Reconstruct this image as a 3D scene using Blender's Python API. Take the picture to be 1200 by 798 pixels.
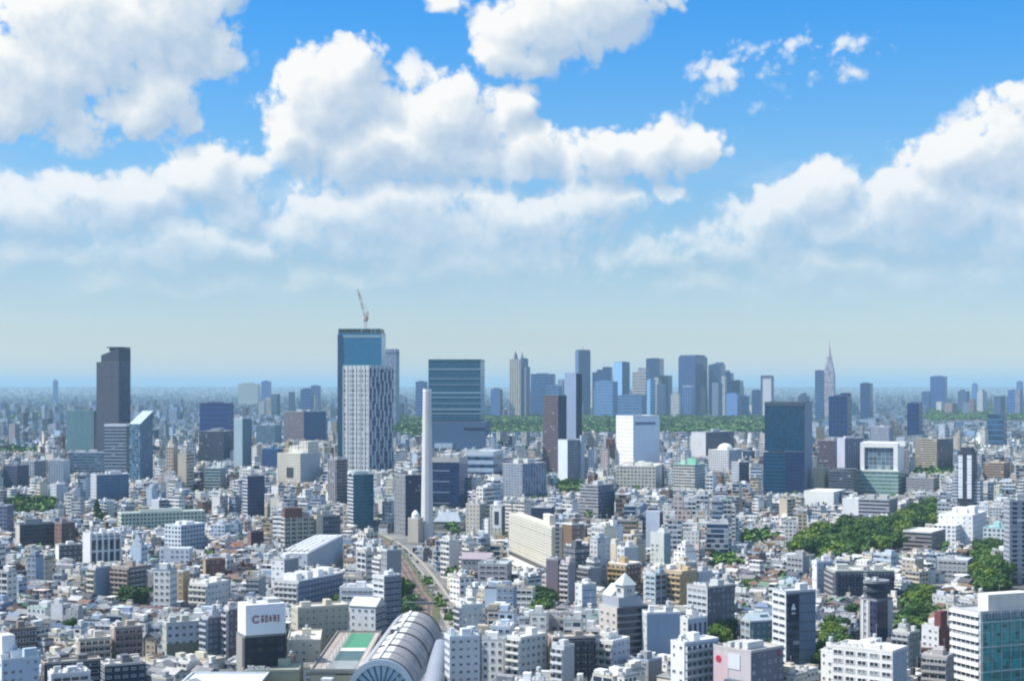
import bpy, math, random
import numpy as np
from mathutils import Vector

for o in list(bpy.data.objects):
    bpy.data.objects.remove(o)
S = bpy.context.scene
COL = S.collection
R_ = math.radians
F, HC, HX, HY = 1800.0, 130.0, 600.0, 452.0      # focal length in photo pixels, camera height, horizon

# ------------------------------------------------------------------ camera
cd = bpy.data.cameras.new('camera')
cam = bpy.data.objects.new('camera', cd)
COL.objects.link(cam)
cam.location = (0, 0, HC)
cam.rotation_euler = (R_(90), 0, 0)
cd.sensor_width = 36.0
cd.lens = 36.0 * F / 1200.0
cd.shift_y = 53.0 / 1200.0
cd.clip_start = 1.0
cd.clip_end = 300000.0
S.camera = cam

# ------------------------------------------------------------------ render / exposure
S.view_settings.view_transform = 'Standard'
S.view_settings.look = 'None'
S.view_settings.gamma = 1.0
S.view_settings.exposure = 0.62
S.render.engine = 'CYCLES'
S.cycles.use_denoising = True
S.cycles.filter_width = 2.2
S.cycles.max_bounces = 5
S.cycles.diffuse_bounces = 2
S.cycles.glossy_bounces = 2
S.cycles.volume_bounces = 1
S.cycles.transmission_bounces = 2
S.cycles.transparent_max_bounces = 4
S.cycles.caustics_reflective = False
S.cycles.caustics_refractive = False

# ------------------------------------------------------------------ sun and sky
SUN_EL, SUN_AZ = 52.0, -98.0                   # azimuth from +Y (view), positive to the right
sd = Vector((math.sin(R_(SUN_AZ)) * math.cos(R_(SUN_EL)), math.cos(R_(SUN_AZ)) * math.cos(R_(SUN_EL)), math.sin(R_(SUN_EL))))
sl = bpy.data.lights.new('sun', 'SUN')
sl.energy = 4.55
sl.angle = R_(0.53)
sl.color = (1.0, 0.95, 0.86)
sun = bpy.data.objects.new('sun', sl)
COL.objects.link(sun)
sun.rotation_euler = sd.to_track_quat('Z', 'Y').to_euler()
sun.location = (0, 0, 900)


class NT:
    """small helper to wire node trees"""
    def __init__(s, tree):
        s.t = tree
        s.n = tree.nodes
        s.l = tree.links

    def put(s, sock, v):
        if v is None:
            return
        if isinstance(v, bpy.types.NodeSocket):
            s.l.new(v, sock)
        else:
            try:
                sock.default_value = v
            except Exception:
                sock.default_value = tuple(v) + (1.0,)

    def math(s, op, a, b=None, c=None, clamp=False):
        n = s.n.new('ShaderNodeMath')
        n.operation = op
        n.use_clamp = clamp
        for i, v in enumerate((a, b, c)):
            s.put(n.inputs[i], v)
        return n.outputs[0]

    def vec(s, op, a, b=None, scale=None):
        n = s.n.new('ShaderNodeVectorMath')
        n.operation = op
        s.put(n.inputs[0], a)
        s.put(n.inputs[1], b)
        if scale is not None:
            s.put(n.inputs['Scale'], scale)
        return n.outputs['Value'] if op in ('DOT_PRODUCT', 'LENGTH', 'DISTANCE') else n.outputs[0]

    def mix(s, f, a, b, mode='MIX'):
        n = s.n.new('ShaderNodeMix')
        n.data_type = 'RGBA'
        n.blend_type = mode
        s.put(n.inputs['Factor'], f)
        s.put(n.inputs['A'], a)
        s.put(n.inputs['B'], b)
        return n.outputs['Result']

    def fmix(s, f, a, b):
        n = s.n.new('ShaderNodeMix')
        n.data_type = 'FLOAT'
        s.put(n.inputs['Factor'], f)
        s.put(n.inputs[2], a)
        s.put(n.inputs[3], b)
        return n.outputs[0]

    def noise(s, v, scale, detail=3, rough=.55, dim='3D', lac=2.0):
        n = s.n.new('ShaderNodeTexNoise')
        n.noise_dimensions = dim
        s.put(n.inputs['Vector'], v)
        n.inputs['Scale'].default_value = scale
        n.inputs['Detail'].default_value = detail
        n.inputs['Roughness'].default_value = rough
        n.inputs['Lacunarity'].default_value = lac
        return n.outputs['Fac']

    def voro(s, v, scale, smooth=.4):
        n = s.n.new('ShaderNodeTexVoronoi')
        n.voronoi_dimensions = '3D'
        n.feature = 'SMOOTH_F1' if smooth else 'F1'
        s.put(n.inputs['Vector'], v)
        n.inputs['Scale'].default_value = scale
        if smooth:
            n.inputs['Smoothness'].default_value = smooth
        return n.outputs['Distance']

    def ramp(s, f, pts, interp='LINEAR'):
        n = s.n.new('ShaderNodeValToRGB')
        n.color_ramp.interpolation = interp
        e = n.color_ramp.elements
        e[0].position, e[0].color = pts[0][0], tuple(pts[0][1]) + (1,)
        e[1].position, e[1].color = pts[-1][0], tuple(pts[-1][1]) + (1,)
        for p, c in pts[1:-1]:
            x = e.new(p)
            x.color = tuple(c) + (1,)
        s.put(n.inputs[0], f)
        return n.outputs['Color']

    def smooth(s, v, a, b):
        n = s.n.new('ShaderNodeMapRange')
        n.interpolation_type = 'SMOOTHSTEP'
        s.put(n.inputs['Value'], v)
        n.inputs['From Min'].default_value = a
        n.inputs['From Max'].default_value = b
        return n.outputs['Result']


# cumulus of this sky, each as (azimuth px, elevation px, half width, half height, strength) in the photo's angular pixels
PUFFS = [
    # big bank high on the left
    (130, 62, 140, 78, 1), (58, 118, 110, 68, 1), (205, 45, 85, 85, 1), (20, 146, 85, 44, .9), (185, 128, 72, 54, .9), (255, 10, 50, 42, .8),
    # band below it
    (240, 212, 72, 46, .95), (150, 246, 110, 40, .85), (40, 258, 95, 38, .85), (275, 240, 45, 40, .7), (200, 292, 150, 38, .75), (30, 302, 120, 36, .7),
    # great central cumulus
    (392, 122, 82, 66, 1), (415, 90, 45, 34, .9), (520, 140, 85, 60, 1), (352, 168, 52, 42, .9), (604, 128, 30, 28, .8), (465, 178, 150, 52, 1), (610, 172, 52, 38, .8),
    (700, 185, 62, 36, .8), (778, 182, 74, 36, .85), (832, 190, 30, 18, .6), (450, 262, 160, 58, .85), (600, 262, 118, 50, .8), (362, 275, 60, 46, .75), (690, 238, 60, 40, .7),
    (560, 306, 160, 40, .75), (295, 300, 60, 28, .7), (420, 325, 140, 22, .5), (790, 229, 24, 16, .5),
    # top centre
    (650, 38, 96, 50, 1), (705, 18, 66, 42, 1), (598, 72, 46, 30, .8), (760, 4, 52, 26, .7), (528, 10, 34, 18, .5),
    # wisps
    (858, 96, 46, 34, .22), (955, 74, 60, 32, .22), (985, 100, 30, 14, .22),
    # bank on the right
    (1190, 190, 110, 66, 1), (1112, 212, 84, 52, 1), (962, 236, 58, 40, .95), (1010, 268, 100, 42, .9), (1100, 265, 150, 48, .95), (868, 300, 104, 34, .6),
    (770, 292, 40, 24, .6), (1180, 285, 120, 44, .8), (990, 318, 180, 32, .65), (860, 330, 120, 20, .5), (1180, 325, 120, 26, .6),
    (905, 262, 70, 38, .85), (840, 288, 80, 30, .75), (1065, 245, 90, 44, 1), (600, 335, 140, 18, .45), (150, 332, 180, 20, .5), (1000, 348, 200, 16, .4),
    # more of the same sky outside the frame
    (1330, 150, 120, 70, 1), (1450, 220, 140, 60, .9), (-130, 120, 120, 80, 1), (-260, 230, 140, 60, .9), (1250, -120, 160, 70, 1), (300, -160, 170, 70, 1), (800, -180, 150, 60, .9), (-100, -200, 170, 80, 1),
]

W = bpy.data.worlds.new('World')
S.world = W
W.use_nodes = True
W.cycles.sampling_method = 'MANUAL'
W.cycles.sample_map_resolution = 512
nt = NT(W.node_tree)
W.node_tree.nodes.clear()
# cloud density group: vector (azimuth, elevation) in degrees-like units (1 unit = 100 photo px)
g = bpy.data.node_groups.new('cloud_density', 'ShaderNodeTree')
g.interface.new_socket('Vector', in_out='INPUT', socket_type='NodeSocketVector')
g.interface.new_socket('Density', in_out='OUTPUT', socket_type='NodeSocketFloat')
g.interface.new_socket('Base', in_out='OUTPUT', socket_type='NodeSocketFloat')
gn = NT(g)
gi = g.nodes.new('NodeGroupInput')
go = g.nodes.new('NodeGroupOutput')
P = gi.outputs[0]
warp = g.nodes.new('ShaderNodeTexNoise')
warp.noise_dimensions = '2D'
gn.put(warp.inputs['Vector'], P)
warp.inputs['Scale'].default_value = 1.3
warp.inputs['Detail'].default_value = 2
wv = gn.vec('SCALE', gn.vec('SUBTRACT', warp.outputs['Color'], (.5, .5, .5)), scale=.55)
PW = gn.vec('ADD', P, wv)
base = None
for (x, y, rx, ry, st) in PUFFS:
    c = ((x - HX) / 100, (HY - y) / 100, 0)
    d = gn.vec('MULTIPLY', gn.vec('SUBTRACT', PW, c), (100 / rx / 1.12, 100 / ry / 1.12, 0))
    q = gn.vec('DOT_PRODUCT', d, d)
    b = gn.math('MULTIPLY_ADD', q, -st, st)          # st*(1-r^2)
    base = b if base is None else gn.math('SMOOTH_MAX', base, b, .22)
base = gn.math('MAXIMUM', base, -1.6)
n1 = gn.noise(P, 2.1, 9, .60, '2D')
v1 = gn.voro(gn.vec('ADD', P, wv), 3.6, .35)
v2 = gn.voro(gn.vec('ADD', P, gn.vec('SCALE', wv, scale=.6)), 9.5, .3)
dn = gn.math('MULTIPLY_ADD', gn.math('SUBTRACT', n1, .5), 1.75, base)
dn = gn.math('MULTIPLY_ADD', gn.math('SUBTRACT', .42, v1), .6, dn)
dn = gn.math('MULTIPLY_ADD', gn.math('SUBTRACT', .42, v2), .36, dn)
g.links.new(dn, go.inputs[0])
g.links.new(base, go.inputs[1])

tc = nt.n.new('ShaderNodeTexCoord')
sp = nt.n.new('ShaderNodeSeparateXYZ')
nt.l.new(tc.outputs['Generated'], sp.inputs[0])
X_, Y_, Z_ = sp.outputs
az = nt.math('MULTIPLY', nt.math('ARCTAN2', X_, Y_), F / 100)
el = nt.math('MULTIPLY', nt.math('ARCSINE', nt.math('MINIMUM', nt.math('MAXIMUM', Z_, -1), 1)), F / 100)
cb = nt.n.new('ShaderNodeCombineXYZ')
nt.l.new(az, cb.inputs[0])
nt.l.new(el, cb.inputs[1])
PV = cb.outputs[0]


def dens(v):
    n = nt.n.new('ShaderNodeGroup')
    n.node_tree = g
    nt.put(n.inputs[0], v)
    return n.outputs[0], n.outputs[1]


d0, b0 = dens(PV)
d1, b1 = dens(nt.vec('ADD', PV, (-.13, .20, 0)))
sky = nt.n.new('ShaderNodeTexSky')
sky.sky_type = 'NISHITA'
sky.sun_disc = False
sky.sun_elevation = R_(SUN_EL)
sky.sun_rotation = R_(SUN_AZ)
sky.altitude = 100
sky.air_density = 1.0
sky.dust_density = .6
sky.ozone_density = 2.0
SKY_STRENGTH = .094
# pale horizon, deeper blue up the visible sky; unseen zenith brightened as added fill
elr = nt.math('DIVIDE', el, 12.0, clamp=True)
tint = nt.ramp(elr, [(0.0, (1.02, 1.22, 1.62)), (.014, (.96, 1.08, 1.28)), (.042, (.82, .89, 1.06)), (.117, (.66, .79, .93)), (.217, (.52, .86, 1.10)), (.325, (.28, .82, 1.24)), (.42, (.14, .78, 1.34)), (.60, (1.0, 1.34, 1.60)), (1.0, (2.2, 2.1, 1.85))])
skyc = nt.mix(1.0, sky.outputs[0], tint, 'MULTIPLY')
cover = nt.fmix(nt.smooth(el, 1.2, 3.0), nt.smooth(d0, -.45, .75), nt.math('MULTIPLY', nt.smooth(d0, -.08, .40), nt.fmix(nt.smooth(b0, -.30, .40), .25, 1.0)))
# clouds thin out into the horizon haze
cover = nt.math('MULTIPLY', cover, nt.fmix(nt.smooth(el, .5, 1.9), .12, .98))
# thin veil of far stratus low in the sky
veil = nt.noise(nt.vec('MULTIPLY', PV, (.35, 1.5, 1)), 1.0, 5, .6, '2D')
veil = nt.math('MULTIPLY', nt.smooth(veil, .36, .66), nt.math('MULTIPLY', nt.smooth(el, .55, 1.3), nt.math('SUBTRACT', 1.0, nt.smooth(el, 1.7, 2.9))))
cover = nt.math('MAXIMUM', cover, nt.math('MULTIPLY', veil, .62))
relief = nt.math('SUBTRACT', d0, d1)
lit = nt.math('MULTIPLY_ADD', relief, .30, .66)
thick = nt.smooth(b1, .15, 1.0)
lit = nt.math('MULTIPLY_ADD', thick, -.33, lit)
lit = nt.math('ADD', lit, nt.math('MULTIPLY', nt.math('SUBTRACT', b0, b1), 1.05), clamp=True)
CL = 6.9
ccol = nt.ramp(lit, [(0.0, (.46 * CL, .60 * CL, .77 * CL)), (.35, (.62 * CL, .72 * CL, .835 * CL)), (.62, (.76 * CL, .83 * CL, .89 * CL)), (.85, (.92 * CL, .94 * CL, .95 * CL)), (1.0, (1.0 * CL, 1.0 * CL, .985 * CL))])
# far cumulus takes the tint of the air in front of it
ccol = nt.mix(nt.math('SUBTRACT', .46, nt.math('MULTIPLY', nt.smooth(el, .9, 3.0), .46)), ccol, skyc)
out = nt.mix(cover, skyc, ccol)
bg = nt.n.new('ShaderNodeBackground')
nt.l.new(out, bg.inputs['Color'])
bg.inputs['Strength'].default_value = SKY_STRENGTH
wo = nt.n.new('ShaderNodeOutputWorld')
nt.l.new(bg.outputs[0], wo.inputs['Surface'])

# ------------------------------------------------------------------ materials
def lin(r, g_, b):
    f = lambda c: (c / 255 / 12.92) if c / 255 <= .04045 else ((c / 255 + .055) / 1.055) ** 2.4
    return (f(r), f(g_), f(b))


def new_mat(name):
    m = bpy.data.materials.new(name)
    m.use_nodes = True
    m.node_tree.nodes.clear()
    t = NT(m.node_tree)
    o = t.n.new('ShaderNodeOutputMaterial')
    p = t.n.new('ShaderNodeBsdfPrincipled')
    t.l.new(p.outputs[0], o.inputs['Surface'])
    return m, t, p


def base_colour(t, wall):
    """wall: a colour, 'obj' for the object's own colour, 'attr' for the painted-per-building colour attribute"""
    if wall == 'obj':
        return t.n.new('ShaderNodeObjectInfo').outputs['Color']
    if wall == 'attr':
        a = t.n.new('ShaderNodeAttribute')
        a.attribute_name = 'col'
        return a.outputs['Color']
    n = t.n.new('ShaderNodeRGB')
    n.outputs[0].default_value = tuple(wall) + (1,)
    return n.outputs[0]


def rnd_of(t, wall):
    if wall == 'attr':
        return t.n.new('ShaderNodeNewGeometry').outputs['Random Per Island']
    return t.n.new('ShaderNodeObjectInfo').outputs['Random']


def weather(t, col, amt=.22):
    """soot and rain streaks that belong to the wall itself"""
    tc_ = t.n.new('ShaderNodeTexCoord')
    geo = t.n.new('ShaderNodeNewGeometry')
    pos = geo.outputs['Position']
    s1 = t.noise(t.vec('MULTIPLY', pos, (.35, .35, .05)), 1.0, 4, .6)
    s2 = t.noise(pos, .06, 3, .5)
    f = t.math('ADD', t.math('MULTIPLY', s1, amt * 1.6), t.math('MULTIPLY', s2, amt))
    f = t.math('SUBTRACT', 1 + amt * .9, f)
    return t.mix(1.0, col, t.vec('SCALE', (1, 1, 1), scale=f), 'MULTIPLY')


_fac = {}


def fac(wall, glass=(.02, .035, .06), fx=(.2, .8), fy=(.3, .78), var=.8, rough=.12, stag=False, mull=None, dirt=.2, curtains=.04, metal=0.0):
    """facade: UV counts bays across and storeys up; the panes are cut out of each cell"""
    key = (wall, glass, fx, fy, var, rough, stag, mull, dirt, curtains, metal)
    if key in _fac:
        return _fac[key]
    m, t, p = new_mat('facade')
    uv = t.n.new('ShaderNodeUVMap').outputs[0]
    s = t.n.new('ShaderNodeSeparateXYZ')
    t.l.new(uv, s.inputs[0])
    u, v = s.outputs[0], s.outputs[1]
    fv = t.math('FRACT', v)
    iv = t.math('FLOOR', v)
    if stag:
        u = t.math('MULTIPLY_ADD', t.math('FRACT', t.math('MULTIPLY', iv, .5)), 1.0, u)
    fu = t.math('FRACT', u)
    iu = t.math('FLOOR', u)

    def inside(f, a, b):
        return t.math('LESS_THAN', t.math('ABSOLUTE', t.math('SUBTRACT', f, (a + b) / 2)), (b - a) / 2 + 1e-4)
    mask = t.math('MULTIPLY', inside(fu, *fx), inside(fv, *fy))
    c = t.n.new('ShaderNodeCombineXYZ')
    t.l.new(iu, c.inputs[0])
    t.l.new(iv, c.inputs[1])
    t.l.new(t.math('MULTIPLY', rnd_of(t, wall), 91.7), c.inputs[2])
    wn = t.n.new('ShaderNodeTexWhiteNoise')
    wn.noise_dimensions = '3D'
    t.l.new(c.outputs[0], wn.inputs['Vector'])
    r = wn.outputs['Value']
    gl = t.mix(1.0, glass, t.vec('SCALE', (1, 1, 1), scale=t.math('MULTIPLY_ADD', r, var * 2, 1 - var)), 'MULTIPLY')
    if curtains:
        gl = t.mix(t.math('MULTIPLY', t.math('GREATER_THAN', r, 1 - curtains), .55), gl, (.42, .42, .40))
    wc = base_colour(t, wall)
    if dirt:
        wc = weather(t, wc, dirt)
    t.put(p.inputs['Base Color'], t.mix(mask, wc, gl))
    t.put(p.inputs['Roughness'], t.fmix(mask, .8, rough))
    p.inputs['Metallic'].default_value = metal
    t.put(p.inputs['Specular IOR Level'], t.fmix(mask, .3, .5))
    _fac[key] = m
    return m


def plain(name, col, rough=.8, dirt=.2, metal=0.0, spec=.3):
    m, t, p = new_mat(name)
    c = base_colour(t, col)
    if dirt:
        c = weather(t, c, dirt)
    t.put(p.inputs['Base Color'], c)
    p.inputs['Roughness'].default_value = rough
    p.inputs['Metallic'].default_value = metal
    p.inputs['Specular IOR Level'].default_value = spec
    return m


def tiles(name, col, rough=.75):
    """roof covering in courses: the joints follow the UV in metres"""
    m, t, p = new_mat(name)
    uv = t.n.new('ShaderNodeUVMap').outputs[0]
    s = t.n.new('ShaderNodeSeparateXYZ')
    t.l.new(uv, s.inputs[0])
    f = t.math('FRACT', t.math('MULTIPLY', s.outputs[1], 1.1))
    k = t.math('MULTIPLY_ADD', f, .35, .78)
    c = weather(t, base_colour(t, col), .3)
    t.put(p.inputs['Base Color'], t.mix(1.0, c, t.vec('SCALE', (1, 1, 1), scale=k), 'MULTIPLY'))
    p.inputs['Roughness'].default_value = rough
    return m


def glass_mat(name, col, rough=.08, var=.6):
    m, t, p = new_mat(name)
    r = t.n.new('ShaderNodeObjectInfo').outputs['Random']
    k = t.math('MULTIPLY_ADD', r, var * 2, 1 - var)
    c = t.mix(1.0, col, t.vec('SCALE', (1, 1, 1), scale=k), 'MULTIPLY')
    c = t.mix(t.math('MULTIPLY', t.math('GREATER_THAN', r, .86), .5), c, (.40, .40, .38))
    t.put(p.inputs['Base Color'], c)
    p.inputs['Roughness'].default_value = rough
    return m


def deck(name, col, amt=.35):
    """flat roof felt: worn patches and puddle marks"""
    m, t, p = new_mat(name)
    pos = t.n.new('ShaderNodeNewGeometry').outputs['Position']
    a = t.noise(pos, .18, 5, .6)
    b = t.noise(pos, .9, 2, .6)
    k = t.math('ADD', t.math('MULTIPLY', a, amt * 1.6), t.math('MULTIPLY', b, amt * .6))
    k = t.math('SUBTRACT', 1 + amt * .85, k)
    t.put(p.inputs['Base Color'], t.mix(1.0, base_colour(t, col), t.vec('SCALE', (1, 1, 1), scale=k), 'MULTIPLY'))
    p.inputs['Roughness'].default_value = .85
    return m


STY = {'rib': ((0, 1), (.36, .82)), 'grid': ((.2, .8), (.3, .78)), 'glass': ((.05, .95), (.07, .93)), 'gband': ((0, 1), (.18, 1)), 'balc': ((.04, .96), (.42, .95)),
       'vert': ((.3, .8), (0, 1)), 'slit': ((.40, .60), (.12, .88)), 'fins': ((.32, .9), (.18, .86)), 'wide': ((.06, .94), (.3, .86)), 'blank': ((2, 2), (2, 2)), 'thin': ((0, 1), (.6, .8)), 'sparse': ((.35, .65), (.35, .7))}


def F_(style, wall, glass=(.018, .03, .055), **k):
    fx, fy = STY[style]
    if style == 'blank':
        k = {q: w for q, w in k.items() if q == 'dirt'}
        return fac(wall, glass, (2, 2), (2, 2), 0, .3, curtains=0, **k)
    return fac(wall, glass, fx, fy, **k)


M_plaster = plain('painted_wall', 'obj')
M_plaster_bulk = plain('painted_wall_bulk', 'attr')
M_deck = deck('roof_felt', 'obj')
M_deck_bulk = deck('roof_felt_bulk', 'attr')
M_tile = tiles('roof_tiles', 'obj')
M_tile_bulk = tiles('roof_tiles_bulk', 'attr')
M_glass = glass_mat('window_glass', (.035, .048, .07))
M_frame = plain('window_frame_paint', (.55, .56, .56), .5, 0)
M_steel = plain('galvanised_steel', (.45, .46, .47), .45, .2, .3)
M_white = plain('white_paint', (.78, .78, .76), .6)
M_unit = plain('plant_casing', (.56, .57, .56), .6, .25)
M_darkm = plain('dark_metal', (.06, .065, .075), .5, .1)
G_styles = ['grid', 'rib', 'balc', 'wide', 'gband']
GG = (.055, .068, .092)
GQ = {'gband': (.02, .055, .12), 'wide': (.03, .055, .10)}
M_near = {s_: F_(s_, 'obj', GQ.get(s_, GG), curtains=.25) for s_ in G_styles + ['blank', 'sparse']}
M_bulk = {s_: F_(s_, 'attr', GQ.get(s_, GG), curtains=.25) for s_ in G_styles + ['blank', 'sparse']}


# ------------------------------------------------------------------ mesh building
class MB:
    def __init__(s):
        s.v, s.f, s.uv, s.mi, s.fc = [], [], [], [], []
        s.cur = (1, 1, 1)
        s.T = None

    def poly(s, pts, uvs, m=0):
        b = len(s.v)
        if s.T:
            (ox, oy, oz), c, sn = s.T
            pts = [(ox + x * c - y * sn, oy + x * sn + y * c, oz + z) for x, y, z in pts]
        s.v.extend(pts)
        s.f.append(tuple(range(b, b + len(pts))))
        s.uv.extend(uvs)
        s.mi.append(m)
        s.fc.append(s.cur)

    def wall(s, a, b, z0, z1, m=0, cell=None, z1b=None):
        """vertical quad from a to b (outside on the right hand of a->b)"""
        L = math.hypot(b[0] - a[0], b[1] - a[1])
        z1b = z1 if z1b is None else z1b
        if cell:
            nu, k = max(1, round(L / cell[0])), 1.0 / cell[1]
            n = max(1, round((z1 - z0) * k))
            k = n / (z1 - z0)
        else:
            nu, k = L, 1.0
        s.poly([(a[0], a[1], z0), (b[0], b[1], z0), (b[0], b[1], z1b), (a[0], a[1], z1)], [(0, 0), (nu, 0), (nu, (z1b - z0) * k), (0, (z1 - z0) * k)], m)

    def flat(s, pts, z, m=0, up=True):
        q = [(p[0], p[1], z) for p in pts]
        if not up:
            q = q[::-1]
        s.poly(q, [(p[0], p[1]) for p in q], m)

    def box(s, x0, x1, y0, y1, z0, z1, m=0, mt=None, ms=None, cell=None, cs=None, top=True, bottom=False):
        ms = m if ms is None else ms
        cs = cell if cs is None else cs
        s.wall((x0, y0), (x1, y0), z0, z1, m, cell)
        s.wall((x1, y0), (x1, y1), z0, z1, ms, cs)
        s.wall((x1, y1), (x0, y1), z0, z1, m, cell)
        s.wall((x0, y1), (x0, y0), z0, z1, ms, cs)
        if top:
            s.flat([(x0, y0), (x1, y0), (x1, y1), (x0, y1)], z1, m if mt is None else mt)
        if bottom:
            s.flat([(x0, y0), (x1, y0), (x1, y1), (x0, y1)], z0, m if mt is None else mt, False)

    def prism(s, pts, z0, z1, m=0, mt=None, cell=None, top=True):
        n = len(pts)
        for i in range(n):
            s.wall(pts[i], pts[(i + 1) % n], z0, z1, m, cell)
        if top:
            s.flat(pts, z1, m if mt is None else mt)

    def cyl(s, cx, cy, r, z0, z1, n=12, m=0, mt=None, r1=None, cell=None):
        r1 = r if r1 is None else r1
        A = [(math.cos(2 * math.pi * i / n), math.sin(2 * math.pi * i / n)) for i in range(n)]
        for i in range(n):
            a, b = A[i], A[(i + 1) % n]
            L = 2 * math.pi * r / n
            nu = L / (cell[0] if cell else 1)
            nv = (z1 - z0) / (cell[1] if cell else 1)
            s.poly([(cx + a[0] * r, cy + a[1] * r, z0), (cx + b[0] * r, cy + b[1] * r, z0), (cx + b[0] * r1, cy + b[1] * r1, z1), (cx + a[0] * r1, cy + a[1] * r1, z1)],
                   [(i * nu, 0), (i * nu + nu, 0), (i * nu + nu, nv), (i * nu, nv)], m)
        if r1 > .01:
            s.flat([(cx + a[0] * r1, cy + a[1] * r1) for a in A], z1, m if mt is None else mt)

    def parapet(s, x0, x1, y0, y1, z0, z1, t=.3, zd=None, m=0, md=1):
        """roof deck at zd inside an upstand from z0 to z1"""
        zd = z0 + .15 if zd is None else zd
        s.wall((x0, y0), (x1, y0), z0, z1, m)
        s.wall((x1, y0), (x1, y1), z0, z1, m)
        s.wall((x1, y1), (x0, y1), z0, z1, m)
        s.wall((x0, y1), (x0, y0), z0, z1, m)
        a0, a1, b0, b1 = x0 + t, x1 - t, y0 + t, y1 - t
        s.flat([(x0, y0), (x1, y0), (a1, b0), (a0, b0)], z1, m)
        s.flat([(x1, y0), (x1, y1), (a1, b1), (a1, b0)], z1, m)
        s.flat([(x1, y1), (x0, y1), (a0, b1), (a1, b1)], z1, m)
        s.flat([(x0, y1), (x0, y0), (a0, b0), (a0, b1)], z1, m)
        s.wall((a1, b0), (a0, b0), zd, z1, m)
        s.wall((a1, b1), (a1, b0), zd, z1, m)
        s.wall((a0, b1), (a1, b1), zd, z1, m)
        s.wall((a0, b0), (a0, b1), zd, z1, m)
        s.flat([(a0, b0), (a1, b0), (a1, b1), (a0, b1)], zd, md)

    def gable(s, x0, x1, y0, y1, z0, h, ov=.5, mr=0, mw=1, axis='x', hip=0.0):
        if axis == 'y':
            sw = lambda p: (p[1], p[0], p[2])
            x0, x1, y0, y1 = y0, y1, x0, x1
        else:
            sw = lambda p: p
        ym = (y0 + y1) / 2
        dz = ov * h / ((y1 - y0) / 2)
        X0, X1, Y0, Y1 = x0 - ov, x1 + ov, y0 - ov, y1 + ov
        hi = hip * (x1 - x0)
        A, B, C_, D = (X0, Y0, z0 - dz), (X1, Y0, z0 - dz), (X1, Y1, z0 - dz), (X0, Y1, z0 - dz)
        E, G = (X0 + hi, ym, z0 + h), (X1 - hi, ym, z0 + h)
        W_ = math.hypot((Y1 - Y0) / 2, h + dz)

        def q(pts, uvs, m):
            pts = [sw(p) for p in pts]
            if axis == 'y':
                pts, uvs = pts[::-1], uvs[::-1]
            s.poly(pts, uvs, m)
        L = X1 - X0
        q([A, B, G, E], [(0, 0), (L, 0), (L, W_), (0, W_)], mr)
        q([C_, D, E, G], [(0, 0), (L, 0), (L, W_), (0, W_)], mr)
        if hip:
            q([B, C_, G], [(0, 0), (5, 0), (2.5, W_)], mr)
            q([D, A, E], [(0, 0), (5, 0), (2.5, W_)], mr)
        else:
            q([(x1, y0, z0), (x1, y1, z0), (x1, ym, z0 + h)], [(0, 0), (5, 0), (2.5, 3)], mw)
            q([(x0, y1, z0), (x0, y0, z0), (x0, ym, z0 + h)], [(0, 0), (5, 0), (2.5, 3)], mw)
        # thin eaves seen from below
        q([D, C_, B, A], [(0, 0), (L, 0), (L, 5), (0, 5)], mw)

    def mesh(s, name, mats):
        me = bpy.data.meshes.new(name)
        me.from_pydata(s.v, [], s.f)
        uvl = me.uv_layers.new(name='UVMap')
        uvl.data.foreach_set('uv', np.array(s.uv, dtype=np.float32).ravel())
        for m in mats:
            me.materials.append(m)
        if len(mats) > 1:
            me.polygons.foreach_set('material_index', np.array(s.mi, dtype=np.int32))
        return me

    def paint(s, me):
        a = me.attributes.new('col', 'FLOAT_COLOR', 'CORNER')
        n = np.array([len(f) for f in s.f])
        c = np.repeat(np.array(s.fc, dtype=np.float32), n, axis=0)
        a.data.foreach_set('color', np.concatenate([c, np.ones((len(c), 1), np.float32)], 1).ravel())


def link(name, data, parent=None, color=None, loc=None, rz=0, scale=None):
    o = bpy.data.objects.new(name, data)
    COL.objects.link(o)
    if parent is not None:
        o.parent = parent
    if color is not None:
        o.color = tuple(color) + (1,)
    if loc is not None:
        o.location = loc
    if rz:
        o.rotation_euler = (0, 0, rz)
    if scale is not None:
        o.scale = scale
    return o


def part(root, name, mb, mats, color=None):
    return link(name, mb.mesh(name, mats), root, color)


def thing(name, label, cat, loc, rz=0.0, group=None):
    o = link(name, None, None, None, loc, rz)
    o['label'] = label
    o['category'] = cat
    if group:
        o['group'] = group
    return o


def tag(o, **k):
    for a, b in k.items():
        o[a] = b
    return o


def at(px, py, D):
    return Vector(((px - HX) / F * D, D, HC - (py - HY) / F * D))


def pix(x, y, z):
    return HX + F * x / y, HY - F * (z - HC) / y


# shared small meshes -------------------------------------------------
def unit_window():
    b = MB()   # x -.5...5, y -1 (outside)..0 (wall), z 0..1, a frame round a set-back pane with one mullion
    f = .09
    b.box(-.5, -.5 + f, -1, 0, 0, 1, 1)
    b.box(.5 - f, .5, -1, 0, 0, 1, 1)
    b.box(-.5 + f, .5 - f, -1, 0, 1 - f, 1, 1, bottom=True)
    b.box(-.5 + f, .5 - f, -1, 0, 0, f, 1)
    b.box(-.03, .03, -.8, -.2, f, 1 - f, 1, top=False)
    b.wall((-.5 + f, -.2), (.5 - f, -.2), f, 1 - f, 0)
    return b.mesh('window', [M_glass, M_frame])


def unit_band(n):
    b = MB()   # a ribbon of panes with mullions
    b.wall((-.5, -.25), (.5, -.25), .05, .95, 0)
    b.box(-.5, .5, -1, 0, .93, 1, 1, bottom=True)
    b.box(-.5, .5, -1, 0, 0, .07, 1)
    for i in range(n + 1):
        x = -.5 + i / n
        w = .06 / n
        b.box(max(-.5, x - w), min(.5, x + w), -.8, -.2, .07, .93, 1, top=False)
    return b.mesh('window_band', [M_glass, M_frame])


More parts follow.
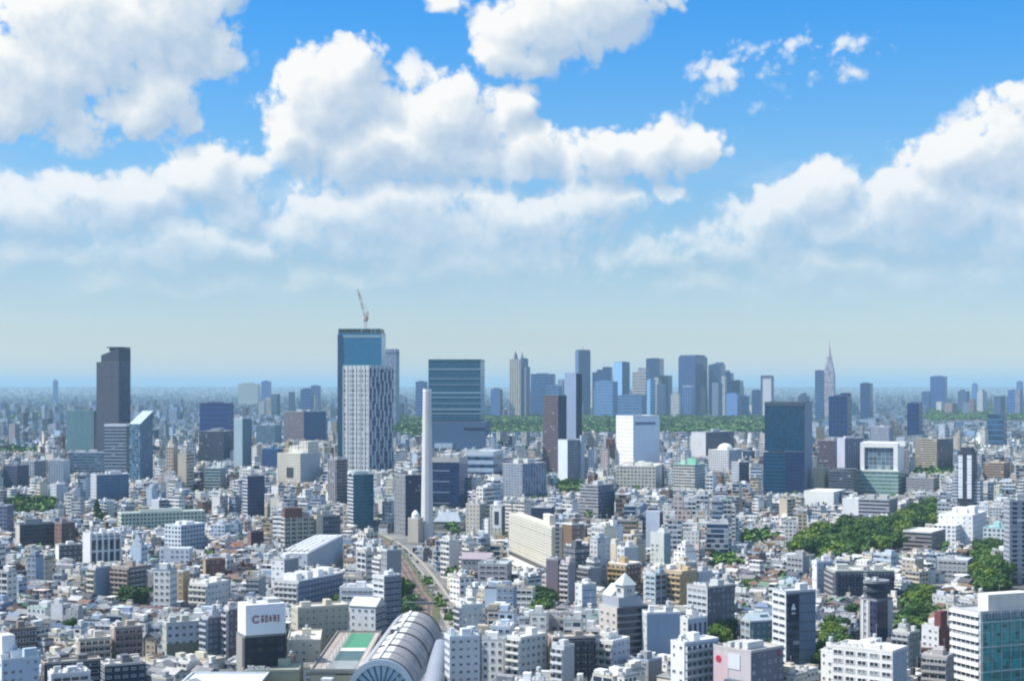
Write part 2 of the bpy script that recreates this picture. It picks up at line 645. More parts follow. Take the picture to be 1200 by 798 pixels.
ME_win = unit_window()
ME_band = {n: unit_band(n) for n in (2, 4, 6, 10, 16)}


def unit_balcony(n):
    b = MB()   # x -.5...5, y -1..0, z 0..1: floor, parapet, party walls
    b.box(-.5, .5, -1, 0, 0, .12, 0, bottom=True)
    b.box(-.5, .5, -1, -.92, .12, .95, 0)
    w = .012
    for i in range(n + 1):
        x = -.5 + i / n
        b.box(max(-.5, x - w), min(.5, x + w), -.92, 0, .12, 2.3 if i in (0, n) else 2.0, 0)
    return b.mesh('balcony', [M_plaster])


ME_balc = {n: unit_balcony(n) for n in (1, 2, 3, 4, 5, 6, 8)}


def ac_mesh():
    b = MB()
    b.box(-.5, .5, -.5, .5, .1, 1, 0)
    b.cyl(0, 0, .36, 1, 1.06, 10, 1)
    b.box(-.45, -.35, -.45, .45, 0, .1, 1)
    b.box(.35, .45, -.45, .45, 0, .1, 1)
    return b.mesh('air_conditioner', [M_unit, M_darkm])


def tank_mesh():
    b = MB()
    for x in (-.35, .35):
        for y in (-.35, .35):
            b.box(x - .05, x + .05, y - .05, y + .05, 0, .35, 1)
    b.cyl(0, 0, .5, .35, 1.1, 12, 0)
    b.cyl(0, 0, .5, 1.1, 1.25, 12, 0, r1=.12)
    return b.mesh('water_tank', [plain('tank_shell', (.50, .52, .53), .6, .2), M_darkm])


def antenna_mesh():
    b = MB()
    b.box(-.04, .04, -.04, .04, 0, 1, 0)
    b.box(-.5, .5, -.03, .03, .82, .85, 0, bottom=True)
    b.box(-.35, .35, -.03, .03, .92, .95, 0, bottom=True)
    return b.mesh('antenna', [M_steel])


ME_ac, ME_tank, ME_ant = ac_mesh(), tank_mesh(), antenna_mesh()

FACE = {'f': 0.0, 'r': math.pi / 2, 'b': math.pi, 'l': -math.pi / 2}


def face_xf(face, L, R, u, out=0.0):
    """point on a wall of an L x R block centred on the origin: u runs along the wall from its middle"""
    if face == 'f':
        return (u, -R / 2 - out)
    if face == 'b':
        return (-u, R / 2 + out)
    if face == 'r':
        return (L / 2 + out, u)
    return (-L / 2 - out, -u)


def dress(root, face, L, R, z0, H, style, color, cell=(3.0, 3.2), cap=90):
    """windows, window bands or balconies on one wall, each a part of its own"""
    Wd = L if face in 'fb' else R
    nv = max(1, round((H - z0) / cell[1]))
    nu = max(1, round(Wd / cell[0]))
    sv, su = (H - z0) / nv, Wd / nu
    rz = FACE[face]
    nb = 0
    rv = random.Random(int(root.location.x * 7 + root.location.y * 13) * 4 + 'frbl'.index(face))
    kw_, kh_, ks_ = rv.uniform(.38, .74), rv.uniform(.36, .56), rv.uniform(.26, .38)
    if style == 'grid' and nu * nv > cap:
        style = 'rib'
    for j in range(nv):
        z = z0 + j * sv
        if style in ('rib', 'gband'):
            k = min(ME_band, key=lambda q: abs(q - nu))
            x, y = face_xf(face, L, R, 0)
            hh = .46 if style == 'rib' else .74
            link('window_band', ME_band[k], root, None, (x, y, z + sv * .3), rz, (Wd * (.9 if style == 'rib' else .97), .16, sv * hh))
            nb += 1
        elif style == 'balc':
            k = min(ME_balc, key=lambda q: abs(q - nu))
            x, y = face_xf(face, L, R, 0)
            link('balcony', ME_balc[k], root, color, (x, y, z), rz, (Wd * .96, 1.4, 1.2))
            kb = min(ME_band, key=lambda q: abs(q - nu * 2))
            link('window_band', ME_band[kb], root, None, (x, y, z + .15), rz, (Wd * .9, .1, sv * .72))
            nb += 2
        elif style == 'grid':
            for i in range(nu):
                x, y = face_xf(face, L, R, -Wd / 2 + (i + .5) * su)
                link('window', ME_win, root, None, (x, y, z + sv * ks_), rz, (su * kw_, .14, sv * kh_))
                nb += 1
        elif style == 'wide':
            for i in range(nu):
                x, y = face_xf(face, L, R, -Wd / 2 + (i + .5) * su)
                link('window', ME_win, root, None, (x, y, z + sv * .26), rz, (su * .80, .2, sv * .52))
                nb += 1
        elif style == 'sparse':
            for i in range(nu):
                if rv.random() < .3:
                    continue
                x, y = face_xf(face, L, R, -Wd / 2 + (i + .5) * su)
                link('window', ME_win, root, None, (x, y, z + sv * .36), rz, (min(2.2, su * rv.choice((.28, .4, .5))), .14, sv * (.30 if rv.random() < .25 else .42)))
                nb += 1
    return nb


def roof_kit(root, L, R, H, rng, n_ac=2, tank=True, pent=True, color=(.5, .5, .5), ant=True, ox=0.0, oy=0.0):
    """things bolted to a flat roof: all parts of the building"""
    got = []
    if pent:
        w, d, h = min(L * .45, rng.uniform(3.5, 6)), min(R * .5, rng.uniform(3, 5)), rng.uniform(2.4, 3.6)
        x, y = ox + rng.uniform(-L * .22, L * .22), oy + rng.uniform(0, R * .2)
        b = MB()
        b.box(-w / 2, w / 2, -d / 2, d / 2, 0, h, 0, 1)
        o = part(root, 'penthouse', b, [M_plaster, M_deck], color)
        o.location = (x, y, H)
        got.append('penthouse')
        if tank and rng.random() < .4:
            s = rng.uniform(1.4, 2.2)
            link('water_tank', ME_tank, o, None, (0, 0, h), 0, (s, s, s))
            got.append('tank')
            tank = False
        if ant and rng.random() < .4:
            link('antenna', ME_ant, o, None, (w * .3, 0, h), rng.uniform(0, 3), (1.6, 1.6, rng.uniform(3, 6)))
            got.append('antenna')
    if tank and rng.random() < .45:
        s = rng.uniform(1.5, 2.4)
        link('water_tank', ME_tank, root, None, (ox + rng.choice((-1, 1)) * L * .32, oy - R * .25, H), 0, (s, s, s))
        got.append('tank')
    for i in range(n_ac):
        s = rng.uniform(1.1, 2.0)
        link('air_conditioner', ME_ac, root, None, (ox - L * .36 + i * min(2.4, L * .7 / max(1, n_ac)), oy - R * .3 + rng.uniform(-.4, .8), H), 0, (s * 1.3, s, s * .95))
    return got

# ------------------------------------------------------------------ ground
def ground_mat():
    m, t, p = new_mat('ground')
    pos = t.n.new('ShaderNodeNewGeometry').outputs['Position']
    a = t.noise(pos, .02, 5, .6)
    b = t.noise(pos, .0011, 4, .6)
    c = t.ramp(a, [(.3, (.07, .072, .075)), (.55, (.15, .15, .148)), (.72, (.26, .255, .24))])
    gmask = t.smooth(b, .54, .62)
    t.put(p.inputs['Base Color'], t.mix(t.math('MULTIPLY', gmask, .6), c, (.05, .085, .05)))
    p.inputs['Roughness'].default_value = .9
    return m


def rise(y):
    """the plain climbs gently toward the far uplands"""
    u = np.clip((y - 6000.0) / 26000.0, 0, 1)
    return 95.0 * u * u * (3 - 2 * u)


b = MB()
ys_ = [-2000.0] + [6000.0 + 650 * i for i in range(41)] + [88000.0]
for i in range(len(ys_) - 1):
    ya, yb = ys_[i], ys_[i + 1]
    za, zb = float(rise(ya)), float(rise(yb))
    b.poly([(-75000, ya, za), (75000, ya, za), (75000, yb, zb), (-75000, yb, zb)], [(0, 0), (1, 0), (1, 1), (0, 1)])
tag(link('ground', b.mesh('ground', [ground_mat()])), kind='structure')

# ------------------------------------------------------------------ landmarks and middle distance blocks
HERO = []      # footprints and what must stay in view


class T:
    """a block given by where its corners stand: xl/xc/xr are the left end, near corner and right end of its two visible walls,
    measured as bearings; D is how far off the near corner is, al how far the left wall is turned away"""

    def __init__(s, name, label, cat, short, xl, xc, xr, yt, yv, al=20, D=None, off=9, depth=25, group=None):
        s.D = D = D or 234000.0 / (yv + off - HY)
        C = at(xc, HY, D)
        a = max(R_(2), R_(al) + math.atan2(C.x, C.y))      # turned relative to the line of sight
        u, v = (-math.cos(a), math.sin(a)), (math.sin(a), math.cos(a))
        k1, k2 = (xl - HX) / F, (xr - HX) / F
        L = (C.x - k1 * C.y) / (math.cos(a) + k1 * math.sin(a)) if xl < xc else depth
        R = (k2 * C.y - C.x) / (math.sin(a) - k2 * math.cos(a)) if xr > xc and abs(math.sin(a) - k2 * math.cos(a)) > .02 else depth
        if R < 1 or R > 160:
            R = depth
        if L < 1 or L > 160:
            L = depth
        s.L, s.R = L, R
        s.H = H = HC - (yt - HY) / F * D
        s.c = (C.x + u[0] * L / 2 + v[0] * R / 2, C.y + u[1] * L / 2 + v[1] * R / 2)
        s.rz = -a
        s.root = thing(name, label, cat, (s.c[0], s.c[1], 0), -a, group)
        s.short = short
        s.px = D / F               # metres per photo pixel at this distance
        HERO.append(dict(c=s.c, rz=-a, L=L, R=R, x0=min(xl, xc), x1=max(xr, xc), yt=yt, yv=yv, D=D + max(L * math.sin(a), R * math.cos(a) if xr - xc > xc - xl else 0), short=short, root=s.root))

    def body(s, front, side=None, roof=(.42, .42, .43), cell=(3.2, 3.6), scell=None, z0=0.0, z1=None, color=(.5, .5, .5), inset=(0, 0, 0, 0), para=1.1, name='wall', roofname='roof', rim=None):
        z1 = s.H if z1 is None else z1
        x0, x1, y0, y1 = -s.L / 2 + inset[0], s.L / 2 - inset[1], -s.R / 2 + inset[2], s.R / 2 - inset[3]
        b = MB()
        b.box(x0, x1, y0, y1, z0, z1 - para, 0, None, 1, cell, scell or cell, top=False)
        o = part(s.root, name, b, [front, side or front], color)
        b = MB()
        b.parapet(x0 - .06, x1 + .06, y0 - .06, y1 + .06, z1 - para, z1, min(.35, s.L * .04))
        part(s.root, roofname, b, [rim or M_plaster, M_deck], roof)
        return o

    def add(s, name, x0, x1, y0, y1, z0, z1, mat, color=(.5, .5, .5), cell=None, top=None, smat=None):
        b = MB()
        b.box(x0, x1, y0, y1, z0, z1, 0, 1, 2, cell, bottom=z0 > .5)
        return part(s.root, name, b, [mat, top or M_deck, smat or mat], color)

    def units(s, n, rng, color=(.55, .55, .54), zh=(2, 5)):
        for i in range(n):
            w, d = s.L * rng.uniform(.12, .3), s.R * rng.uniform(.2, .4)
            x, y = s.L * (-.34 + .68 * (i + .5) / n), rng.uniform(-.15, .2) * s.R
            h = rng.uniform(*zh)
            s.add('rooftop_plant', x - w / 2, x + w / 2, y - d / 2, y + d / 2, s.H - .9, s.H + h, M_plaster, color)


rg = random.Random(7)
WHITE, OFFW, PALE, BEIGE, TAN, BROWN, MAROON, GREY, DGREY, NAVY, PBLUE, MINT = (.74, .75, .76), (.66, .64, .58), (.48, .50, .53), (.52, .46, .36), (.40, .30, .19), (.19, .12, .085), (.13, .055, .055), (.27, .28, .30), (.075, .08, .095), (.03, .045, .10), (.42, .52, .62), (.42, .56, .48)
GB = (.012, .035, .085)          # blue glass
GT = (.008, .06, .085)           # teal glass
GD = (.012, .02, .035)           # dark glass

# --- the left cluster: tall brown tower, its podium blocks
t = T('hotel_tower', 'tall brown-faced tower with a slanted notched crown, highest on the western side of the city', 'tower', 'the tall brown tower', 113, 139, 153, 424, 497, 32, D=2300)
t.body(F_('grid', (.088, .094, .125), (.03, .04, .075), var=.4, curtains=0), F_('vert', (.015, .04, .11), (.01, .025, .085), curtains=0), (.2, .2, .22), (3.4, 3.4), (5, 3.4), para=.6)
b = MB()   # raking crown
x0, x1, y0, y1, z = -t.L / 2, t.L / 2, -t.R / 2, t.R / 2, t.H
h2 = 16 * t.px
b.wall((x0 + 8, y0), (x1, y0), z, z + 10, 0, None, z + h2)
b.wall((x1, y0), (x1, y1), z, z + h2, 1)
b.wall((x1, y1), (x0 + 8, y1), z, z + h2, 1, None, z + 10)
b.wall((x0 + 8, y1), (x0 + 8, y0), z, z + 10, 0)
b.poly([(x0 + 8, y0, z + 10), (x1, y0, z + h2), (x1, y1, z + h2), (x0 + 8, y1, z + 10)], [(0, 0), (9, 0), (9, 9), (0, 9)], 1)
part(t.root, 'crown', b, [M_plaster, M_plaster], (.05, .06, .09))
t.add('helipad_deck', x0 + 17.5, x1, y0 + .3, y1 - .3, z + h2 + .4, z + h2 + 2, M_plaster, (.06, .07, .1))
t.add('crown_core', x0 + 19, x1 - 6, y0 + 5, y1 - 5, z + h2 - 4, z + h2 + .4, M_plaster, (.06, .07, .1))

t = T('office_block', 'pale teal flat-topped block standing just left of the tall brown tower', 'office building', 'the pale teal block', 78, 110, 114, 481, 528, 14, D=2360)
t.body(F_('sparse', (.20, .34, .36), (.10, .20, .22), var=.3), F_('grid', (.06, .12, .16)), (.30, .40, .42), (4, 4))
t = T('podium_building', 'long low blue-grey block with ribbon windows under the pale teal block', 'office building', 'the low ribbon-window block', 80, 121, 126, 530, 556, 8, D=2150)
t.body(F_('rib', (.17, .25, .33), (.05, .09, .15)), None, (.4, .45, .5), (4, 4.2))
t.units(2, rg)
t = T('office_block', 'striped office block with a bright white roof in front of the tall brown tower', 'office building', 'the white-roofed striped block', 122, 148, 153, 497, 553, 10, D=2050)
t.body(F_('rib', (.34, .38, .44), (.03, .05, .09)), F_('rib', (.1, .14, .2)), (.8, .8, .8), (5, 4.4), para=3)
t = T('wedge_building', 'glass office block with a raking triangular roof beside the tall brown tower', 'office building', 'the wedge-roofed glass block', 152, 164, 179, 497, 562, 40, D=2000)
b = MB()
x0, x1, y0, y1 = -t.L / 2, t.L / 2, -t.R / 2, t.R / 2
za, zb = t.H, t.H + 15 * t.px
b.wall((x0, y0), (x1, y0), 0, za, 0, (3, 4))
b.wall((x1, y0), (x1, y1), 0, za, 1, (3, 4), zb)
b.wall((x1, y1), (x0, y1), 0, zb, 0, (3, 4))
b.wall((x0, y1), (x0, y0), 0, zb, 0, (3, 4), za)
part(t.root, 'wall', b, [F_('gband', (.12, .22, .30), (.05, .11, .17)), F_('vert', (.16, .26, .38), (.02, .05, .12))])
b = MB()
b.poly([(x0 - .3, y0 - .3, za + .2), (x1 + .3, y0 - .3, za + .2), (x1 + .3, y1 + .3, zb + .2), (x0 - .3, y1 + .3, zb + .2)], [(0, 0), (9, 0), (9, 9), (0, 9)])
b.poly([(x0 - .3, y1 + .3, zb - .5), (x1 + .3, y1 + .3, zb - .5), (x1 + .3, y0 - .3, za - .5), (x0 - .3, y0 - .3, za - .5)], [(0, 0), (9, 0), (9, 9), (0, 9)])
part(t.root, 'roof', b, [M_plaster], (.38, .47, .50))

# --- the new glass tower with the crane
t = T('glass_tower', 'tall teal glass tower still under construction with a dark green crown', 'tower', 'the tall teal glass tower', 396, 447, 452, 386, 546, 9, D=2330)
SCR = t
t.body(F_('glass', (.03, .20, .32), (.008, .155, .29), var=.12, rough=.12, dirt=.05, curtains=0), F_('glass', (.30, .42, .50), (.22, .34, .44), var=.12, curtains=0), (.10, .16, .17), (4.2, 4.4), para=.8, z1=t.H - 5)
t.add('corner_strip', -t.L / 2 - .5, -t.L / 2 + 7, -t.R / 2 - .6, t.R / 2, 0, t.H - 8, F_('gband', (.012, .09, .17), (.003, .06, .135), var=.1, curtains=0), cell=(4, 4.4))
t.add('service_band', -t.L / 2 + 7.2, t.L / 2 - .5, -t.R / 2 - .25, -t.R / 2 + 3, t.H - 12.5, t.H - 8.5, M_plaster, (.30, .42, .46))
t.add('crown', -t.L / 2 + .6, t.L / 2 - 2, -t.R / 2 + .8, t.R / 2 - 1, t.H - 5.4, t.H + 1, F_('vert', (.035, .085, .085), (.02, .04, .05)), cell=(3, 6))
for i in range(9):
    x = -t.L / 2 + 4 + i * (t.L - 8) / 8
    t.add('guard_post', x - .25, x + .25, -t.R / 2 + 1.5, -t.R / 2 + 2, t.H + .6, t.H + 3.2, M_steel)

# crane standing on its roof
cz = SCR.H + 1
cx, cy = at(428.5, HY, SCR.D + SCR.R / 2).x, SCR.D + SCR.R / 2
cr = thing('tower_crane', 'red and white luffing crane with a raised jib on top of the tall teal tower', 'crane', (cx, cy, cz))
M_crane = plain('crane_red', (.42, .10, .06), .5, .2)
M_cranew = plain('crane_white', (.62, .60, .58), .5, .2)
px_ = cy / F


def truss(b, p, q, w, n, mats):
    """square lattice boom from p to q in n bays, the bays alternating between materials"""
    p, q = Vector(p), Vector(q)
    d = (q - p).normalized()
    s1 = d.cross(Vector((0, 1, 0))).normalized() * w / 2
    s2 = d.cross(s1).normalized() * w / 2
    cs = [s1 + s2, s1 - s2, -s1 - s2, -s1 + s2]

    def bar(a, c, r, m):
        e = (c - a).normalized()
        k = e.cross(Vector((.3, .5, .8))).normalized() * r
        l_ = e.cross(k).normalized() * r
        ring = [k, l_, -k, -l_]
        for i in range(4):
            r0, r1 = ring[i], ring[(i + 1) % 4]
            b.poly([tuple(a + r0), tuple(a + r1), tuple(c + r1), tuple(c + r0)], [(0, 0), (1, 0), (1, 1), (0, 1)], m)
    for i in range(n):
        a, c = p.lerp(q, i / n), p.lerp(q, (i + 1) / n)
        m = mats[i % len(mats)]
        for j in range(4):
            bar(a + cs[j], c + cs[j], w * .13, m)
            bar(a + cs[j], c + cs[(j + 1) % 4], w * .09, m)


b = MB()
truss(b, (0, 0, 0), (0, 0, 12 * px_), 3.4, 5, [1])
part(cr, 'mast', b, [M_crane, M_cranew])
b = MB()
truss(b, (.5 * px_, 0, 11 * px_), (-9.5 * px_, 0, 47 * px_), 2.5, 9, [0, 0, 1])
part(cr, 'jib', b, [M_crane, M_cranew])
b = MB()
truss(b, (1 * px_, 0, 10 * px_), (2.6 * px_, 0, 21 * px_), 2.2, 4, [0])
part(cr, 'back_frame', b, [M_crane])
b = MB()
b.box(-2.2 * px_, 2.6 * px_, -1.6, 1.6, 9.5 * px_, 11.5 * px_, 0, bottom=True)
part(cr, 'slewing_deck', b, [M_crane])
b = MB()
b.box(1.4 * px_, 3.2 * px_, -1.4, 1.4, 11.6 * px_, 14 * px_, 0, bottom=True)
part(cr, 'counterweight', b, [M_crane])
b = MB()
b.box(-2.4 * px_, -1 * px_, -2.6, -1.7, 10.2 * px_, 12 * px_, 0, bottom=True)
part(cr, 'cab', b, [M_cranew])
b = MB()
truss(b, (2.6 * px_, 0, 21 * px_), (-9 * px_, 0, 46 * px_), .35, 2, [0])
part(cr, 'luffing_rope', b, [M_darkm])

# --- the white-finned tower in front of it
t = T('finned_tower', 'high-rise wrapped in white fins, in front of the tall teal glass tower', 'tower', 'the white-finned tower', 402, 433, 461, 428, 552, 42, D=2110)
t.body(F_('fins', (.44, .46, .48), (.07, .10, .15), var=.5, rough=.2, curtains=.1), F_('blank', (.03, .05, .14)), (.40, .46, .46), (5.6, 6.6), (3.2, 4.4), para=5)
rgf = random.Random(3)
NB = 6
for i in range(NB):      # crooked white blades on the shaded side
    y = -t.R / 2 + (i + .5) * t.R / NB
    b = MB()
    z, sgn = 4.0, 1 if i % 2 else -1
    while z < t.H - 2:
        z2 = min(t.H, z + rgf.uniform(11, 22))
        o = sgn * t.R * .028
        b.box(t.L / 2, t.L / 2 + 1.1, y - 1.3 + o, y + 1.3 + o, z, z2, 0, bottom=True)
        z, sgn = z2, -sgn
    part(t.root, 'white_blade', b, [M_plaster], (.50, .55, .60))
for i in range(7):
    x = -t.L / 2 + i * (t.L - 1.6) / 6
    t.add('white_rib', x + .3, x + 1.4, -t.R / 2 - .9, -t.R / 2, 3, t.H, M_plaster, (.46, .48, .50))
for j in range(17):
    z = 4 + j * (t.H - 8) / 17
    t.add('floor_edge', -t.L / 2 - .25, t.L / 2 + .3, -t.R / 2 - .35, t.R / 2, z, z + .7, M_plaster, (.40, .42, .44))

t = T('slab_tower', 'lavender-grey slab tower with a dark top band peeping out behind the teal glass tower', 'tower', 'the lavender slab tower', 447, 464, 468, 409, 480, 10, D=4300)
t.body(F_('vert', (.32, .33, .42), (.2, .22, .32)), F_('blank', (.30, .31, .40)), (.3, .3, .38), (5, 5), para=2)
t.add('top_band', -t.L / 2 - .4, t.L / 2 + .4, -t.R / 2 - .4, t.R / 2 + .4, t.H - 14, t.H - 9, M_plaster, (.12, .13, .2))

# --- the stacked-glass tower by the chimney
t = T('glass_office_tower', 'broad dark blue glass tower with white floor lines behind the white chimney', 'tower', 'the broad blue glass tower', 502, 563, 568, 421, 526, 5, D=2330)
HIK = t
pxm = t.px
zsplit = HC - (492 - HY) * pxm
t.body(F_('gband', (.035, .19, .29), (.003, .075, .14), var=.2, rough=.12, curtains=0, dirt=.05), F_('gband', (.28, .38, .46), (.12, .2, .28), curtains=0), (.06, .13, .14), (3.5, 4.6), para=3.2, z0=zsplit, rim=plain('teal_rim', (.02, .10, .12), .4, 0))
for (y, th, col) in ((433, .8, (.52, .60, .66)), (444, .6, (.4, .5, .56)), (451, .6, (.34, .45, .52)), (461, 1.4, (.35, .48, .58)), (466, .8, (.42, .53, .6)), (473, .7, (.35, .45, .55)), (480, 1.0, (.45, .53, .6)), (485, .8, (.4, .48, .56))):
    z = HC - (y - HY) * pxm
    t.add('floor_line', -t.L / 2 - .3, t.L / 2 + .3, -t.R / 2 - .35, t.R / 2 + .3, z, z + th * pxm, M_plaster, col)
t.add('recess_band', -t.L / 2 + 1, t.L / 2 - 1, -t.R / 2 + 1, t.R / 2 - 1, zsplit - 3 * pxm, zsplit, M_plaster, (.02, .03, .07))
zl = HC - (527 - HY) * pxm
t.add('lower_block', -t.L / 2 - .5, t.L / 2 + 6.5 * pxm, -t.R / 2 - 4, t.R / 2 + 4, zl, zsplit - 2 * pxm, F_('blank', (.075, .14, .25), dirt=.1), cell=(6, 6), top=M_deck)
t.add('dark_slot', t.L / 2 - 19 * pxm, t.L / 2 + 6.6 * pxm, -t.R / 2 - 4.2, -t.R / 2, HC - (504 - HY) * pxm, HC - (501 - HY) * pxm, M_plaster, (.015, .02, .06))
t.add('white_terrace', -t.L / 2 + 8 * pxm, -t.L / 2 + 29 * pxm, -t.R / 2 - 7, -t.R / 2 - 3.6, zl + 2 * pxm, zl + 7.5 * pxm, M_plaster, (.50, .58, .66))
t.add('base', -t.L / 2 + 1, t.L / 2 + 4 * pxm, -t.R / 2 - 2, t.R / 2 + 2, 0, zl, F_('gband', (.06, .09, .14), (.01, .02, .06)), cell=(4, 5))
t.add('antenna', -t.L / 2 + 8 * pxm, -t.L / 2 + 8.5 * pxm, 0, .6, t.H - 2, t.H + 4 * pxm, M_steel)

t = T('theatre_block', 'white-banded low building with dark windows right of the chimney, below the blue glass tower', 'building', 'the white-banded theatre block', 546, 578, 590, 529, 556, 12, D=1990)
t.body(F_('rib', (.40, .50, .60), (.02, .05, .12)), None, (.62, .66, .68), (6, 9), para=5, color=(.6, .66, .7))
t = T('glass_office_block', 'dark blue glass office block with a pale top band, right behind the white chimney', 'office building', 'the dark blue office block', 506, 538, 548, 536, 595, 12, D=1560)
t.body(F_('glass', (.03, .06, .14), (.012, .03, .09), var=.4, curtains=0), F_('glass', (.02, .07, .19), (.008, .035, .13), var=.4, curtains=0), (.50, .47, .42), (2.8, 3.7), para=5, color=(.4, .38, .36))
for i in range(4):
    z = t.H - 14 - i * 11
    t.add('frame_line', -t.L / 2 - .3, t.L / 2 - t.L * .35, -t.R / 2 - .35, -t.R / 2, z, z + .8, M_plaster, (.30, .36, .44))
t.units(3, rg)
t = T('office_block', 'tall dark office slab with a plain grey side wall, left of the white chimney', 'office building', 'the dark slab left of the chimney', 462, 475, 497, 556, 633, 62, D=1330)
t.body(F_('sparse', (.20, .21, .23), (.05, .06, .09)), F_('grid', (.035, .05, .10), (.012, .022, .07)), (.3, .3, .31), (5, 3.6), (3, 3.6))
t.units(1, rg)
# --- chimney
ch = at(500.5, HY, 1290)
H_ch = HC - (459 - HY) / F * 1290
ck = thing('incinerator_chimney', 'tall slender white chimney with a grey cap line rising beside the railway', 'chimney', (ch.x, ch.y, 0))
b = MB()
b.cyl(0, 0, 5.6, 0, 22, 10, 0, r1=5.0)
b.cyl(0, 0, 5.0, 22, H_ch, 10, 0, r1=3.5)
part(ck, 'shaft', b, [plain('chimney_paint', (.60, .59, .58), .6, .15)])
b = MB()
b.cyl(0, 0, 3.6, H_ch, H_ch + 2.2, 10, 0, 1)
part(ck, 'cap', b, [M_white, M_darkm])
HERO.append(dict(c=(ch.x, ch.y), rz=0, L=13, R=13, x0=493, x1=508, yt=459, yv=622, D=1290, short='the white chimney', root=ck))
t = T('incinerator_hall', 'windowless pale building with a rounded white tank at the foot of the chimney', 'building', 'the hall at the chimney foot', 478, 490, 496, 607, 640, 25, D=1275)
t.body(F_('blank', (.50, .45, .38)), None, (.6, .58, .52), (4, 4))
b = MB()
b.cyl(0, 0, 3.2, t.H - 1, t.H + 3, 14, 0)
b.cyl(0, 0, 3.2, t.H + 3, t.H + 6, 14, 0, r1=1)
part(t.root, 'roof_tank', b, [M_white])
t = T('furnace_hall', 'low grey hall with a hipped metal roof just right of the chimney', 'hall', 'the hipped grey hall', 508, 540, 545, 611, 628, 8, D=1370, depth=28)
b = MB()
b.box(-t.L / 2, t.L / 2, -t.R / 2, t.R / 2, 0, t.H, 0, None, None, (5, 5), top=False)
part(t.root, 'wall', b, [F_('thin', (.30, .32, .33), (.1, .12, .14))])
b = MB()
b.gable(-t.L / 2, t.L / 2, -t.R / 2, t.R / 2, t.H, 7.5, .4, 0, 1, 'x', .22)
part(t.root, 'roof', b, [M_tile, M_plaster], (.30, .35, .42))

# --- right of centre
t = T('brown_tower', 'slim brown striped tower with a navy side, left of the pale blue slab', 'tower', 'the slim brown tower', 636, 654, 664, 463, 556, 22, D=2200)
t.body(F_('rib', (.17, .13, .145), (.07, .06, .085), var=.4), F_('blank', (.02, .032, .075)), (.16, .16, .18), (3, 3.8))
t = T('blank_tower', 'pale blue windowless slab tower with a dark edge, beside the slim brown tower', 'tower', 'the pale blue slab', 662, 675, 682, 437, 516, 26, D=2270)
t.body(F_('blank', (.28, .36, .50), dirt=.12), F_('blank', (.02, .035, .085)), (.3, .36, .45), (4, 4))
t = T('striped_office', 'office tower with a blank white end wall, below the pale blue slab', 'office building', 'the white-ended striped office', 654, 665, 685, 515, 572, 48, D=1960)
t.body(F_('blank', (.60, .66, .70)), F_('grid', (.17, .21, .27), (.03, .05, .10)), (.5, .53, .55), (4, 4), (3.4, 3.6))
t.add('stair_tower', t.L / 2 - .3, t.L / 2 + 2.5, t.R / 2 - 8, t.R / 2 - 2, 0, t.H + 5, M_plaster, (.36, .42, .50))
t = T('white_block', 'big white cubic block with fine lines and a blank shaded wall', 'office building', 'the big white cube', 722, 742, 773, 487, 546, 55, D=2130)
t.body(F_('thin', (.74, .74, .72), (.40, .43, .47), dirt=.08, var=.3), F_('blank', (.62, .70, .80), dirt=.08), (.66, .68, .7), (4, 5.2), (4, 5.2), para=2.5)  # right wall's pale blue is its shade put into the colour
t.add('dark_slot', t.L / 2 - .2, t.L / 2 + .25, -t.R / 2 + 3 * t.px, t.R / 2 - 6 * t.px, t.H - 13, t.H - 9, M_plaster, (.16, .2, .32))
t = T('podium_building', 'cream low building with rows of small windows at the foot of the big white cube', 'building', 'the cream podium', 722, 768, 778, 546, 574, 8, D=1890)
t.body(F_('grid', (.56, .54, .47), (.10, .11, .13)), F_('blank', (.5, .54, .6)), (.6, .6, .57), (4.5, 4.5))
t.units(3, rg, OFFW)
t = T('housing_slab', 'blue-grey housing slab with vertical wall strips, left of the white-ended striped office', 'apartment building', 'the blue-grey housing slab', 589, 612, 640, 543, 585, 38, D=1720)
t.body(F_('grid', (.28, .31, .36), (.10, .13, .18), var=.5), F_('vert', (.22, .28, .38), (.10, .15, .25)), (.42, .43, .45), (4, 3.1), (5, 3.1))
t.units(3, rg)
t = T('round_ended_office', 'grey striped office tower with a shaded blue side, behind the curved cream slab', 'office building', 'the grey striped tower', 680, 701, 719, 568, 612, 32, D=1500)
t.body(F_('rib', (.34, .34, .36), (.06, .07, .10)), F_('rib', (.10, .14, .23), (.02, .04, .1)), (.36, .37, .4), (3, 3.3))
t.units(2, rg)

# dark tower on the right, two stacked glass blocks
t = T('dark_tower', 'dark green-black glass tower with a pale side strip, biggest tower right of centre', 'tower', 'the dark glass tower', 896, 943, 952, 471, 580, 9, D=1800)
zs = HC - (529 - HY) * t.px
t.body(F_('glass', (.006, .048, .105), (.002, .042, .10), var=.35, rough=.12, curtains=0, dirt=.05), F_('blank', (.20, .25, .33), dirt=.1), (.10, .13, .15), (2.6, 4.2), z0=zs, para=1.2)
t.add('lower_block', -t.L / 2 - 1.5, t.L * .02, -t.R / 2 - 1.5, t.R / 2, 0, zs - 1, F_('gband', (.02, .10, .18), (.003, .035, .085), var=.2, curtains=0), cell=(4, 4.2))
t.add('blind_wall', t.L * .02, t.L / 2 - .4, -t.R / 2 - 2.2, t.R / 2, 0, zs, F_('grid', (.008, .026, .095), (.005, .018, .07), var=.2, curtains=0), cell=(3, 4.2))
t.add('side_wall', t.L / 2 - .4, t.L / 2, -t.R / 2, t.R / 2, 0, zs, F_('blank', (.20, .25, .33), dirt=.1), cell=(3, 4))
t.add('top_frame', -t.L / 2 - .2, t.L / 2 - 1, -t.R / 2 - .4, -t.R / 2, t.H - 4.6, t.H - 1.4, M_plaster, (.06, .09, .13))
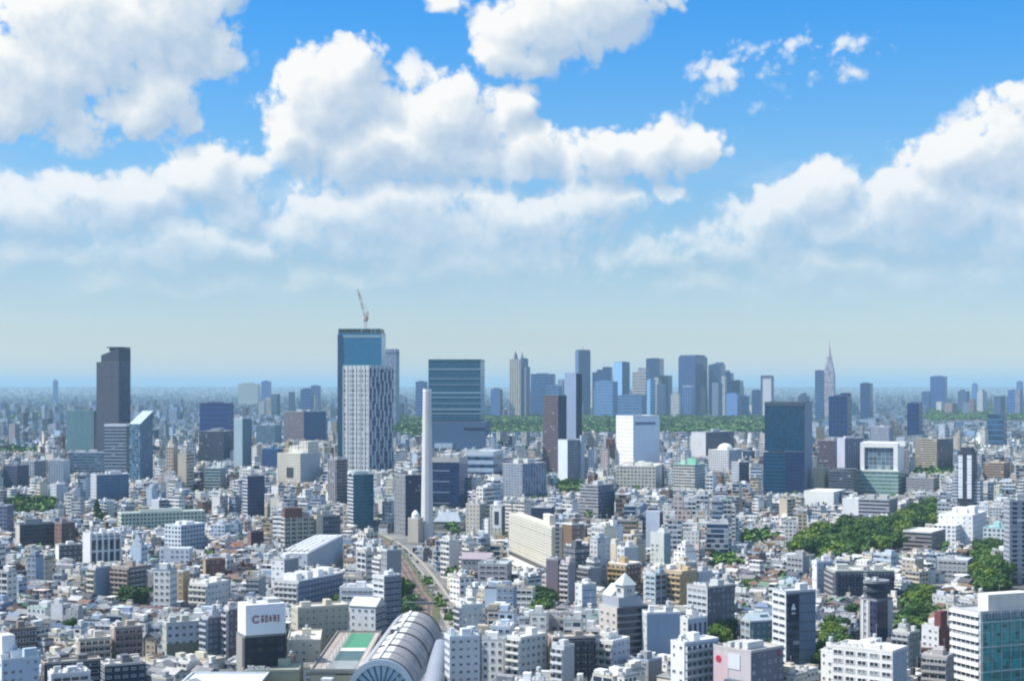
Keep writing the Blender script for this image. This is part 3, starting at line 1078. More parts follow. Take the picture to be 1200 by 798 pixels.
# white-framed bank
t = T('framed_building', 'white portal-framed office block on a green striped base', 'office building', 'the white portal block', 1008, 1052, 1059, 519, 582, 10, D=1830)
px = t.px
zb = HC - (553 - HY) * px
t.add('base', -t.L / 2 - 1, t.L / 2 + 1, -t.R / 2 - 2, t.R / 2, 0, zb, F_('rib', (.30, .42, .40), (.10, .20, .20), var=.3), cell=(4, 4.4))
t.add('base_cornice', -t.L / 2 - 1.5, t.L / 2 + 1.5, -t.R / 2 - 2.5, t.R / 2 + .3, zb, zb + 2, M_plaster, (.66, .70, .62))
t.add('wall', -t.L / 2 + 5, t.L / 2 - 5, -t.R / 2 + 2.5, t.R / 2 - 1, zb + 2, t.H - 6, F_('glass', (.30, .36, .42), (.10, .15, .20), var=.4), cell=(5, 5))
t.add('frame_column', -t.L / 2, -t.L / 2 + 5, -t.R / 2, t.R / 2, zb + 2, t.H - 5.8, M_white)
t.add('frame_column', t.L / 2 - 5, t.L / 2, -t.R / 2, t.R / 2, zb + 2, t.H - 5.8, M_white)
t.add('frame_beam', -t.L / 2, t.L / 2, -t.R / 2, t.R / 2, t.H - 5.8, t.H, M_white, (.7, .7, .7), None, M_white)
t.add('roof_arm', t.L / 2, t.L / 2 + 8 * px, -t.R / 2 + 3, -t.R / 2 + 12, t.H - 4, t.H + 2, M_white)
# apartment tower with white stripes
t = T('striped_apartment_tower', 'dark apartment tower with two bright white vertical stripes on a white podium', 'apartment building', 'the white-striped dark tower', 1122, 1140, 1145, 530, 602, 14, D=1580)
px = t.px
t.body(F_('grid', (.045, .05, .075), (.015, .02, .04)), F_('grid', (.05, .055, .08)), (.05, .06, .1), (2.8, 3.2), para=1)
for x in (-t.L * .30, t.L * .28):
    t.add('white_stripe', x - 2.3, x + 2.3, -t.R / 2 - .6, -t.R / 2, 14, t.H - 3, F_('thin', (.66, .70, .76), (.3, .35, .45), dirt=.08), cell=(4.6, 3.2), top=M_white)
for sx in (-1, 1):
    xa = t.L / 2 if sx > 0 else -t.L / 2 - 7.5 * px
    t.add('side_wing', xa, xa + 7.5 * px, -t.R / 2 + 3, t.R / 2 - 2, 0, t.H - 28, F_('balc', (.46, .50, .55), (.12, .16, .22)), cell=(3, 3.2))
t.add('crown', -t.L * .35, t.L * .35, -t.R * .3, t.R * .35, t.H - .5, t.H + 5, M_plaster, (.045, .05, .085))
t = T('hospital_block', 'stepped bright white low building below the white-striped dark tower', 'building', 'the stepped white podium', 1100, 1140, 1156, 603, 640, 14, D=1250)
t.body(F_('sparse', WHITE, (.2, .22, .25)), None, (.78, .78, .77), (5, 4), color=WHITE)
t.add('lower_wing', -t.L * .5, t.L * .15, -t.R / 2 - 16, -t.R / 2 - .2, 0, t.H - 8, F_('grid', WHITE, (.15, .17, .2)), (.8, .8, .8), (4, 3.5))
t.units(3, rg, WHITE)
# edge tower
t = T('apartment_tower', 'grey apartment tower with dark window columns at the eastern edge behind teal glass offices', 'apartment building', 'the grey eastern apartment tower', 1176, 1183, 1240, 586, 702, 70, D=1010)
t.body(F_('grid', (.34, .36, .40), (.05, .06, .10)), F_('vert', (.33, .35, .39), (.04, .055, .10)), (.35, .36, .38), (3, 3.1), (6.4, 3.1))
for j in range(19):
    t.add('floor_edge', t.L / 2 - .2, t.L / 2 + .35, -t.R / 2 - .1, t.R / 2, 4 + j * 3.1, 4.9 + j * 3.1, M_plaster, (.34, .36, .40))
t.add('frame', t.L / 2, t.L / 2 + .5, -t.R / 2 + 5, t.R / 2, t.H - 14, t.H - 12.5, M_plaster, (.55, .57, .6))
t.units(1, rg)

# --- spire tower and the far skyline
t = T('spire_tower', 'slender stepped tower ending in a pointed spire, far behind the dark glass tower', 'tower', 'the spire tower', 965, 977, 979, 437, 486, 12, D=5900)
px = t.px
t.body(F_('vert', (.37, .36, .41), (.25, .23, .30)), F_('vert', (.3, .3, .38), (.2, .2, .3)), (.45, .4, .42), (7, 8), para=1)
for (hw, y0_, y1_) in ((5.0, 437, 431), (3.9, 431, 425), (2.8, 425, 418)):
    t.add('spire_step', -hw * px, hw * px, -hw * px, hw * px, HC - (y0_ - HY) * px - 1, HC - (y1_ - HY) * px, F_('vert', (.37, .36, .41), (.28, .25, .32)), cell=(6, 9))
b = MB()
b.cyl(0, 0, 2.3 * px, HC - (418 - HY) * px, HC - (408 - HY) * px, 8, 0, r1=.8 * px)
b.cyl(0, 0, .7 * px, HC - (408 - HY) * px, HC - (398 - HY) * px, 6, 0, r1=.1 * px)
part(t.root, 'spire', b, [M_plaster], (.4, .34, .38))

FAR = [
    # name, label, short, xl, xc, xr, yt, yv, al, D, front, side, style
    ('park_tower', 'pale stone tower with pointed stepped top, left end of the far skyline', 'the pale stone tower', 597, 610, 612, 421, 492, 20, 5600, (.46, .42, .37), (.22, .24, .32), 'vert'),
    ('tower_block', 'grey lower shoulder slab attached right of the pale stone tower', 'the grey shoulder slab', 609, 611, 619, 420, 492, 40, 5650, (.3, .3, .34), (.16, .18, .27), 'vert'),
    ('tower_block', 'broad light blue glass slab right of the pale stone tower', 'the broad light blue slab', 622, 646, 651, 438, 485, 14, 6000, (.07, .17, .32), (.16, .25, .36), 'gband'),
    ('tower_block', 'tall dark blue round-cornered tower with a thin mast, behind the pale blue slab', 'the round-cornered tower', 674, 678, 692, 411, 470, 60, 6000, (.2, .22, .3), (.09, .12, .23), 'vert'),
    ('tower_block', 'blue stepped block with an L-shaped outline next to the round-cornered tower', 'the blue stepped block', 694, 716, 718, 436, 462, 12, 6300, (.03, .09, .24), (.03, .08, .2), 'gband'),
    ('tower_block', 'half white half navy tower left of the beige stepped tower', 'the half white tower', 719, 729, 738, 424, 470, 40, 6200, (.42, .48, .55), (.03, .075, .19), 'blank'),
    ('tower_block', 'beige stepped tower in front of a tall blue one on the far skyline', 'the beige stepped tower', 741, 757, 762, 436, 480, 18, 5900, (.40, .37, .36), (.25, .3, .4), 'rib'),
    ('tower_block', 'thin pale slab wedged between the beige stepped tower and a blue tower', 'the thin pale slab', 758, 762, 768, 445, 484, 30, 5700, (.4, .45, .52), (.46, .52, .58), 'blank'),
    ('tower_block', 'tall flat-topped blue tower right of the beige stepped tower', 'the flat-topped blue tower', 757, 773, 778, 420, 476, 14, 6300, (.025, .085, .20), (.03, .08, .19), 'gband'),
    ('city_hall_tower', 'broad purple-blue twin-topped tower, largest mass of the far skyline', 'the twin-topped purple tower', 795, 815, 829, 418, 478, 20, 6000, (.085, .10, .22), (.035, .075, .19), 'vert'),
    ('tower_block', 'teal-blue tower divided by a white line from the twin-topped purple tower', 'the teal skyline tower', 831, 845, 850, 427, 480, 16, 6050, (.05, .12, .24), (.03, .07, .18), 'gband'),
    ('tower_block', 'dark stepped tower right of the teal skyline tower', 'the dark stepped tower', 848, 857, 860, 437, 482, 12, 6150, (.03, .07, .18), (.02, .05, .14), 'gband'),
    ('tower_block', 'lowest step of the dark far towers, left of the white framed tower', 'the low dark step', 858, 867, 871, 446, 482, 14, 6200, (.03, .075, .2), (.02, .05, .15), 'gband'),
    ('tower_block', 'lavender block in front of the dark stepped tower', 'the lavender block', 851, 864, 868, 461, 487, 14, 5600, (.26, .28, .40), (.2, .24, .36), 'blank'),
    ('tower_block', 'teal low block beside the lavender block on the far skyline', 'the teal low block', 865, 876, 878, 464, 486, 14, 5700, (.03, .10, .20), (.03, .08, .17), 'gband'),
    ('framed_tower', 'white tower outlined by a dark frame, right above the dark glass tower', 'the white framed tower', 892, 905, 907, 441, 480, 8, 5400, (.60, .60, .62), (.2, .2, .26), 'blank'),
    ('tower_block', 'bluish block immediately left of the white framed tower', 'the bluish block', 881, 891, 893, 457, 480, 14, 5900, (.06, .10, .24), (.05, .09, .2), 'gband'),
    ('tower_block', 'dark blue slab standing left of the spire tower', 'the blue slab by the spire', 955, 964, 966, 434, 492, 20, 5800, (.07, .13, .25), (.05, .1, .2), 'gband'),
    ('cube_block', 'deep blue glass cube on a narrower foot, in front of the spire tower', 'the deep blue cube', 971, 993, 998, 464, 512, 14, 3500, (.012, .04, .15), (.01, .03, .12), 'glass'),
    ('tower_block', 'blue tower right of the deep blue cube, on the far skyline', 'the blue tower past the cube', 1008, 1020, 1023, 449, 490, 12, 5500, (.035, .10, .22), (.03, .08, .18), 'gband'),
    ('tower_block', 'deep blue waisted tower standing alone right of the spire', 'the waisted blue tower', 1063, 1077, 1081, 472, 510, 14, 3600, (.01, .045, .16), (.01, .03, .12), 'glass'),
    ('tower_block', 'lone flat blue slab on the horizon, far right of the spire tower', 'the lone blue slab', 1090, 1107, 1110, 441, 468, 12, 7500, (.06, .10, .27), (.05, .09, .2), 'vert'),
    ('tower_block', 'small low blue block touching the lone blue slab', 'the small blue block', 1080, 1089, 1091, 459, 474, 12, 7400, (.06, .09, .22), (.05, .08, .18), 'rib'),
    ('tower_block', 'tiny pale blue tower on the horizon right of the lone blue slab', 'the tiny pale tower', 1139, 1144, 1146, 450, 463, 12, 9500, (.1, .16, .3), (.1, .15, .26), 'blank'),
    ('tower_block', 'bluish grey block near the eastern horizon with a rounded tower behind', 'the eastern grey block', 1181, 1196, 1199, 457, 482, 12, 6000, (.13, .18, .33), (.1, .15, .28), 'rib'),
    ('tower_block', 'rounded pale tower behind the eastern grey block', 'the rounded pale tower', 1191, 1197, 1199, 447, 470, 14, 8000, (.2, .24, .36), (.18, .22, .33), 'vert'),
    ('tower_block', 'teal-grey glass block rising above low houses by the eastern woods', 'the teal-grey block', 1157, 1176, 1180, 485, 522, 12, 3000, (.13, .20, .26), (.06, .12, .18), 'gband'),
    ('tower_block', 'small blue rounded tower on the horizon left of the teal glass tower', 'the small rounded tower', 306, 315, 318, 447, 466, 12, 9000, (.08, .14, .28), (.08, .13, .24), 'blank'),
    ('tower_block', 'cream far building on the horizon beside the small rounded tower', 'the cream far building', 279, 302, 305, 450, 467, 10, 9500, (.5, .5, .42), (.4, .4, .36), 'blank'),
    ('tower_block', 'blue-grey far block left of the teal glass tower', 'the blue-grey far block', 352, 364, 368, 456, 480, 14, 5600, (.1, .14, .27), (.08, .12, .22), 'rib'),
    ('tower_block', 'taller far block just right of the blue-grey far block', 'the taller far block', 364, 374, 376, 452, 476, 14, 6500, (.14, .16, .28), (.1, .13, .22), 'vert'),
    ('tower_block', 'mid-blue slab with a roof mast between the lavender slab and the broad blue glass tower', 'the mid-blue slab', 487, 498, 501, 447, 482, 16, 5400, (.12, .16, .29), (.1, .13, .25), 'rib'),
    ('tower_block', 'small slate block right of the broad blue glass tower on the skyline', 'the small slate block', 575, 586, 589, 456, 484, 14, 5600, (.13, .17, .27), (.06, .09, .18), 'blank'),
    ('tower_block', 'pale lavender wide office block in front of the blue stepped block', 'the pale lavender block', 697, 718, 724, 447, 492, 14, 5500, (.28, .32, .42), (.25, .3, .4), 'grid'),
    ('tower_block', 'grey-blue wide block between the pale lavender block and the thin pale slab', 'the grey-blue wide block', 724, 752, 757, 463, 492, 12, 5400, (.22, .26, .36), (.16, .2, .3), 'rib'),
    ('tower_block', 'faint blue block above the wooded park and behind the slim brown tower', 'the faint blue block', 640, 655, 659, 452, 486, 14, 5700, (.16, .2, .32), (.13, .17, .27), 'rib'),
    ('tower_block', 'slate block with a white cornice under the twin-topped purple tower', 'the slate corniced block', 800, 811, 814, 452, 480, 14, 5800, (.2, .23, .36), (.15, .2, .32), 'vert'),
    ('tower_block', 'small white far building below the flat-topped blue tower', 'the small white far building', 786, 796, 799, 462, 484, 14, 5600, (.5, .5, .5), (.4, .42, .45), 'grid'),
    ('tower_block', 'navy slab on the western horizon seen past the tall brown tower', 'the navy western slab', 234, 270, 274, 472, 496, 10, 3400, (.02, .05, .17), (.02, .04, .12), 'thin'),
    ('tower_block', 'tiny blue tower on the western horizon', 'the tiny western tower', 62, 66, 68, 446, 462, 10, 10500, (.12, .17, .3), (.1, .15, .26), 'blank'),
]
rgk = random.Random(31)
for (nm, lab, sh, xl, xc, xr, yt, yv, al, D, fc, sc, st) in FAR:
    t = T(nm, lab, 'tower', sh, xl, xc, xr, yt, yv, al, D=D, depth=45)
    k = .8
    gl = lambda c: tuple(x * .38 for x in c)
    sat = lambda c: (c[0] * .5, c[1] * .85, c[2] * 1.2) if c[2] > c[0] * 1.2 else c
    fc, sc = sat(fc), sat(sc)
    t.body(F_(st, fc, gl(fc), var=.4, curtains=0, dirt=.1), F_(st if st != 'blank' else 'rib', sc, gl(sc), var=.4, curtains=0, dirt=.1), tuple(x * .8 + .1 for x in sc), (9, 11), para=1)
    p_ = t.px
    t.add('rooftop_plant', -t.L * .3, t.L * .2, -t.R * .2, t.R * .3, t.H - 1, t.H + rgk.uniform(.5, 1.4) * p_, M_plaster, tuple(x * .7 for x in fc))
    if sh == 'the pale stone tower':
        b = MB()
        b.cyl(-t.L * .05, 0, 3.6 * p_, t.H - 1, t.H + 6 * p_, 4, 0, r1=2.4 * p_)
        b.cyl(-t.L * .05, 0, 2.5 * p_, t.H + 6 * p_, t.H + 10 * p_, 4, 0, r1=.3)
        part(t.root, 'pinnacle', b, [M_plaster], (.30, .30, .28))
    elif sh == 'the grey shoulder slab':
        b = MB()
        b.cyl(-t.L * .1, -t.R * .22, 2.6 * p_, t.H - 1, t.H + 8 * p_, 4, 0, r1=.3)
        part(t.root, 'pinnacle', b, [M_plaster], (.2, .21, .26))
        t.add('low_shoulder', t.L / 2 - .2, t.L / 2 + 5 * p_, -t.R * .3, t.R * .3, 0, t.H - 10 * p_, M_plaster, (.15, .17, .26))
    elif sh == 'the round-cornered tower':
        t.add('roof_mast', -.6, .6, -.6, .6, t.H, t.H + 5 * p_, M_darkm)
        t.add('crown', -t.L * .45, t.L * .45, -t.R * .45, t.R * .45, t.H - .5, t.H + 1.2 * p_, M_plaster, (.06, .08, .14))
    elif sh == 'the blue stepped block':
        t.add('upper_step', t.L * .05, t.L / 2 - .3, -t.R * .49, t.R * .49, t.H - .5, t.H + 6 * p_, F_('gband', fc, gl(fc)), cell=(6, 6))
        t.add('middle_step', -t.L * .25, t.L * .05, -t.R * .49, t.R * .49, t.H - .5, t.H + 3 * p_, F_('gband', fc, gl(fc)), cell=(6, 6))
    elif sh == 'the beige stepped tower':
        t.add('upper_step', -t.L * .1, t.L * .48, -t.R * .4, t.R * .4, t.H - .5, t.H + 5 * p_, F_('rib', (.32, .31, .33), (.2, .2, .24)), cell=(6, 6))
    elif sh == 'the twin-topped purple tower':
        t.add('twin_top', -t.L * .5, -t.L * .2, -t.R * .4, t.R * .4, t.H - .5, t.H + 2 * p_, M_plaster, fc)
        t.add('twin_top', t.L * .05, t.L * .45, -t.R * .4, t.R * .4, t.H - .5, t.H + 2.2 * p_, M_plaster, fc)
    elif sh == 'the teal skyline tower':
        t.add('white_edge', -t.L / 2 - 1.3 * p_, -t.L / 2, -t.R / 2 - .5, -t.R / 2 + 3, 0, t.H + .6 * p_, M_plaster, (.7, .74, .78))
        t.add('upper_step', t.L * .0, t.L * .42, -t.R * .4, t.R * .4, t.H - .5, t.H + 2.4 * p_, M_plaster, fc)
    elif sh == 'the dark stepped tower':
        t.add('upper_step', -t.L * .5, t.L * .0, -t.R * .4, t.R * .4, t.H - .5, t.H + 3 * p_, M_plaster, fc)
    elif sh == 'the white framed tower':
        t.add('dark_frame', -t.L / 2 - .6 * p_, -t.L / 2 + 1.2 * p_, -t.R / 2 - 1, -t.R / 2 + 6, 0, t.H + p_, M_plaster, (.09, .09, .14))
        t.add('dark_frame', t.L / 2 - 1.2 * p_, t.L / 2 + .6 * p_, -t.R / 2 - 1.2, -t.R / 2 + 6, 0, t.H + p_, M_plaster, (.12, .12, .17))
        t.add('dark_frame', -t.L / 2 + 1.2 * p_, t.L / 2 - 1.2 * p_, -t.R / 2 - .9, -t.R / 2 + 6, t.H - 2 * p_, t.H + p_, M_plaster, (.14, .14, .2))
    elif sh == 'the deep blue cube':
        t.add('roof_step', t.L * .1, t.L * .48, -t.R * .3, t.R * .4, t.H - .5, t.H + 3.5 * p_, M_plaster, (.02, .04, .12))
    elif sh == 'the mid-blue slab':
        t.add('roof_mast', -2, -1, 0, 1, t.H, t.H + 4 * p_, M_steel)
    elif sh == 'the slate corniced block':
        t.add('cornice', -t.L / 2 - 1, t.L / 2 + 1, -t.R / 2 - 1, t.R / 2 + 1, t.H - 1.2 * p_, t.H - .2 * p_, M_plaster, (.5, .55, .6))

# smaller blocks that fill the foot of the skyline
FARX = []
rgx = random.Random(88)
FC = [('slate', (.13, .17, .27)), ('blue-grey', (.16, .21, .31)), ('pale', (.42, .45, .50)), ('lavender', (.27, .29, .38)), ('beige', (.38, .35, .31)), ('navy', (.04, .07, .16)), ('teal', (.05, .12, .19)), ('off-white', (.50, .50, .49)), ('brownish', (.22, .16, .16))]
for k in range(96):
    c0, c1, lo, hi = [(575, 900, 452, 482), (575, 900, 466, 484), (620, 875, 440, 470), (280, 480, 456, 474), (920, 1200, 456, 478)][0 if k < 20 else 1 if k < 42 else 2 if k < 74 else 3 if k < 84 else 4]
    x = rgx.uniform(c0, c1)
    w = rgx.uniform(6, 16)
    D = rgx.uniform(5720, 6900)
    cn, cc = rgx.choice(FC)
    t = T('far_block', 'x', 'tower', '', x - w / 2, x + w * rgx.uniform(.05, .4), x + w / 2, rgx.uniform(lo, hi), 486, rgx.uniform(15, 45), D=D, depth=30, group='far blocks of the skyline')
    st = rgx.choice(('rib', 'vert', 'grid', 'gband'))
    j = rgx.uniform(.8, 1.15)
    t.body(F_(st, cc, tuple(c * .5 for c in cc), var=.4, curtains=0, dirt=.1), None, tuple(c * .8 + .1 for c in cc), (6, 6), para=1)
    if rgx.random() < .6:
        t.add('rooftop_plant', -t.L * .3, t.L * rgx.uniform(0, .3), -t.R * .3, t.R * .3, t.H - 1, t.H + rgx.uniform(3, 8), M_plaster, tuple(c * .8 for c in cc))
    FARX.append((t, cn))

# ------------------------------------------------------------------ middle distance and near blocks, one row each
AB, OB, BD = ('apartment_building', 'apartment building'), ('office_building', 'office building'), ('building', 'building')
ROWS = [
    # kind, label, short, xl, xc, xr, yt, yv, al, off, front colour, front style, side colour (some with wall shade mixed in), side style, roof colour, plant boxes
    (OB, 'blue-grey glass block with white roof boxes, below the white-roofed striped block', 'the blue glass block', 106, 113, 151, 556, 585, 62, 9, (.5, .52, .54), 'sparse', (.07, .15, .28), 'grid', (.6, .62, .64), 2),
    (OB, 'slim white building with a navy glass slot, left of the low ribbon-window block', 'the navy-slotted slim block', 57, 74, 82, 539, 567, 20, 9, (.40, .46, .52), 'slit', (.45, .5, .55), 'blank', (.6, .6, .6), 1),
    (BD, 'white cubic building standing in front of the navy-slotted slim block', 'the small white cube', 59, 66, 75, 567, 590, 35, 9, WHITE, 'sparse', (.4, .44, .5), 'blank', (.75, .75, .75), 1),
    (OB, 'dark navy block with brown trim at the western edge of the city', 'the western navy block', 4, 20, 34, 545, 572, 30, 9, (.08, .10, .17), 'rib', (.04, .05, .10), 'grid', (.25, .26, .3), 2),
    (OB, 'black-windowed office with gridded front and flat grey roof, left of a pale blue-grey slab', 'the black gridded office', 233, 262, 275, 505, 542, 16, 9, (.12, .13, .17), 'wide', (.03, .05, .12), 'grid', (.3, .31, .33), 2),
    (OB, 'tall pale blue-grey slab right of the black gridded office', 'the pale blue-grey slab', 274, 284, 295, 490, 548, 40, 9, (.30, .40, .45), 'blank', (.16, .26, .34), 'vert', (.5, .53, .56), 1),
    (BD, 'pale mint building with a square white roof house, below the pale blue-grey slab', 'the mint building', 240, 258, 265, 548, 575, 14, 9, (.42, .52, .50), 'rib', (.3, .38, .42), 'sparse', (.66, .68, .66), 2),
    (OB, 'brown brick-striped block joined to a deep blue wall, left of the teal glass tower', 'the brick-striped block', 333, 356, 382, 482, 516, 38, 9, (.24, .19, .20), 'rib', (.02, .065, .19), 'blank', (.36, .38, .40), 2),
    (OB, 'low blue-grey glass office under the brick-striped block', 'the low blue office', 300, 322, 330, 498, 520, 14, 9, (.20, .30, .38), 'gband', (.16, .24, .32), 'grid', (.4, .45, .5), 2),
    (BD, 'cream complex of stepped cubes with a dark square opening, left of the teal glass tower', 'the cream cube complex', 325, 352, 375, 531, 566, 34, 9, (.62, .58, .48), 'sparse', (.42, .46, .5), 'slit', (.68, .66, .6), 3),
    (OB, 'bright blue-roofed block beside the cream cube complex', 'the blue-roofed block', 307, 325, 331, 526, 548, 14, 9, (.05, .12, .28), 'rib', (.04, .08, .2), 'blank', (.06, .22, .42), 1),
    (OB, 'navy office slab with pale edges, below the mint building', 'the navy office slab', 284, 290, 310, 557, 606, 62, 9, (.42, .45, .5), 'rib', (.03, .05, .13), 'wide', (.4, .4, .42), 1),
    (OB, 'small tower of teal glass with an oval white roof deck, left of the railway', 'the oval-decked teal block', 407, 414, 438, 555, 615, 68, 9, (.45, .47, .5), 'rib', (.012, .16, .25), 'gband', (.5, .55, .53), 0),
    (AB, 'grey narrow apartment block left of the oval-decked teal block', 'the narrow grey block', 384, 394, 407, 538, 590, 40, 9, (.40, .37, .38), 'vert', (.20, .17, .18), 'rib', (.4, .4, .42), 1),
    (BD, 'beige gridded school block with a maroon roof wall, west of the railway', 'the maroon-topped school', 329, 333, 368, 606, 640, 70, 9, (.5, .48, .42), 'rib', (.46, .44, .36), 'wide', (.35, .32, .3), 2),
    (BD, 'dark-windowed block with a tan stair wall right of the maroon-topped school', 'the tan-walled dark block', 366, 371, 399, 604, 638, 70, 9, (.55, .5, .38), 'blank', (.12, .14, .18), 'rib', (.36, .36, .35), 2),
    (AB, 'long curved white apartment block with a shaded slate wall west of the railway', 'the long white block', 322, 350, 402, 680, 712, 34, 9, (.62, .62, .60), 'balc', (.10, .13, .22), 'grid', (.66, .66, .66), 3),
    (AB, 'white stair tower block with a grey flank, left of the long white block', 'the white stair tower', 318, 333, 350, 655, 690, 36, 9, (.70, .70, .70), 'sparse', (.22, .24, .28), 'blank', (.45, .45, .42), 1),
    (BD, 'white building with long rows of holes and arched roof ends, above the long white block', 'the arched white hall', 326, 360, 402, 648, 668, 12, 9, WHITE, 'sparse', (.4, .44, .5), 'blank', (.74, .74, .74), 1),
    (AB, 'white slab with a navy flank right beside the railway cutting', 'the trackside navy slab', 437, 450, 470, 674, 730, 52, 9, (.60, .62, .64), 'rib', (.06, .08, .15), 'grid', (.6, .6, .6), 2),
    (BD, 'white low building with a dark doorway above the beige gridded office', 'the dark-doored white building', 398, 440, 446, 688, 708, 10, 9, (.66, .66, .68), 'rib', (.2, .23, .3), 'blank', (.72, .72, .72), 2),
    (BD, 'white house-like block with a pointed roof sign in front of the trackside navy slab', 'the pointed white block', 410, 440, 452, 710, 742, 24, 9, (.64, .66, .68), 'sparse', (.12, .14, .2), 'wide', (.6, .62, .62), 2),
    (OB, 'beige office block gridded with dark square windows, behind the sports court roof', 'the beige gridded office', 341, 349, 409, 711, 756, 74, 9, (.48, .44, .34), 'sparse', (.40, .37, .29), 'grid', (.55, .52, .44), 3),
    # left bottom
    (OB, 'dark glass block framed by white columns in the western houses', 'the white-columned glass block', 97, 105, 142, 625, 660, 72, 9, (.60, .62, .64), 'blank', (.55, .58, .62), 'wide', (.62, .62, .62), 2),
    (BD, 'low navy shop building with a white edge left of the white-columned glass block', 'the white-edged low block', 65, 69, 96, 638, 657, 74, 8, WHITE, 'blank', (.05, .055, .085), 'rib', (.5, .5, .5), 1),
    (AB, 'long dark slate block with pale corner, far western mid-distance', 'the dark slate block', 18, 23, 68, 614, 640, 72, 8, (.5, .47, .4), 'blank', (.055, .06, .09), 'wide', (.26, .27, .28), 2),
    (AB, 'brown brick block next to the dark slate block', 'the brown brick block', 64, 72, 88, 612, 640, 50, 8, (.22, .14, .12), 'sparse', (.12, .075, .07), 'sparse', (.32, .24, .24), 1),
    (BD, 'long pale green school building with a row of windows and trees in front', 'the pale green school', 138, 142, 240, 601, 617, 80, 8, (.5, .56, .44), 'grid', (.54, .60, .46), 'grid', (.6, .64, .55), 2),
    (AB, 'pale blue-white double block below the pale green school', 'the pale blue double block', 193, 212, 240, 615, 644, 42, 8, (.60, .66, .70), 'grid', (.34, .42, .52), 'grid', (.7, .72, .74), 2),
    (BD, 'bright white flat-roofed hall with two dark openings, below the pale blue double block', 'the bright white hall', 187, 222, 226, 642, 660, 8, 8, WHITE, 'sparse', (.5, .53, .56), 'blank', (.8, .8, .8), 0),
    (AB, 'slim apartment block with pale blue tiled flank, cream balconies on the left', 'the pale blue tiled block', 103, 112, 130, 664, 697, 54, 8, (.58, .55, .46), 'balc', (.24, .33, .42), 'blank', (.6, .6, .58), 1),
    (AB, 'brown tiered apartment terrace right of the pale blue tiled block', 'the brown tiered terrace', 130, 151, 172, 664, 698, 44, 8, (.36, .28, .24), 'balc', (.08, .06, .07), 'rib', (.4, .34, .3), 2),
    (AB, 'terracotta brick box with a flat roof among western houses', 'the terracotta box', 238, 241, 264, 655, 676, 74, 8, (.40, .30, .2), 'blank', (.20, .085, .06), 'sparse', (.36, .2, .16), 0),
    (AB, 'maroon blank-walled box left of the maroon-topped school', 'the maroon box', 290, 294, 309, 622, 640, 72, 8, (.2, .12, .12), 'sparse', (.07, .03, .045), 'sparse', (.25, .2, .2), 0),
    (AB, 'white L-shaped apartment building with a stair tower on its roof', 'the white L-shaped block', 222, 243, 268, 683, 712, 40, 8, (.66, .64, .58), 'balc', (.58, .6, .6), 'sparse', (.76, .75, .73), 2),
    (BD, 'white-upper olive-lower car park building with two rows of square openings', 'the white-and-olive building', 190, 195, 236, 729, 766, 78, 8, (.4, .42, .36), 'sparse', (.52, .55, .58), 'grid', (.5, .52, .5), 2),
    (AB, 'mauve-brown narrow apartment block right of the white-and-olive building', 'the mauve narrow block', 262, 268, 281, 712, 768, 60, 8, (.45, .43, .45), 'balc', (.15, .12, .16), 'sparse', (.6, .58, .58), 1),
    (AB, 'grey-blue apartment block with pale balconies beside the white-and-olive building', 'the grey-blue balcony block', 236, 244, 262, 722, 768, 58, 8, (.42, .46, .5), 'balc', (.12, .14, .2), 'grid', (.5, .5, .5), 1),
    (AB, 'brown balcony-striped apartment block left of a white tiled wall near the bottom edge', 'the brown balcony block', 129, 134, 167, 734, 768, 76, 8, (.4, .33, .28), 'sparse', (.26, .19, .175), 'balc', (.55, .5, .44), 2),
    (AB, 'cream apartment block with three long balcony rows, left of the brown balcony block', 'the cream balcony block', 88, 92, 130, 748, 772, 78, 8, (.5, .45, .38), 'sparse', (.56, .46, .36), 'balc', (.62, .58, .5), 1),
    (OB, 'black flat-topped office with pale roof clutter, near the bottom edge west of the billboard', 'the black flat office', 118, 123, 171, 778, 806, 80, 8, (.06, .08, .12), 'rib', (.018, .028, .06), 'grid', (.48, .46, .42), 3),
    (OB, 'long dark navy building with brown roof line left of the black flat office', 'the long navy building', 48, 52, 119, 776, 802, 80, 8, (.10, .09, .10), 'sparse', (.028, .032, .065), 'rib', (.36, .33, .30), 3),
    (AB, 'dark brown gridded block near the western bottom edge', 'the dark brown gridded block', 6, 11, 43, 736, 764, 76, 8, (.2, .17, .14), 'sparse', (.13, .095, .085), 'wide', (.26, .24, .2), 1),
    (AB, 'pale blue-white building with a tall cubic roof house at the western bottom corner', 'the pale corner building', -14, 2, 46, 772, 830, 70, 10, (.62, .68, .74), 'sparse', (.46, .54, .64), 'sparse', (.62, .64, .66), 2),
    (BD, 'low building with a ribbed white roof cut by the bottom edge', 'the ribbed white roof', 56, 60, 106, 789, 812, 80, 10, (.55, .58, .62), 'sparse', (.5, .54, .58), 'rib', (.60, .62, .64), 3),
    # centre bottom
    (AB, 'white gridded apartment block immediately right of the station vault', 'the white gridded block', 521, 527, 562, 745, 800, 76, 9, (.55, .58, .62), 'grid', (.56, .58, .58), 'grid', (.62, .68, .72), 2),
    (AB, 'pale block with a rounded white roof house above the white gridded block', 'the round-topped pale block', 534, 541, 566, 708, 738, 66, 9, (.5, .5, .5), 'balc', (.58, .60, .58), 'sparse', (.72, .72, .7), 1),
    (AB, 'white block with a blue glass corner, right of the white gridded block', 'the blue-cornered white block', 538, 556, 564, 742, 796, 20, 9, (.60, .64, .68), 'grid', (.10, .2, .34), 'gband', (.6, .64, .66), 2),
    (AB, 'stepped white apartment block with wide balconies, middle of the bottom edge', 'the stepped white block', 594, 610, 640, 746, 792, 42, 9, (.66, .66, .60), 'balc', (.48, .50, .50), 'grid', (.7, .7, .66), 2),
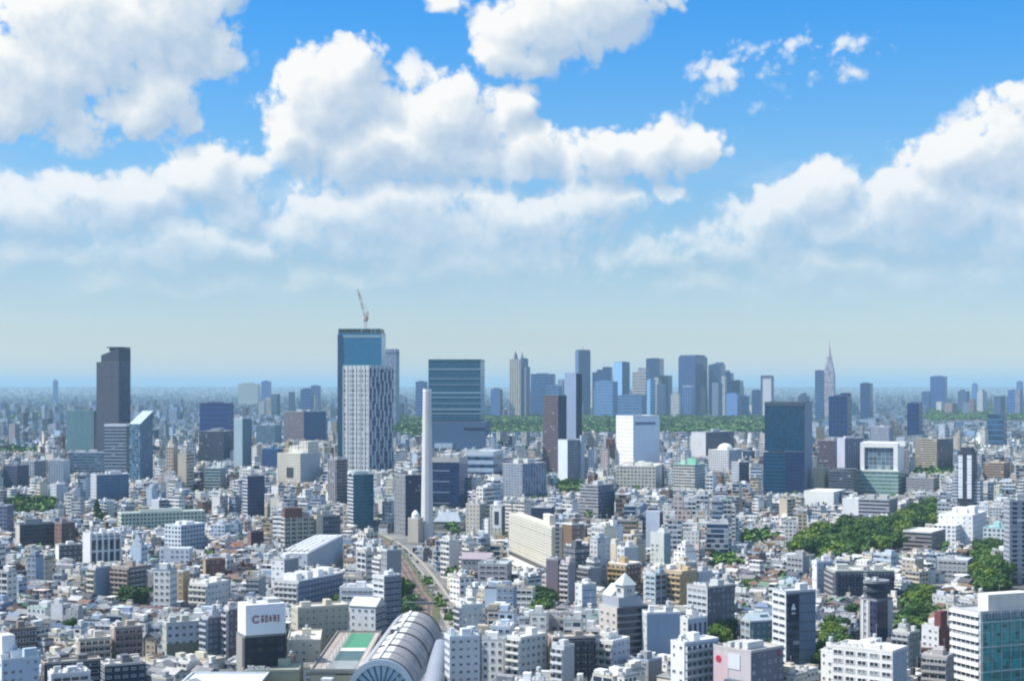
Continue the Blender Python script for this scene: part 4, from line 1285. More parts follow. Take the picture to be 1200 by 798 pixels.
    (AB, 'grey blade-shaped apartment block with balconies on its lit edge, bottom middle', 'the grey blade block', 647, 661, 673, 756, 806, 40, 10, (.55, .56, .56), 'balc', (.40, .42, .43), 'blank', (.5, .52, .52), 1),
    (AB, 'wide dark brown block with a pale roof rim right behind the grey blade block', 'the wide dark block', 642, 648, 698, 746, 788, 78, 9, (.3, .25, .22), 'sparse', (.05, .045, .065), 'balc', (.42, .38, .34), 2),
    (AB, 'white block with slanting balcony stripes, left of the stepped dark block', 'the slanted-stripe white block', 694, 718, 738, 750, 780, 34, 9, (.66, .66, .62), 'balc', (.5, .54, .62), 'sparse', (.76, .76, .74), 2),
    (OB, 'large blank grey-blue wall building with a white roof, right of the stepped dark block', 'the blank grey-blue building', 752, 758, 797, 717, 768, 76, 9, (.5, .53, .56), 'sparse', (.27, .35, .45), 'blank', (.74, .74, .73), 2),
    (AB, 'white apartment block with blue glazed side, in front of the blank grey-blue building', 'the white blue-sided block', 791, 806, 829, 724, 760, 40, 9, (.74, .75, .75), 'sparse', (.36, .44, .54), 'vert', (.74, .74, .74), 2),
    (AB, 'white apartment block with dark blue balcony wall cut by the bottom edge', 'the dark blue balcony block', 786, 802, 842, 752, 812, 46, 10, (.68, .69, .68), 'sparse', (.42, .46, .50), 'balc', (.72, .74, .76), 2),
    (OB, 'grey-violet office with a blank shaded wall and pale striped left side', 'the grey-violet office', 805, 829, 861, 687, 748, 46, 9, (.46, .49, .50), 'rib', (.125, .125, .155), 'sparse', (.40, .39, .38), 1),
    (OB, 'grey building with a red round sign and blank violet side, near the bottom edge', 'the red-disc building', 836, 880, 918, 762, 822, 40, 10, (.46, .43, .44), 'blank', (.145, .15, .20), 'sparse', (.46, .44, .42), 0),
    (OB, 'tall slab with pale striped edge, dark glass strip and blue-grey shaded wall', 'the dark-stripped tall slab', 905, 921, 956, 692, 780, 58, 9, (.62, .64, .64), 'rib', (.13, .175, .24), 'thin', (.46, .48, .50), 1),  # side colour carries that wall's blue-grey shade
    (BD, 'low teal glass house with a gabled light-blue corner, left of the dark-stripped tall slab', 'the teal glass house', 868, 879, 905, 727, 752, 60, 9, (.25, .36, .44), 'gband', (.08, .16, .19), 'grid', (.46, .5, .5), 1),
    (AB, 'white apartment block full of dark-windowed bays, right part of the bottom edge', 'the white bay-window block', 975, 1046, 1063, 762, 826, 22, 10, (.68, .67, .63), 'wide', (.36, .40, .46), 'sparse', (.70, .68, .64), 3),
    (AB, 'small white stepped annex left of the white bay-window block', 'the white annex', 962, 976, 986, 762, 800, 36, 9, (.7, .7, .67), 'sparse', (.4, .44, .46), 'blank', (.7, .7, .68), 1),
    (AB, 'long dark navy apartment block with white balcony lines, above the rounded dark tower', 'the navy apartment block', 968, 979, 1048, 668, 697, 76, 9, (.34, .33, .33), 'balc', (.05, .055, .10), 'balc', (.5, .5, .44), 3),
    (AB, 'slender white pencil block left of the navy apartment block', 'the white pencil block', 952, 957, 976, 657, 690, 66, 9, WHITE, 'sparse', (.44, .48, .54), 'grid', (.7, .7, .7), 1),
    (BD, 'white building with a maroon corner, left of the teal glass offices', 'the maroon-cornered building', 1080, 1100, 1113, 734, 766, 34, 9, (.62, .62, .64), 'sparse', (.16, .06, .07), 'blank', (.62, .62, .62), 2),
    (AB, 'grey apartment block with stacked terraces between the white bay-window block and the teal glass offices', 'the grey terrace block', 1046, 1066, 1078, 740, 780, 30, 9, (.40, .42, .42), 'balc', (.2, .22, .22), 'sparse', (.55, .55, .5), 2),
    (AB, 'grey low terrace house with planted balcony, left foot of the teal glass offices', 'the planted terrace house', 1080, 1110, 1118, 768, 806, 16, 9, (.38, .36, .35), 'balc', (.24, .22, .22), 'sparse', (.5, .48, .46), 2),
    # centre
    (AB, 'tan apartment block with brick balconies and a rounded flat roof', 'the tan balcony block', 777, 799, 817, 669, 708, 40, 9, (.50, .36, .20), 'balc', (.42, .29, .15), 'sparse', (.48, .40, .32), 2),
    (AB, 'tan block with a cream roof and brown flank left of the tan balcony block', 'the cream-roofed tan block', 713, 735, 751, 660, 694, 40, 9, (.40, .28, .14), 'balc', (.10, .07, .06), 'sparse', (.8, .74, .64), 1),
    (OB, 'slim pale blue slab with a dark edge, north of the tan blocks', 'the slim pale slab', 757, 773, 777, 599, 640, 20, 9, (.40, .46, .56), 'blank', (.05, .06, .12), 'blank', (.5, .54, .6), 0),
    (AB, 'white-green slim building with a glazed stair, in front of the slim pale slab', 'the white-green slim block', 762, 778, 786, 624, 664, 26, 9, (.64, .68, .64), 'sparse', (.24, .34, .36), 'grid', (.7, .72, .68), 1),
    (OB, 'pale blue mirrored block right behind the stepped dark block', 'the pale mirrored block', 756, 768, 781, 672, 708, 44, 9, (.34, .44, .5), 'rib', (.18, .27, .38), 'gband', (.5, .54, .58), 1),
    (AB, 'violet-brown blank box at the low end of the curved cream slab', 'the violet-brown box', 640, 654, 659, 655, 696, 20, 9, (.17, .14, .175), 'blank', (.10, .07, .08), 'blank', (.3, .27, .3), 0),
    (AB, 'slim apartment block striped with white balconies right of the violet-brown box', 'the slim striped block', 657, 667, 674, 658, 700, 40, 9, (.60, .56, .54), 'balc', (.3, .28, .3), 'sparse', (.42, .38, .4), 1),
    (OB, 'pale blue block with a cream domed roof right of the slim striped block', 'the domed pale block', 674, 682, 699, 684, 712, 56, 9, (.6, .62, .62), 'sparse', (.42, .5, .6), 'thin', (.66, .68, .6), 1),
    (BD, 'low wide hall with a mauve metal roof, right of the chimney foot', 'the mauve-roofed hall', 541, 575, 580, 655, 670, 10, 9, (.36, .34, .36), 'rib', (.3, .3, .33), 'rib', (.34, .28, .32), 0),
    (BD, 'low building with a pale arched glass roof left of the curved cream slab', 'the glass-roofed building', 560, 594, 600, 660, 682, 10, 9, (.4, .36, .38), 'rib', (.3, .3, .3), 'rib', (.42, .48, .48), 2),
    (OB, 'navy glass block with a pale rim, above the curved cream slab', 'the navy glass cube', 622, 646, 650, 594, 615, 10, 9, (.03, .05, .12), 'grid', (.05, .06, .12), 'grid', (.5, .5, .52), 1),
    (BD, 'cream slim tower with a white ring window, left of the curved cream slab', 'the ring-window tower', 574, 588, 592, 592, 628, 14, 9, (.60, .56, .46), 'slit', (.1, .14, .22), 'blank', (.66, .66, .66), 1),
    (BD, 'cream stepped block left of the ring-window tower', 'the cream stepped block', 546, 562, 570, 590, 626, 26, 9, (.5, .46, .40), 'sparse', (.36, .34, .33), 'sparse', (.6, .58, .54), 2),
    # mid right
    (OB, 'white block with navy glass half, below the wooded park', 'the half-navy block', 810, 827, 860, 506, 535, 34, 9, (.62, .63, .64), 'sparse', (.045, .07, .15), 'gband', (.4, .42, .46), 1),
    (AB, 'white round-topped apartment building right of the half-navy block', 'the round-topped white building', 830, 854, 870, 527, 552, 24, 9, (.66, .67, .68), 'grid', (.4, .46, .54), 'grid', (.72, .72, .72), 2),
    (AB, 'cream striped apartment block with a green roof sign, in front of the half-navy block', 'the green-topped cream block', 789, 814, 826, 544, 574, 24, 9, (.58, .56, .50), 'balc', (.40, .48, .50), 'grid', (.40, .60, .5), 2),
    (AB, 'grey-navy slender block left of the dark glass tower', 'the grey-navy slender block', 857, 866, 878, 541, 566, 42, 9, (.44, .48, .54), 'grid', (.06, .08, .15), 'grid', (.5, .5, .5), 1),
    (OB, 'maroon-brown office block right of the dark glass tower', 'the maroon office block', 958, 978, 982, 516, 552, 14, 9, (.17, .12, .15), 'wide', (.3, .28, .34), 'blank', (.3, .26, .28), 1),
    (OB, 'lavender office block with vertical slits, left of the white portal block', 'the lavender slit block', 981, 990, 1011, 513, 556, 50, 9, (.44, .45, .54), 'blank', (.27, .30, .40), 'vert', (.5, .5, .54), 1),
    (OB, 'pale violet block with roof box behind the lavender slit block', 'the pale violet block', 1020, 1042, 1047, 500, 520, 14, 9, (.44, .46, .54), 'rib', (.3, .34, .44), 'vert', (.5, .5, .54), 1),
    (BD, 'dark drum-shaped hall between the dark glass tower and the white portal block', 'the dark drum hall', 971, 1000, 1008, 552, 574, 14, 9, (.09, .10, .13), 'rib', (.07, .08, .11), 'rib', (.16, .17, .20), 0),
    (BD, 'cream little tower house left of the dark drum hall', 'the cream tower house', 953, 966, 972, 548, 572, 16, 9, (.64, .54, .38), 'sparse', (.5, .44, .34), 'sparse', (.6, .56, .46), 1),
    (BD, 'white windowless gymnasium below the dark drum hall', 'the white gymnasium', 942, 977, 990, 576, 592, 16, 8, (.78, .78, .74), 'blank', (.5, .55, .58), 'blank', (.80, .80, .76), 0),
    (BD, 'white blank annex with a roof tower, beside a grey ribbon-window building by the grove', 'the blank white annex', 987, 1006, 1010, 584, 602, 12, 8, WHITE, 'blank', (.5, .5, .5), 'blank', (.76, .76, .75), 1),
    (OB, 'grey ribbon-window building right at the upper edge of the grove', 'the grey ribbon building', 1006, 1042, 1052, 585, 604, 16, 8, (.33, .33, .37), 'rib', (.30, .28, .28), 'blank', (.4, .4, .4), 2),
    (OB, 'tan office block with a grey-violet side, right of the white portal block', 'the tan office block', 1072, 1098, 1117, 514, 552, 34, 9, (.40, .35, .27), 'rib', (.17, .17, .22), 'vert', (.4, .38, .35), 1),
    (BD, 'long grey low building at the right of the green striped base', 'the long grey low building', 1062, 1094, 1100, 560, 576, 14, 8, (.26, .26, .28), 'thin', (.2, .2, .22), 'blank', (.34, .34, .35), 1),
    (BD, 'tan low block east of the white-striped dark tower', 'the tan low block', 1152, 1176, 1184, 542, 562, 16, 8, (.36, .27, .19), 'rib', (.28, .2, .16), 'sparse', (.45, .38, .3), 1),
    (BD, 'flat-roofed white pavilion on a dark wall beside the grove', 'the white pavilion', 1058, 1092, 1108, 623, 640, 18, 8, (.24, .22, .21), 'rib', (.2, .2, .2), 'rib', (.66, .66, .64), 0),
    (BD, 'low building with a teal roof between the stepped white podium and the eastern grey tower', 'the teal-roofed building', 1152, 1178, 1184, 618, 638, 12, 8, (.52, .58, .58), 'grid', (.4, .44, .46), 'grid', (.34, .56, .54), 1),
    (OB, 'long grey house row with flat roof, right above the eastern trees', 'the long grey row', 1098, 1134, 1140, 656, 668, 10, 8, (.36, .37, .40), 'rib', (.3, .3, .32), 'blank', (.5, .51, .54), 1),
    (AB, 'grey-white apartment slab at the western end, above the western navy block', 'the western pale slab', 26, 40, 54, 540, 560, 30, 9, (.42, .46, .5), 'grid', (.2, .24, .3), 'grid', (.5, .5, .5), 1),
    (AB, 'violet-grey apartment block cut by the western edge', 'the violet western block', -14, 8, 16, 592, 622, 20, 9, (.24, .25, .34), 'grid', (.14, .15, .22), 'grid', (.38, .38, .44), 1),
]
near_parts = 0
rgb_ = random.Random(21)
BYSHORT = {}
for (nc, lab, sh, xl, xc, xr, yt, yv, al, off, fc, fs, sc, ss, rc, np_) in ROWS:
    t = T(nc[0], lab, nc[1], sh, xl, xc, xr, yt, yv, al, off=off + (4 if yv > 660 else 0), depth=16)
    BYSHORT[sh] = t
    if t.D < 1120 and (t.L * t.R > 0):
        near_side = fs if False else None
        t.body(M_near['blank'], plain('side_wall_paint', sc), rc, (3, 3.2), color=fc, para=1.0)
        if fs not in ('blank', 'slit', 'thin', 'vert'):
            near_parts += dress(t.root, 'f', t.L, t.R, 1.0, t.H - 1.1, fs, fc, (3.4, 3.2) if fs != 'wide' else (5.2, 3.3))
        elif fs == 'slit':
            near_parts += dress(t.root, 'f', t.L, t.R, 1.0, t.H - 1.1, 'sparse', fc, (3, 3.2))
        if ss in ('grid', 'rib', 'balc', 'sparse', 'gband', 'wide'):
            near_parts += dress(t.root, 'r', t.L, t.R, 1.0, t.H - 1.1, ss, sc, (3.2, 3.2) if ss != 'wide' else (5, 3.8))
        elif ss == 'vert':
            for i in range(4):
                y = -t.R / 2 + (i + .5) * t.R / 4
                t.add('window_strip', t.L / 2, t.L / 2 + .12, y - t.R * .06, y + t.R * .06, 2, t.H - 3, M_glass)
        elif ss == 'thin':
            for j in range(int(t.H / 4.2)):
                t.add('joint_line', t.L / 2, t.L / 2 + .1, -t.R / 2 + .4, t.R / 2 - .4, 3 + j * 4.2, 3.35 + j * 4.2, M_darkm)
        roof_kit(t.root, t.L, t.R, t.H - .85, rgb_, rgb_.randint(1, 5), tank=rgb_.random() < .4, pent=np_ > 0, color=tuple(x * .9 + .05 for x in fc))
        if np_ > 1:
            for i in range(np_ - 1):
                w, d = t.L * rgb_.uniform(.14, .26), t.R * rgb_.uniform(.12, .22)
                x, y = rgb_.uniform(-.3, .3) * t.L, rgb_.choice((-.3, .3)) * t.R
                t.add('roof_house', x - w / 2, x + w / 2, y - d / 2, y + d / 2, t.H - .85, t.H + rgb_.uniform(1, 2.6), M_plaster, tuple(x_ * .8 + .1 for x_ in rc))
    else:
        gq = lambda c, st_: dict(glass=tuple(x * .62 for x in c), curtains=0, var=.25) if (c[2] > 1.8 * c[0] and st_ != 'sparse') else {}
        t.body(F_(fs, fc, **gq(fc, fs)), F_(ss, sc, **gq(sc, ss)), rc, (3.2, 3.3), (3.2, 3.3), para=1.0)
        if np_:
            t.units(np_, rgb_, tuple(x * .85 + .08 for x in rc), (1.5, 4))
    # the marks that make single ones out
    if sh == 'the oval-decked teal block':
        b = MB()
        b.cyl(0, 0, 1, 0, 1, 20, 0)
        o = part(t.root, 'oval_deck', b, [M_plaster], (.62, .68, .66))
        o.location, o.scale = (0, -t.R * .1, t.H), (t.L * .5, t.R * .5, 2.2)
        b = MB()
        b.cyl(0, 0, .7, 0, 1, 16, 0)
        o = part(t.root, 'oval_recess', b, [M_plaster], (.35, .42, .42))
        o.location, o.scale = (0, -t.R * .1, t.H + 2.2), (t.L * .5, t.R * .5, .3)
    elif sh == 'the cream cube complex':
        t.add('dark_opening', -t.L * .1, t.L * .2, -t.R / 2 - .3, -t.R / 2, t.H * .35, t.H * .62, M_darkm)
        t.add('upper_cube', t.L * .1, t.L * .48, -t.R * .1, t.R * .45, t.H - .9, t.H + 14, F_('sparse', (.60, .57, .5)), cell=(5, 5))
        t.add('upper_cube', -t.L * .4, -t.L * .05, t.R * .0, t.R * .45, t.H - .9, t.H + 8, F_('sparse', (.62, .6, .52)), cell=(5, 5))
    elif sh == 'the maroon-topped school':
        t.add('maroon_wall', t.L / 2 - 5, t.L / 2 + .3, -t.R / 2 + .4, t.R * .1, t.H - .8, t.H + 7, M_plaster, (.16, .07, .06))
        for i in range(5):
            t.add('tan_pier', t.L / 2, t.L / 2 + .6, -t.R / 2 + i * t.R / 5, -t.R / 2 + i * t.R / 5 + .9, 0, t.H, M_plaster, (.5, .46, .36))
    elif sh == 'the tan-walled dark block':
        t.add('stair_wall', t.L / 2 - 1, t.L / 2 + .8, -t.R / 2 - .4, -t.R / 2 + 5, 0, t.H + 1, M_plaster, (.56, .50, .38))
    elif sh == 'the round-topped white building' or sh == 'the domed pale block' or sh == 'the round-topped pale block':
        b = MB()
        r = min(t.L, t.R) * .36
        for k in range(5):
            b.cyl(0, 0, r * math.cos(k * .3), r * .8 * math.sin(k * .3), r * .8 * math.sin((k + 1) * .3), 16, 0, r1=r * math.cos((k + 1) * .3))
        o = part(t.root, 'dome', b, [M_plaster], (.72, .72, .68))
        o.location = (0, 0, t.H - .8)
    elif sh == 'the green-topped cream block':
        t.add('green_sign', t.L * .1, t.L * .5, -t.R * .4, -t.R * .35, t.H, t.H + 7, M_plaster, (.25, .60, .42))
    elif sh == 'the dark drum hall':
        b = MB()
        b.cyl(0, 0, t.L * .52, 0, t.H + 2, 24, 0, 1, cell=(4, 4))
        part(t.root, 'drum', b, [F_('rib', (.10, .11, .14)), M_deck], (.14, .15, .18))
    elif sh == 'the white-columned glass block':
        for i in range(6):
            y = -t.R / 2 + i * (t.R - 1.2) / 5
            t.add('column', t.L / 2, t.L / 2 + 1.0, y, y + 1.2, 0, t.H + .5, M_white)
        for j in range(3):
            z = t.H * (.18 + .33 * j)
            t.add('beam', t.L / 2, t.L / 2 + .8, -t.R / 2, t.R / 2, z, z + .9, M_white)
        for i in range(5):
            for j in range(2):
                y = -t.R / 2 + i * (t.R - 1.2) / 5 + 1.3
                t.add('glass_bay', t.L / 2, t.L / 2 + .3, y, y + (t.R - 1.2) / 5 - 1.4, t.H * (.20 + .33 * j) + .5, t.H * (.48 + .33 * j), M_glass)
    elif sh == 'the white-and-olive building':
        t.add('olive_wall', t.L / 2, t.L / 2 + .4, -t.R / 2, t.R / 2, 0, t.H * .48, M_plaster, (.20, .20, .14))
    elif sh == 'the dark-stripped tall slab':
        t.add('dark_strip', t.L / 2 + .1, t.L / 2 + .5, -t.R / 2 + .5, -t.R / 2 + t.R * .42, 3, t.H - 1.5, F_('rib', (.05, .065, .10), (.015, .02, .04)), cell=(3, 3.4), smat=F_('rib', (.05, .065, .10), (.015, .02, .04)))
        t.add('sign_panel', t.L / 2 + .5, t.L / 2 + .7, -t.R / 2 + 1, -t.R / 2 + t.R * .41, t.H - 13, t.H - 2.5, M_plaster, (.02, .025, .06))
        b = MB()
        yy = -t.R / 2 + t.R * .22
        b.box(t.L / 2 + .7, t.L / 2 + .9, yy - 1.0, yy + 1.0, t.H - 8.6, t.H - 7.4, 0, bottom=True)
        b.box(t.L / 2 + .7, t.L / 2 + .9, yy - .5, yy + .5, t.H - 7.4, t.H - 6, 0, bottom=True)
        b.box(t.L / 2 + .7, t.L / 2 + .9, yy - .9, yy + .9, t.H - 10.4, t.H - 9.8, 0, bottom=True)
        part(t.root, 'white_emblem', b, [M_white])
    elif sh == 'the red-disc building':
        b = MB()
        n, r, zc, xc_ = 20, 1.45, t.H - 5.4, -t.L * .35
        for i in range(n):
            a0, a1 = 2 * math.pi * i / n, 2 * math.pi * (i + 1) / n
            b.poly([(xc_, -t.R / 2 - .3, zc), (xc_ + r * math.cos(a0), -t.R / 2 - .3, zc + r * math.sin(a0)), (xc_ + r * math.cos(a1), -t.R / 2 - .3, zc + r * math.sin(a1))], [(0, 0), (1, 0), (1, 1)])
            b.poly([(xc_ + r * math.cos(a0), -t.R / 2, zc + r * math.sin(a0)), (xc_ + r * math.cos(a1), -t.R / 2, zc + r * math.sin(a1)), (xc_ + r * math.cos(a1), -t.R / 2 - .3, zc + r * math.sin(a1)), (xc_ + r * math.cos(a0), -t.R / 2 - .3, zc + r * math.sin(a0))], [(0, 0), (1, 0), (1, 1), (0, 1)])
        part(t.root, 'red_disc_sign', b, [plain('red_sign', (.42, .03, .05), .5, 0)])
        t.add('white_panel', -t.L * .10, t.L * .22, -t.R / 2 - .25, -t.R / 2, t.H - 8.5, t.H - 2.5, M_plaster, (.56, .58, .62))
        t.add('pink_panel', -t.L * .46, -t.L * .1, -t.R / 2 - .15, -t.R / 2, t.H - 20, t.H - 3, M_plaster, (.52, .40, .42))
        t.add('dark_canopy', -t.L * .08, t.L * .42, -t.R / 2 - 3, -t.R / 2, t.H - 15, t.H - 12.5, M_plaster, (.10, .12, .17))
        t.add('small_red_sign', t.L / 2, t.L / 2 + .2, t.R * .32, t.R * .40, t.H - 4, t.H - 1.6, plain('maroon_sign', (.22, .03, .07), .5, 0))
        for i in range(3):
            t.add('roof_duct', -t.L * .3 + i * t.L * .2, -t.L * .2 + i * t.L * .22, -t.R * .3, t.R * .2, t.H - .9, t.H + 1.2 + .4 * i, M_unit)
    elif sh == 'the long white block':
        for i in range(4):
            t.add('roof_house', -t.L * .3, t.L * .25, -t.R * .42 + i * t.R * .24, -t.R * .30 + i * t.R * .24, t.H - .85, t.H + 3, M_white)
    elif sh == 'the arched white hall':
        b = MB()
        for i in range(5):
            x = -t.L * .42 + i * t.L * .21
            for k in range(6):
                a0, a1 = math.pi * k / 6, math.pi * (k + 1) / 6
                r = t.L * .07
                b.poly([(x + r * math.cos(a0), -t.R * .4, t.H + r * math.sin(a0) - .5), (x + r * math.cos(a0), t.R * .4, t.H + r * math.sin(a0) - .5), (x + r * math.cos(a1), t.R * .4, t.H + r * math.sin(a1) - .5), (x + r * math.cos(a1), -t.R * .4, t.H + r * math.sin(a1) - .5)], [(0, 0), (1, 0), (1, 1), (0, 1)])
        part(t.root, 'arched_roof', b, [M_white])
    elif sh == 'the mauve-roofed hall' or sh == 'the pointed white block':
        b = MB()
        b.gable(-t.L / 2, t.L / 2, -t.R / 2, t.R / 2, t.H, 3.5, .5, 0, 1)
        part(t.root, 'gable_roof', b, [M_tile, M_plaster], rc)
    elif sh == 'the teal glass house':
        b = MB()
        b.gable(-t.L / 2, t.L / 2, -t.R / 2, t.R / 2, t.H, 3, .3, 0, 1, 'y')
        part(t.root, 'gable_roof', b, [M_tile, M_plaster], (.42, .50, .54))
    elif sh == 'the ribbed white roof':
        for i in range(6):
            y = -t.R * .45 + i * t.R * .17
            t.add('roof_rib', -t.L * .45, t.L * .45, y, y + t.R * .05, t.H - .9, t.H + .8, M_white)
    elif sh == 'the pale corner building':
        t.add('cubic_roof_house', -t.L * .4, t.L * .1, -t.R * .35, t.R * .0, t.H - .9, t.H + 8, M_white)
        t.add('roof_gutter', t.L * .35, t.L * .5, t.R * .1, t.R * .45, t.H - .9, t.H + 3, M_plaster, (.42, .52, .6))
    elif sh == 'the ring-window tower':
        b = MB()
        b.cyl(0, 0, t.L * .3, t.H - 1, t.H + 3, 16, 0)
        part(t.root, 'roof_ring', b, [M_white])
        t.add('oval_window', -t.L * .12, t.L * .25, -t.R / 2 - .3, -t.R / 2, t.H - 16, t.H - 5, M_darkm)
        t.add('window_surround', -t.L * .3, t.L * .44, -t.R / 2 - .15, -t.R / 2, t.H - 19, t.H - 2, M_white)
    elif sh == 'the maroon-cornered building':
        t.add('maroon_tower', t.L / 2 - 3, t.L / 2 + .5, -t.R * .4, t.R * .2, 0, t.H + 7, M_plaster, (.17, .055, .06))

# ------------------------------------------------------------------ individually shaped near buildings
# curved cream slab
D0, D1 = 1105.0, 1275.0
t = T('cream_slab_building', 'long cream slab with fine horizontal lines and a windowed end wall', 'apartment building', 'the long cream slab', 597, 647, 659, 617, 668, 75, D=1005, depth=14)
HERO[-1]['D'] = 1112.0      # it recedes a long way: keep the whole face in view
zt = t.H
t.body(F_('thin', (.52, .50, .43), (.25, .24, .20), var=.25, curtains=0, rough=.7), F_('blank', (.62, .58, .46)), (.60, .57, .48), (3, 2.6), (3, 3), para=1.0)
for i in range(12):
    z = 6 + i * 2.9
    link('window', ME_win, t.root, None, (*face_xf('r', t.L, t.R, 0), z), math.pi / 2, (t.R * .42, .2, 1.9))
for j in range(14):
    z = 11 + j * (t.H - 12) / 14
    t.add('balcony_rail', -t.L / 2 + .3, t.L / 2 - .3, -t.R / 2 - .5, -t.R / 2, z, z + 1.0, M_plaster, (.56, .54, .46))
t.add('shadow_gap_strip', -t.L / 2 + .5, t.L / 2 - .5, -t.R / 2 - .7, -t.R / 2, 7, 10, M_darkm)  # dark strip drawn in for the shadow gap above the podium
t.add('podium', -t.L / 2, t.L / 2 + 10, -t.R / 2 - 12, -t.R / 2 - .6, 0, 7, F_('rib', (.50, .48, .42)), (.62, .6, .54), (4, 3.4))
t.add('stair_house', t.L * .22, t.L * .36, -t.R * .1, t.R * .48, t.H - .9, t.H + 6, M_plaster, (.60, .58, .5))

# stepped dark block with the pyramid roof
t = T('stepped_building', 'dark office with a slanting stepped front and a small pyramid-roofed turret', 'office building', 'the stepped dark block', 702, 723, 770, 712, 766, 58, off=13)
L, R, H = t.L, t.R, t.H
b = MB()   # right wall outline: full height at the near end, slanting down at the far end
prof = [(-R / 2, 0), (R / 2, 0), (R / 2, H * .5), (R * .30, H), (-R / 2, H)]
for xx, rev in ((L / 2, False), (-L / 2, True)):
    p = [(xx, y, z) for y, z in prof]
    uv = [((y + R / 2) / 3, z / 3.3) for y, z in prof]
    b.poly(p[::-1] if rev else p, uv[::-1] if rev else uv, 0)
for i in range(len(prof)):
    (ya, za), (yb, zb_) = prof[i], prof[(i + 1) % len(prof)]
    if i == 0:
        continue
    if i == 4:
        b.wall((-L / 2, -R / 2), (L / 2, -R / 2), 0, H, 1, (3.4, 3.3))
        continue
    b.poly([(L / 2, ya, za), (L / 2, yb, zb_), (-L / 2, yb, zb_), (-L / 2, ya, za)][::-1] if False else [(-L / 2, yb, zb_), (-L / 2, ya, za), (L / 2, ya, za), (L / 2, yb, zb_)], [(0, 0), (5, 0), (5, 5), (0, 5)], 2)
part(t.root, 'wall', b, [F_('rib', (.085, .09, .12), (.015, .022, .05), curtains=.02), F_('blank', (.50, .46, .42)), M_deck], (.35, .36, .38))
for j in range(8):
    z = H * .04 + j * H * .115
    yhi = R / 2 - (0 if z < H * .5 else (z - H * .5) / (H * .5) * R * .20) - .2
    t.add('dark_ledge', L / 2, L / 2 + .8, -R / 2 + .3, yhi, z, z + .8, M_plaster, (.20, .21, .25))
dress(t.root, 'f', L, R, 1, H - 2, 'grid', (.5, .46, .42), (4.6, 3.3))
t.add('roof_storey', -L * .46, L * .46, -R * .44, R * .12, H, H + 4.5, M_plaster, (.30, .32, .37))
t.add('turret', -L * .05, L * .42, -R * .30, -R * .02, H + 4.5, H + 10, M_plaster, (.48, .48, .47))
for sx, sy, rz in ((L * .18, -R * .30, 0), (L * .42, -R * .16, math.pi / 2)):
    link('window', ME_win, t.root, None, (sx, sy, H + 6), rz, (3.4, .2, 2.6))
b = MB()
b.cyl(0, 0, 1, 0, 1, 4, 0, r1=.01)
o = part(t.root, 'pyramid_roof', b, [M_plaster], (.48, .54, .52))
o.location, o.scale, o.rotation_euler = (L * .185, -R * .16, H + 10), (L * .36, L * .36, 5.5), (0, 0, math.pi / 4)
b = MB()
b.gable(-L * .5, -L * .02, -R * .42, R * .05, H + 4.4, 5, .2, 0, 0)
part(t.root, 'glass_gable', b, [M_plaster], (.56, .62, .60))

# rounded dark tower
t = T('rounded_tower', 'dark round-topped tower with a white window strip, right of the leafy street', 'apartment building', 'the rounded dark tower', 1008, 1027, 1046, 702, 748, 40, off=13)
L, R, H = t.L, t.R, t.H
t.body(M_near['blank'], M_plaster, (.2, .2, .22), (3, 3.3), color=(.40, .41, .43), para=.9)
t.add('dark_corner', L * .12, L / 2 + .5, -R / 2 - .5, R * .15, 0, H - .9, F_('grid', (.03, .035, .075), (.012, .016, .05), curtains=0), cell=(2.4, 3.3), smat=F_('vert', (.03, .035, .08), (.012, .016, .05), curtains=0))
for j in range(12):
    link('window', ME_win, t.root, None, (-L * .18, -R / 2, 3 + j * 3.2), 0, (L * .18, .2, 2.0))
t.add('white_column', -L * .36, -L * .30, -R / 2 - .4, -R / 2, 0, H - 1, M_white)
t.add('white_column', -L * .06, L * .0, -R / 2 - .4, -R / 2, 0, H - 1, M_white)
for nm, r, z0, z1 in (('drum', .50, -.6, 3.2), ('drum_rim', .60, 3.2, 4.2), ('upper_drum', .46, 4.2, 7.4), ('roof_disc', .58, 7.4, 8.6)):
    b = MB()
    b.cyl(0, 0, 1, 0, 1, 24, 0, 1)
    o = part(t.root, nm, b, [M_plaster, M_deck], (.05, .055, .075) if nm != 'roof_disc' else (.20, .21, .24))
    o.location, o.scale = (0, 0, H + z0), (L * r, R * r, z1 - z0)
roof_kit(t.root, L * .8, R * .8, H + 8.6, random.Random(4), 4, False, False, ant=False)

# teal glass offices at the corner
t = T('glass_office_building', 'corner office building with white floor bands on one wall and teal glass on the other', 'office building', 'the teal glass offices', 1115, 1149, 1300, 716, 812, 50, D=655)
L, R, H = t.L, t.R, t.H
t.body(M_near['blank'], F_('glass', (.09, .38, .36), (.02, .24, .24), var=.4, rough=.1, curtains=.02), (.42, .43, .44), (3, 3), (1.7, 3.9), color=(.62, .65, .68), para=1.2)
nf = 9
sv = (H - 2) / nf
for j in range(nf):
    z = 1 + j * sv
    t.add('white_floor_band', -L / 2 - .3, L / 2 - .6, -R / 2 - .7, -R / 2, z + sv * .52, z + sv * 1.0, M_white)
    link('window_band', ME_band[6], t.root, None, (0, -R / 2, z + sv * .04), 0, (L * .94, .15, sv * .46))
    if j % 3 == 1:
        t.add('sun_shade', L / 2, L / 2 + .5, -R / 2 + .5, R / 2, z + sv * .9, z + sv * .9 + .25, M_white)
    for i in range(6):
        if (i * 5 + j * 3) % 7 < 2:
            y = -R / 2 + 2 + i * 3.4
            t.add('open_vent', L / 2, L / 2 + .18, y, y + 1.7, z + sv * .2, z + sv * .5, M_darkm)
for i in range(9):
    y = -R / 2 + .6 + i * 5.1
    t.add('mullion', L / 2, L / 2 + .45, y, y + .22, 1, H - .6, M_steel)
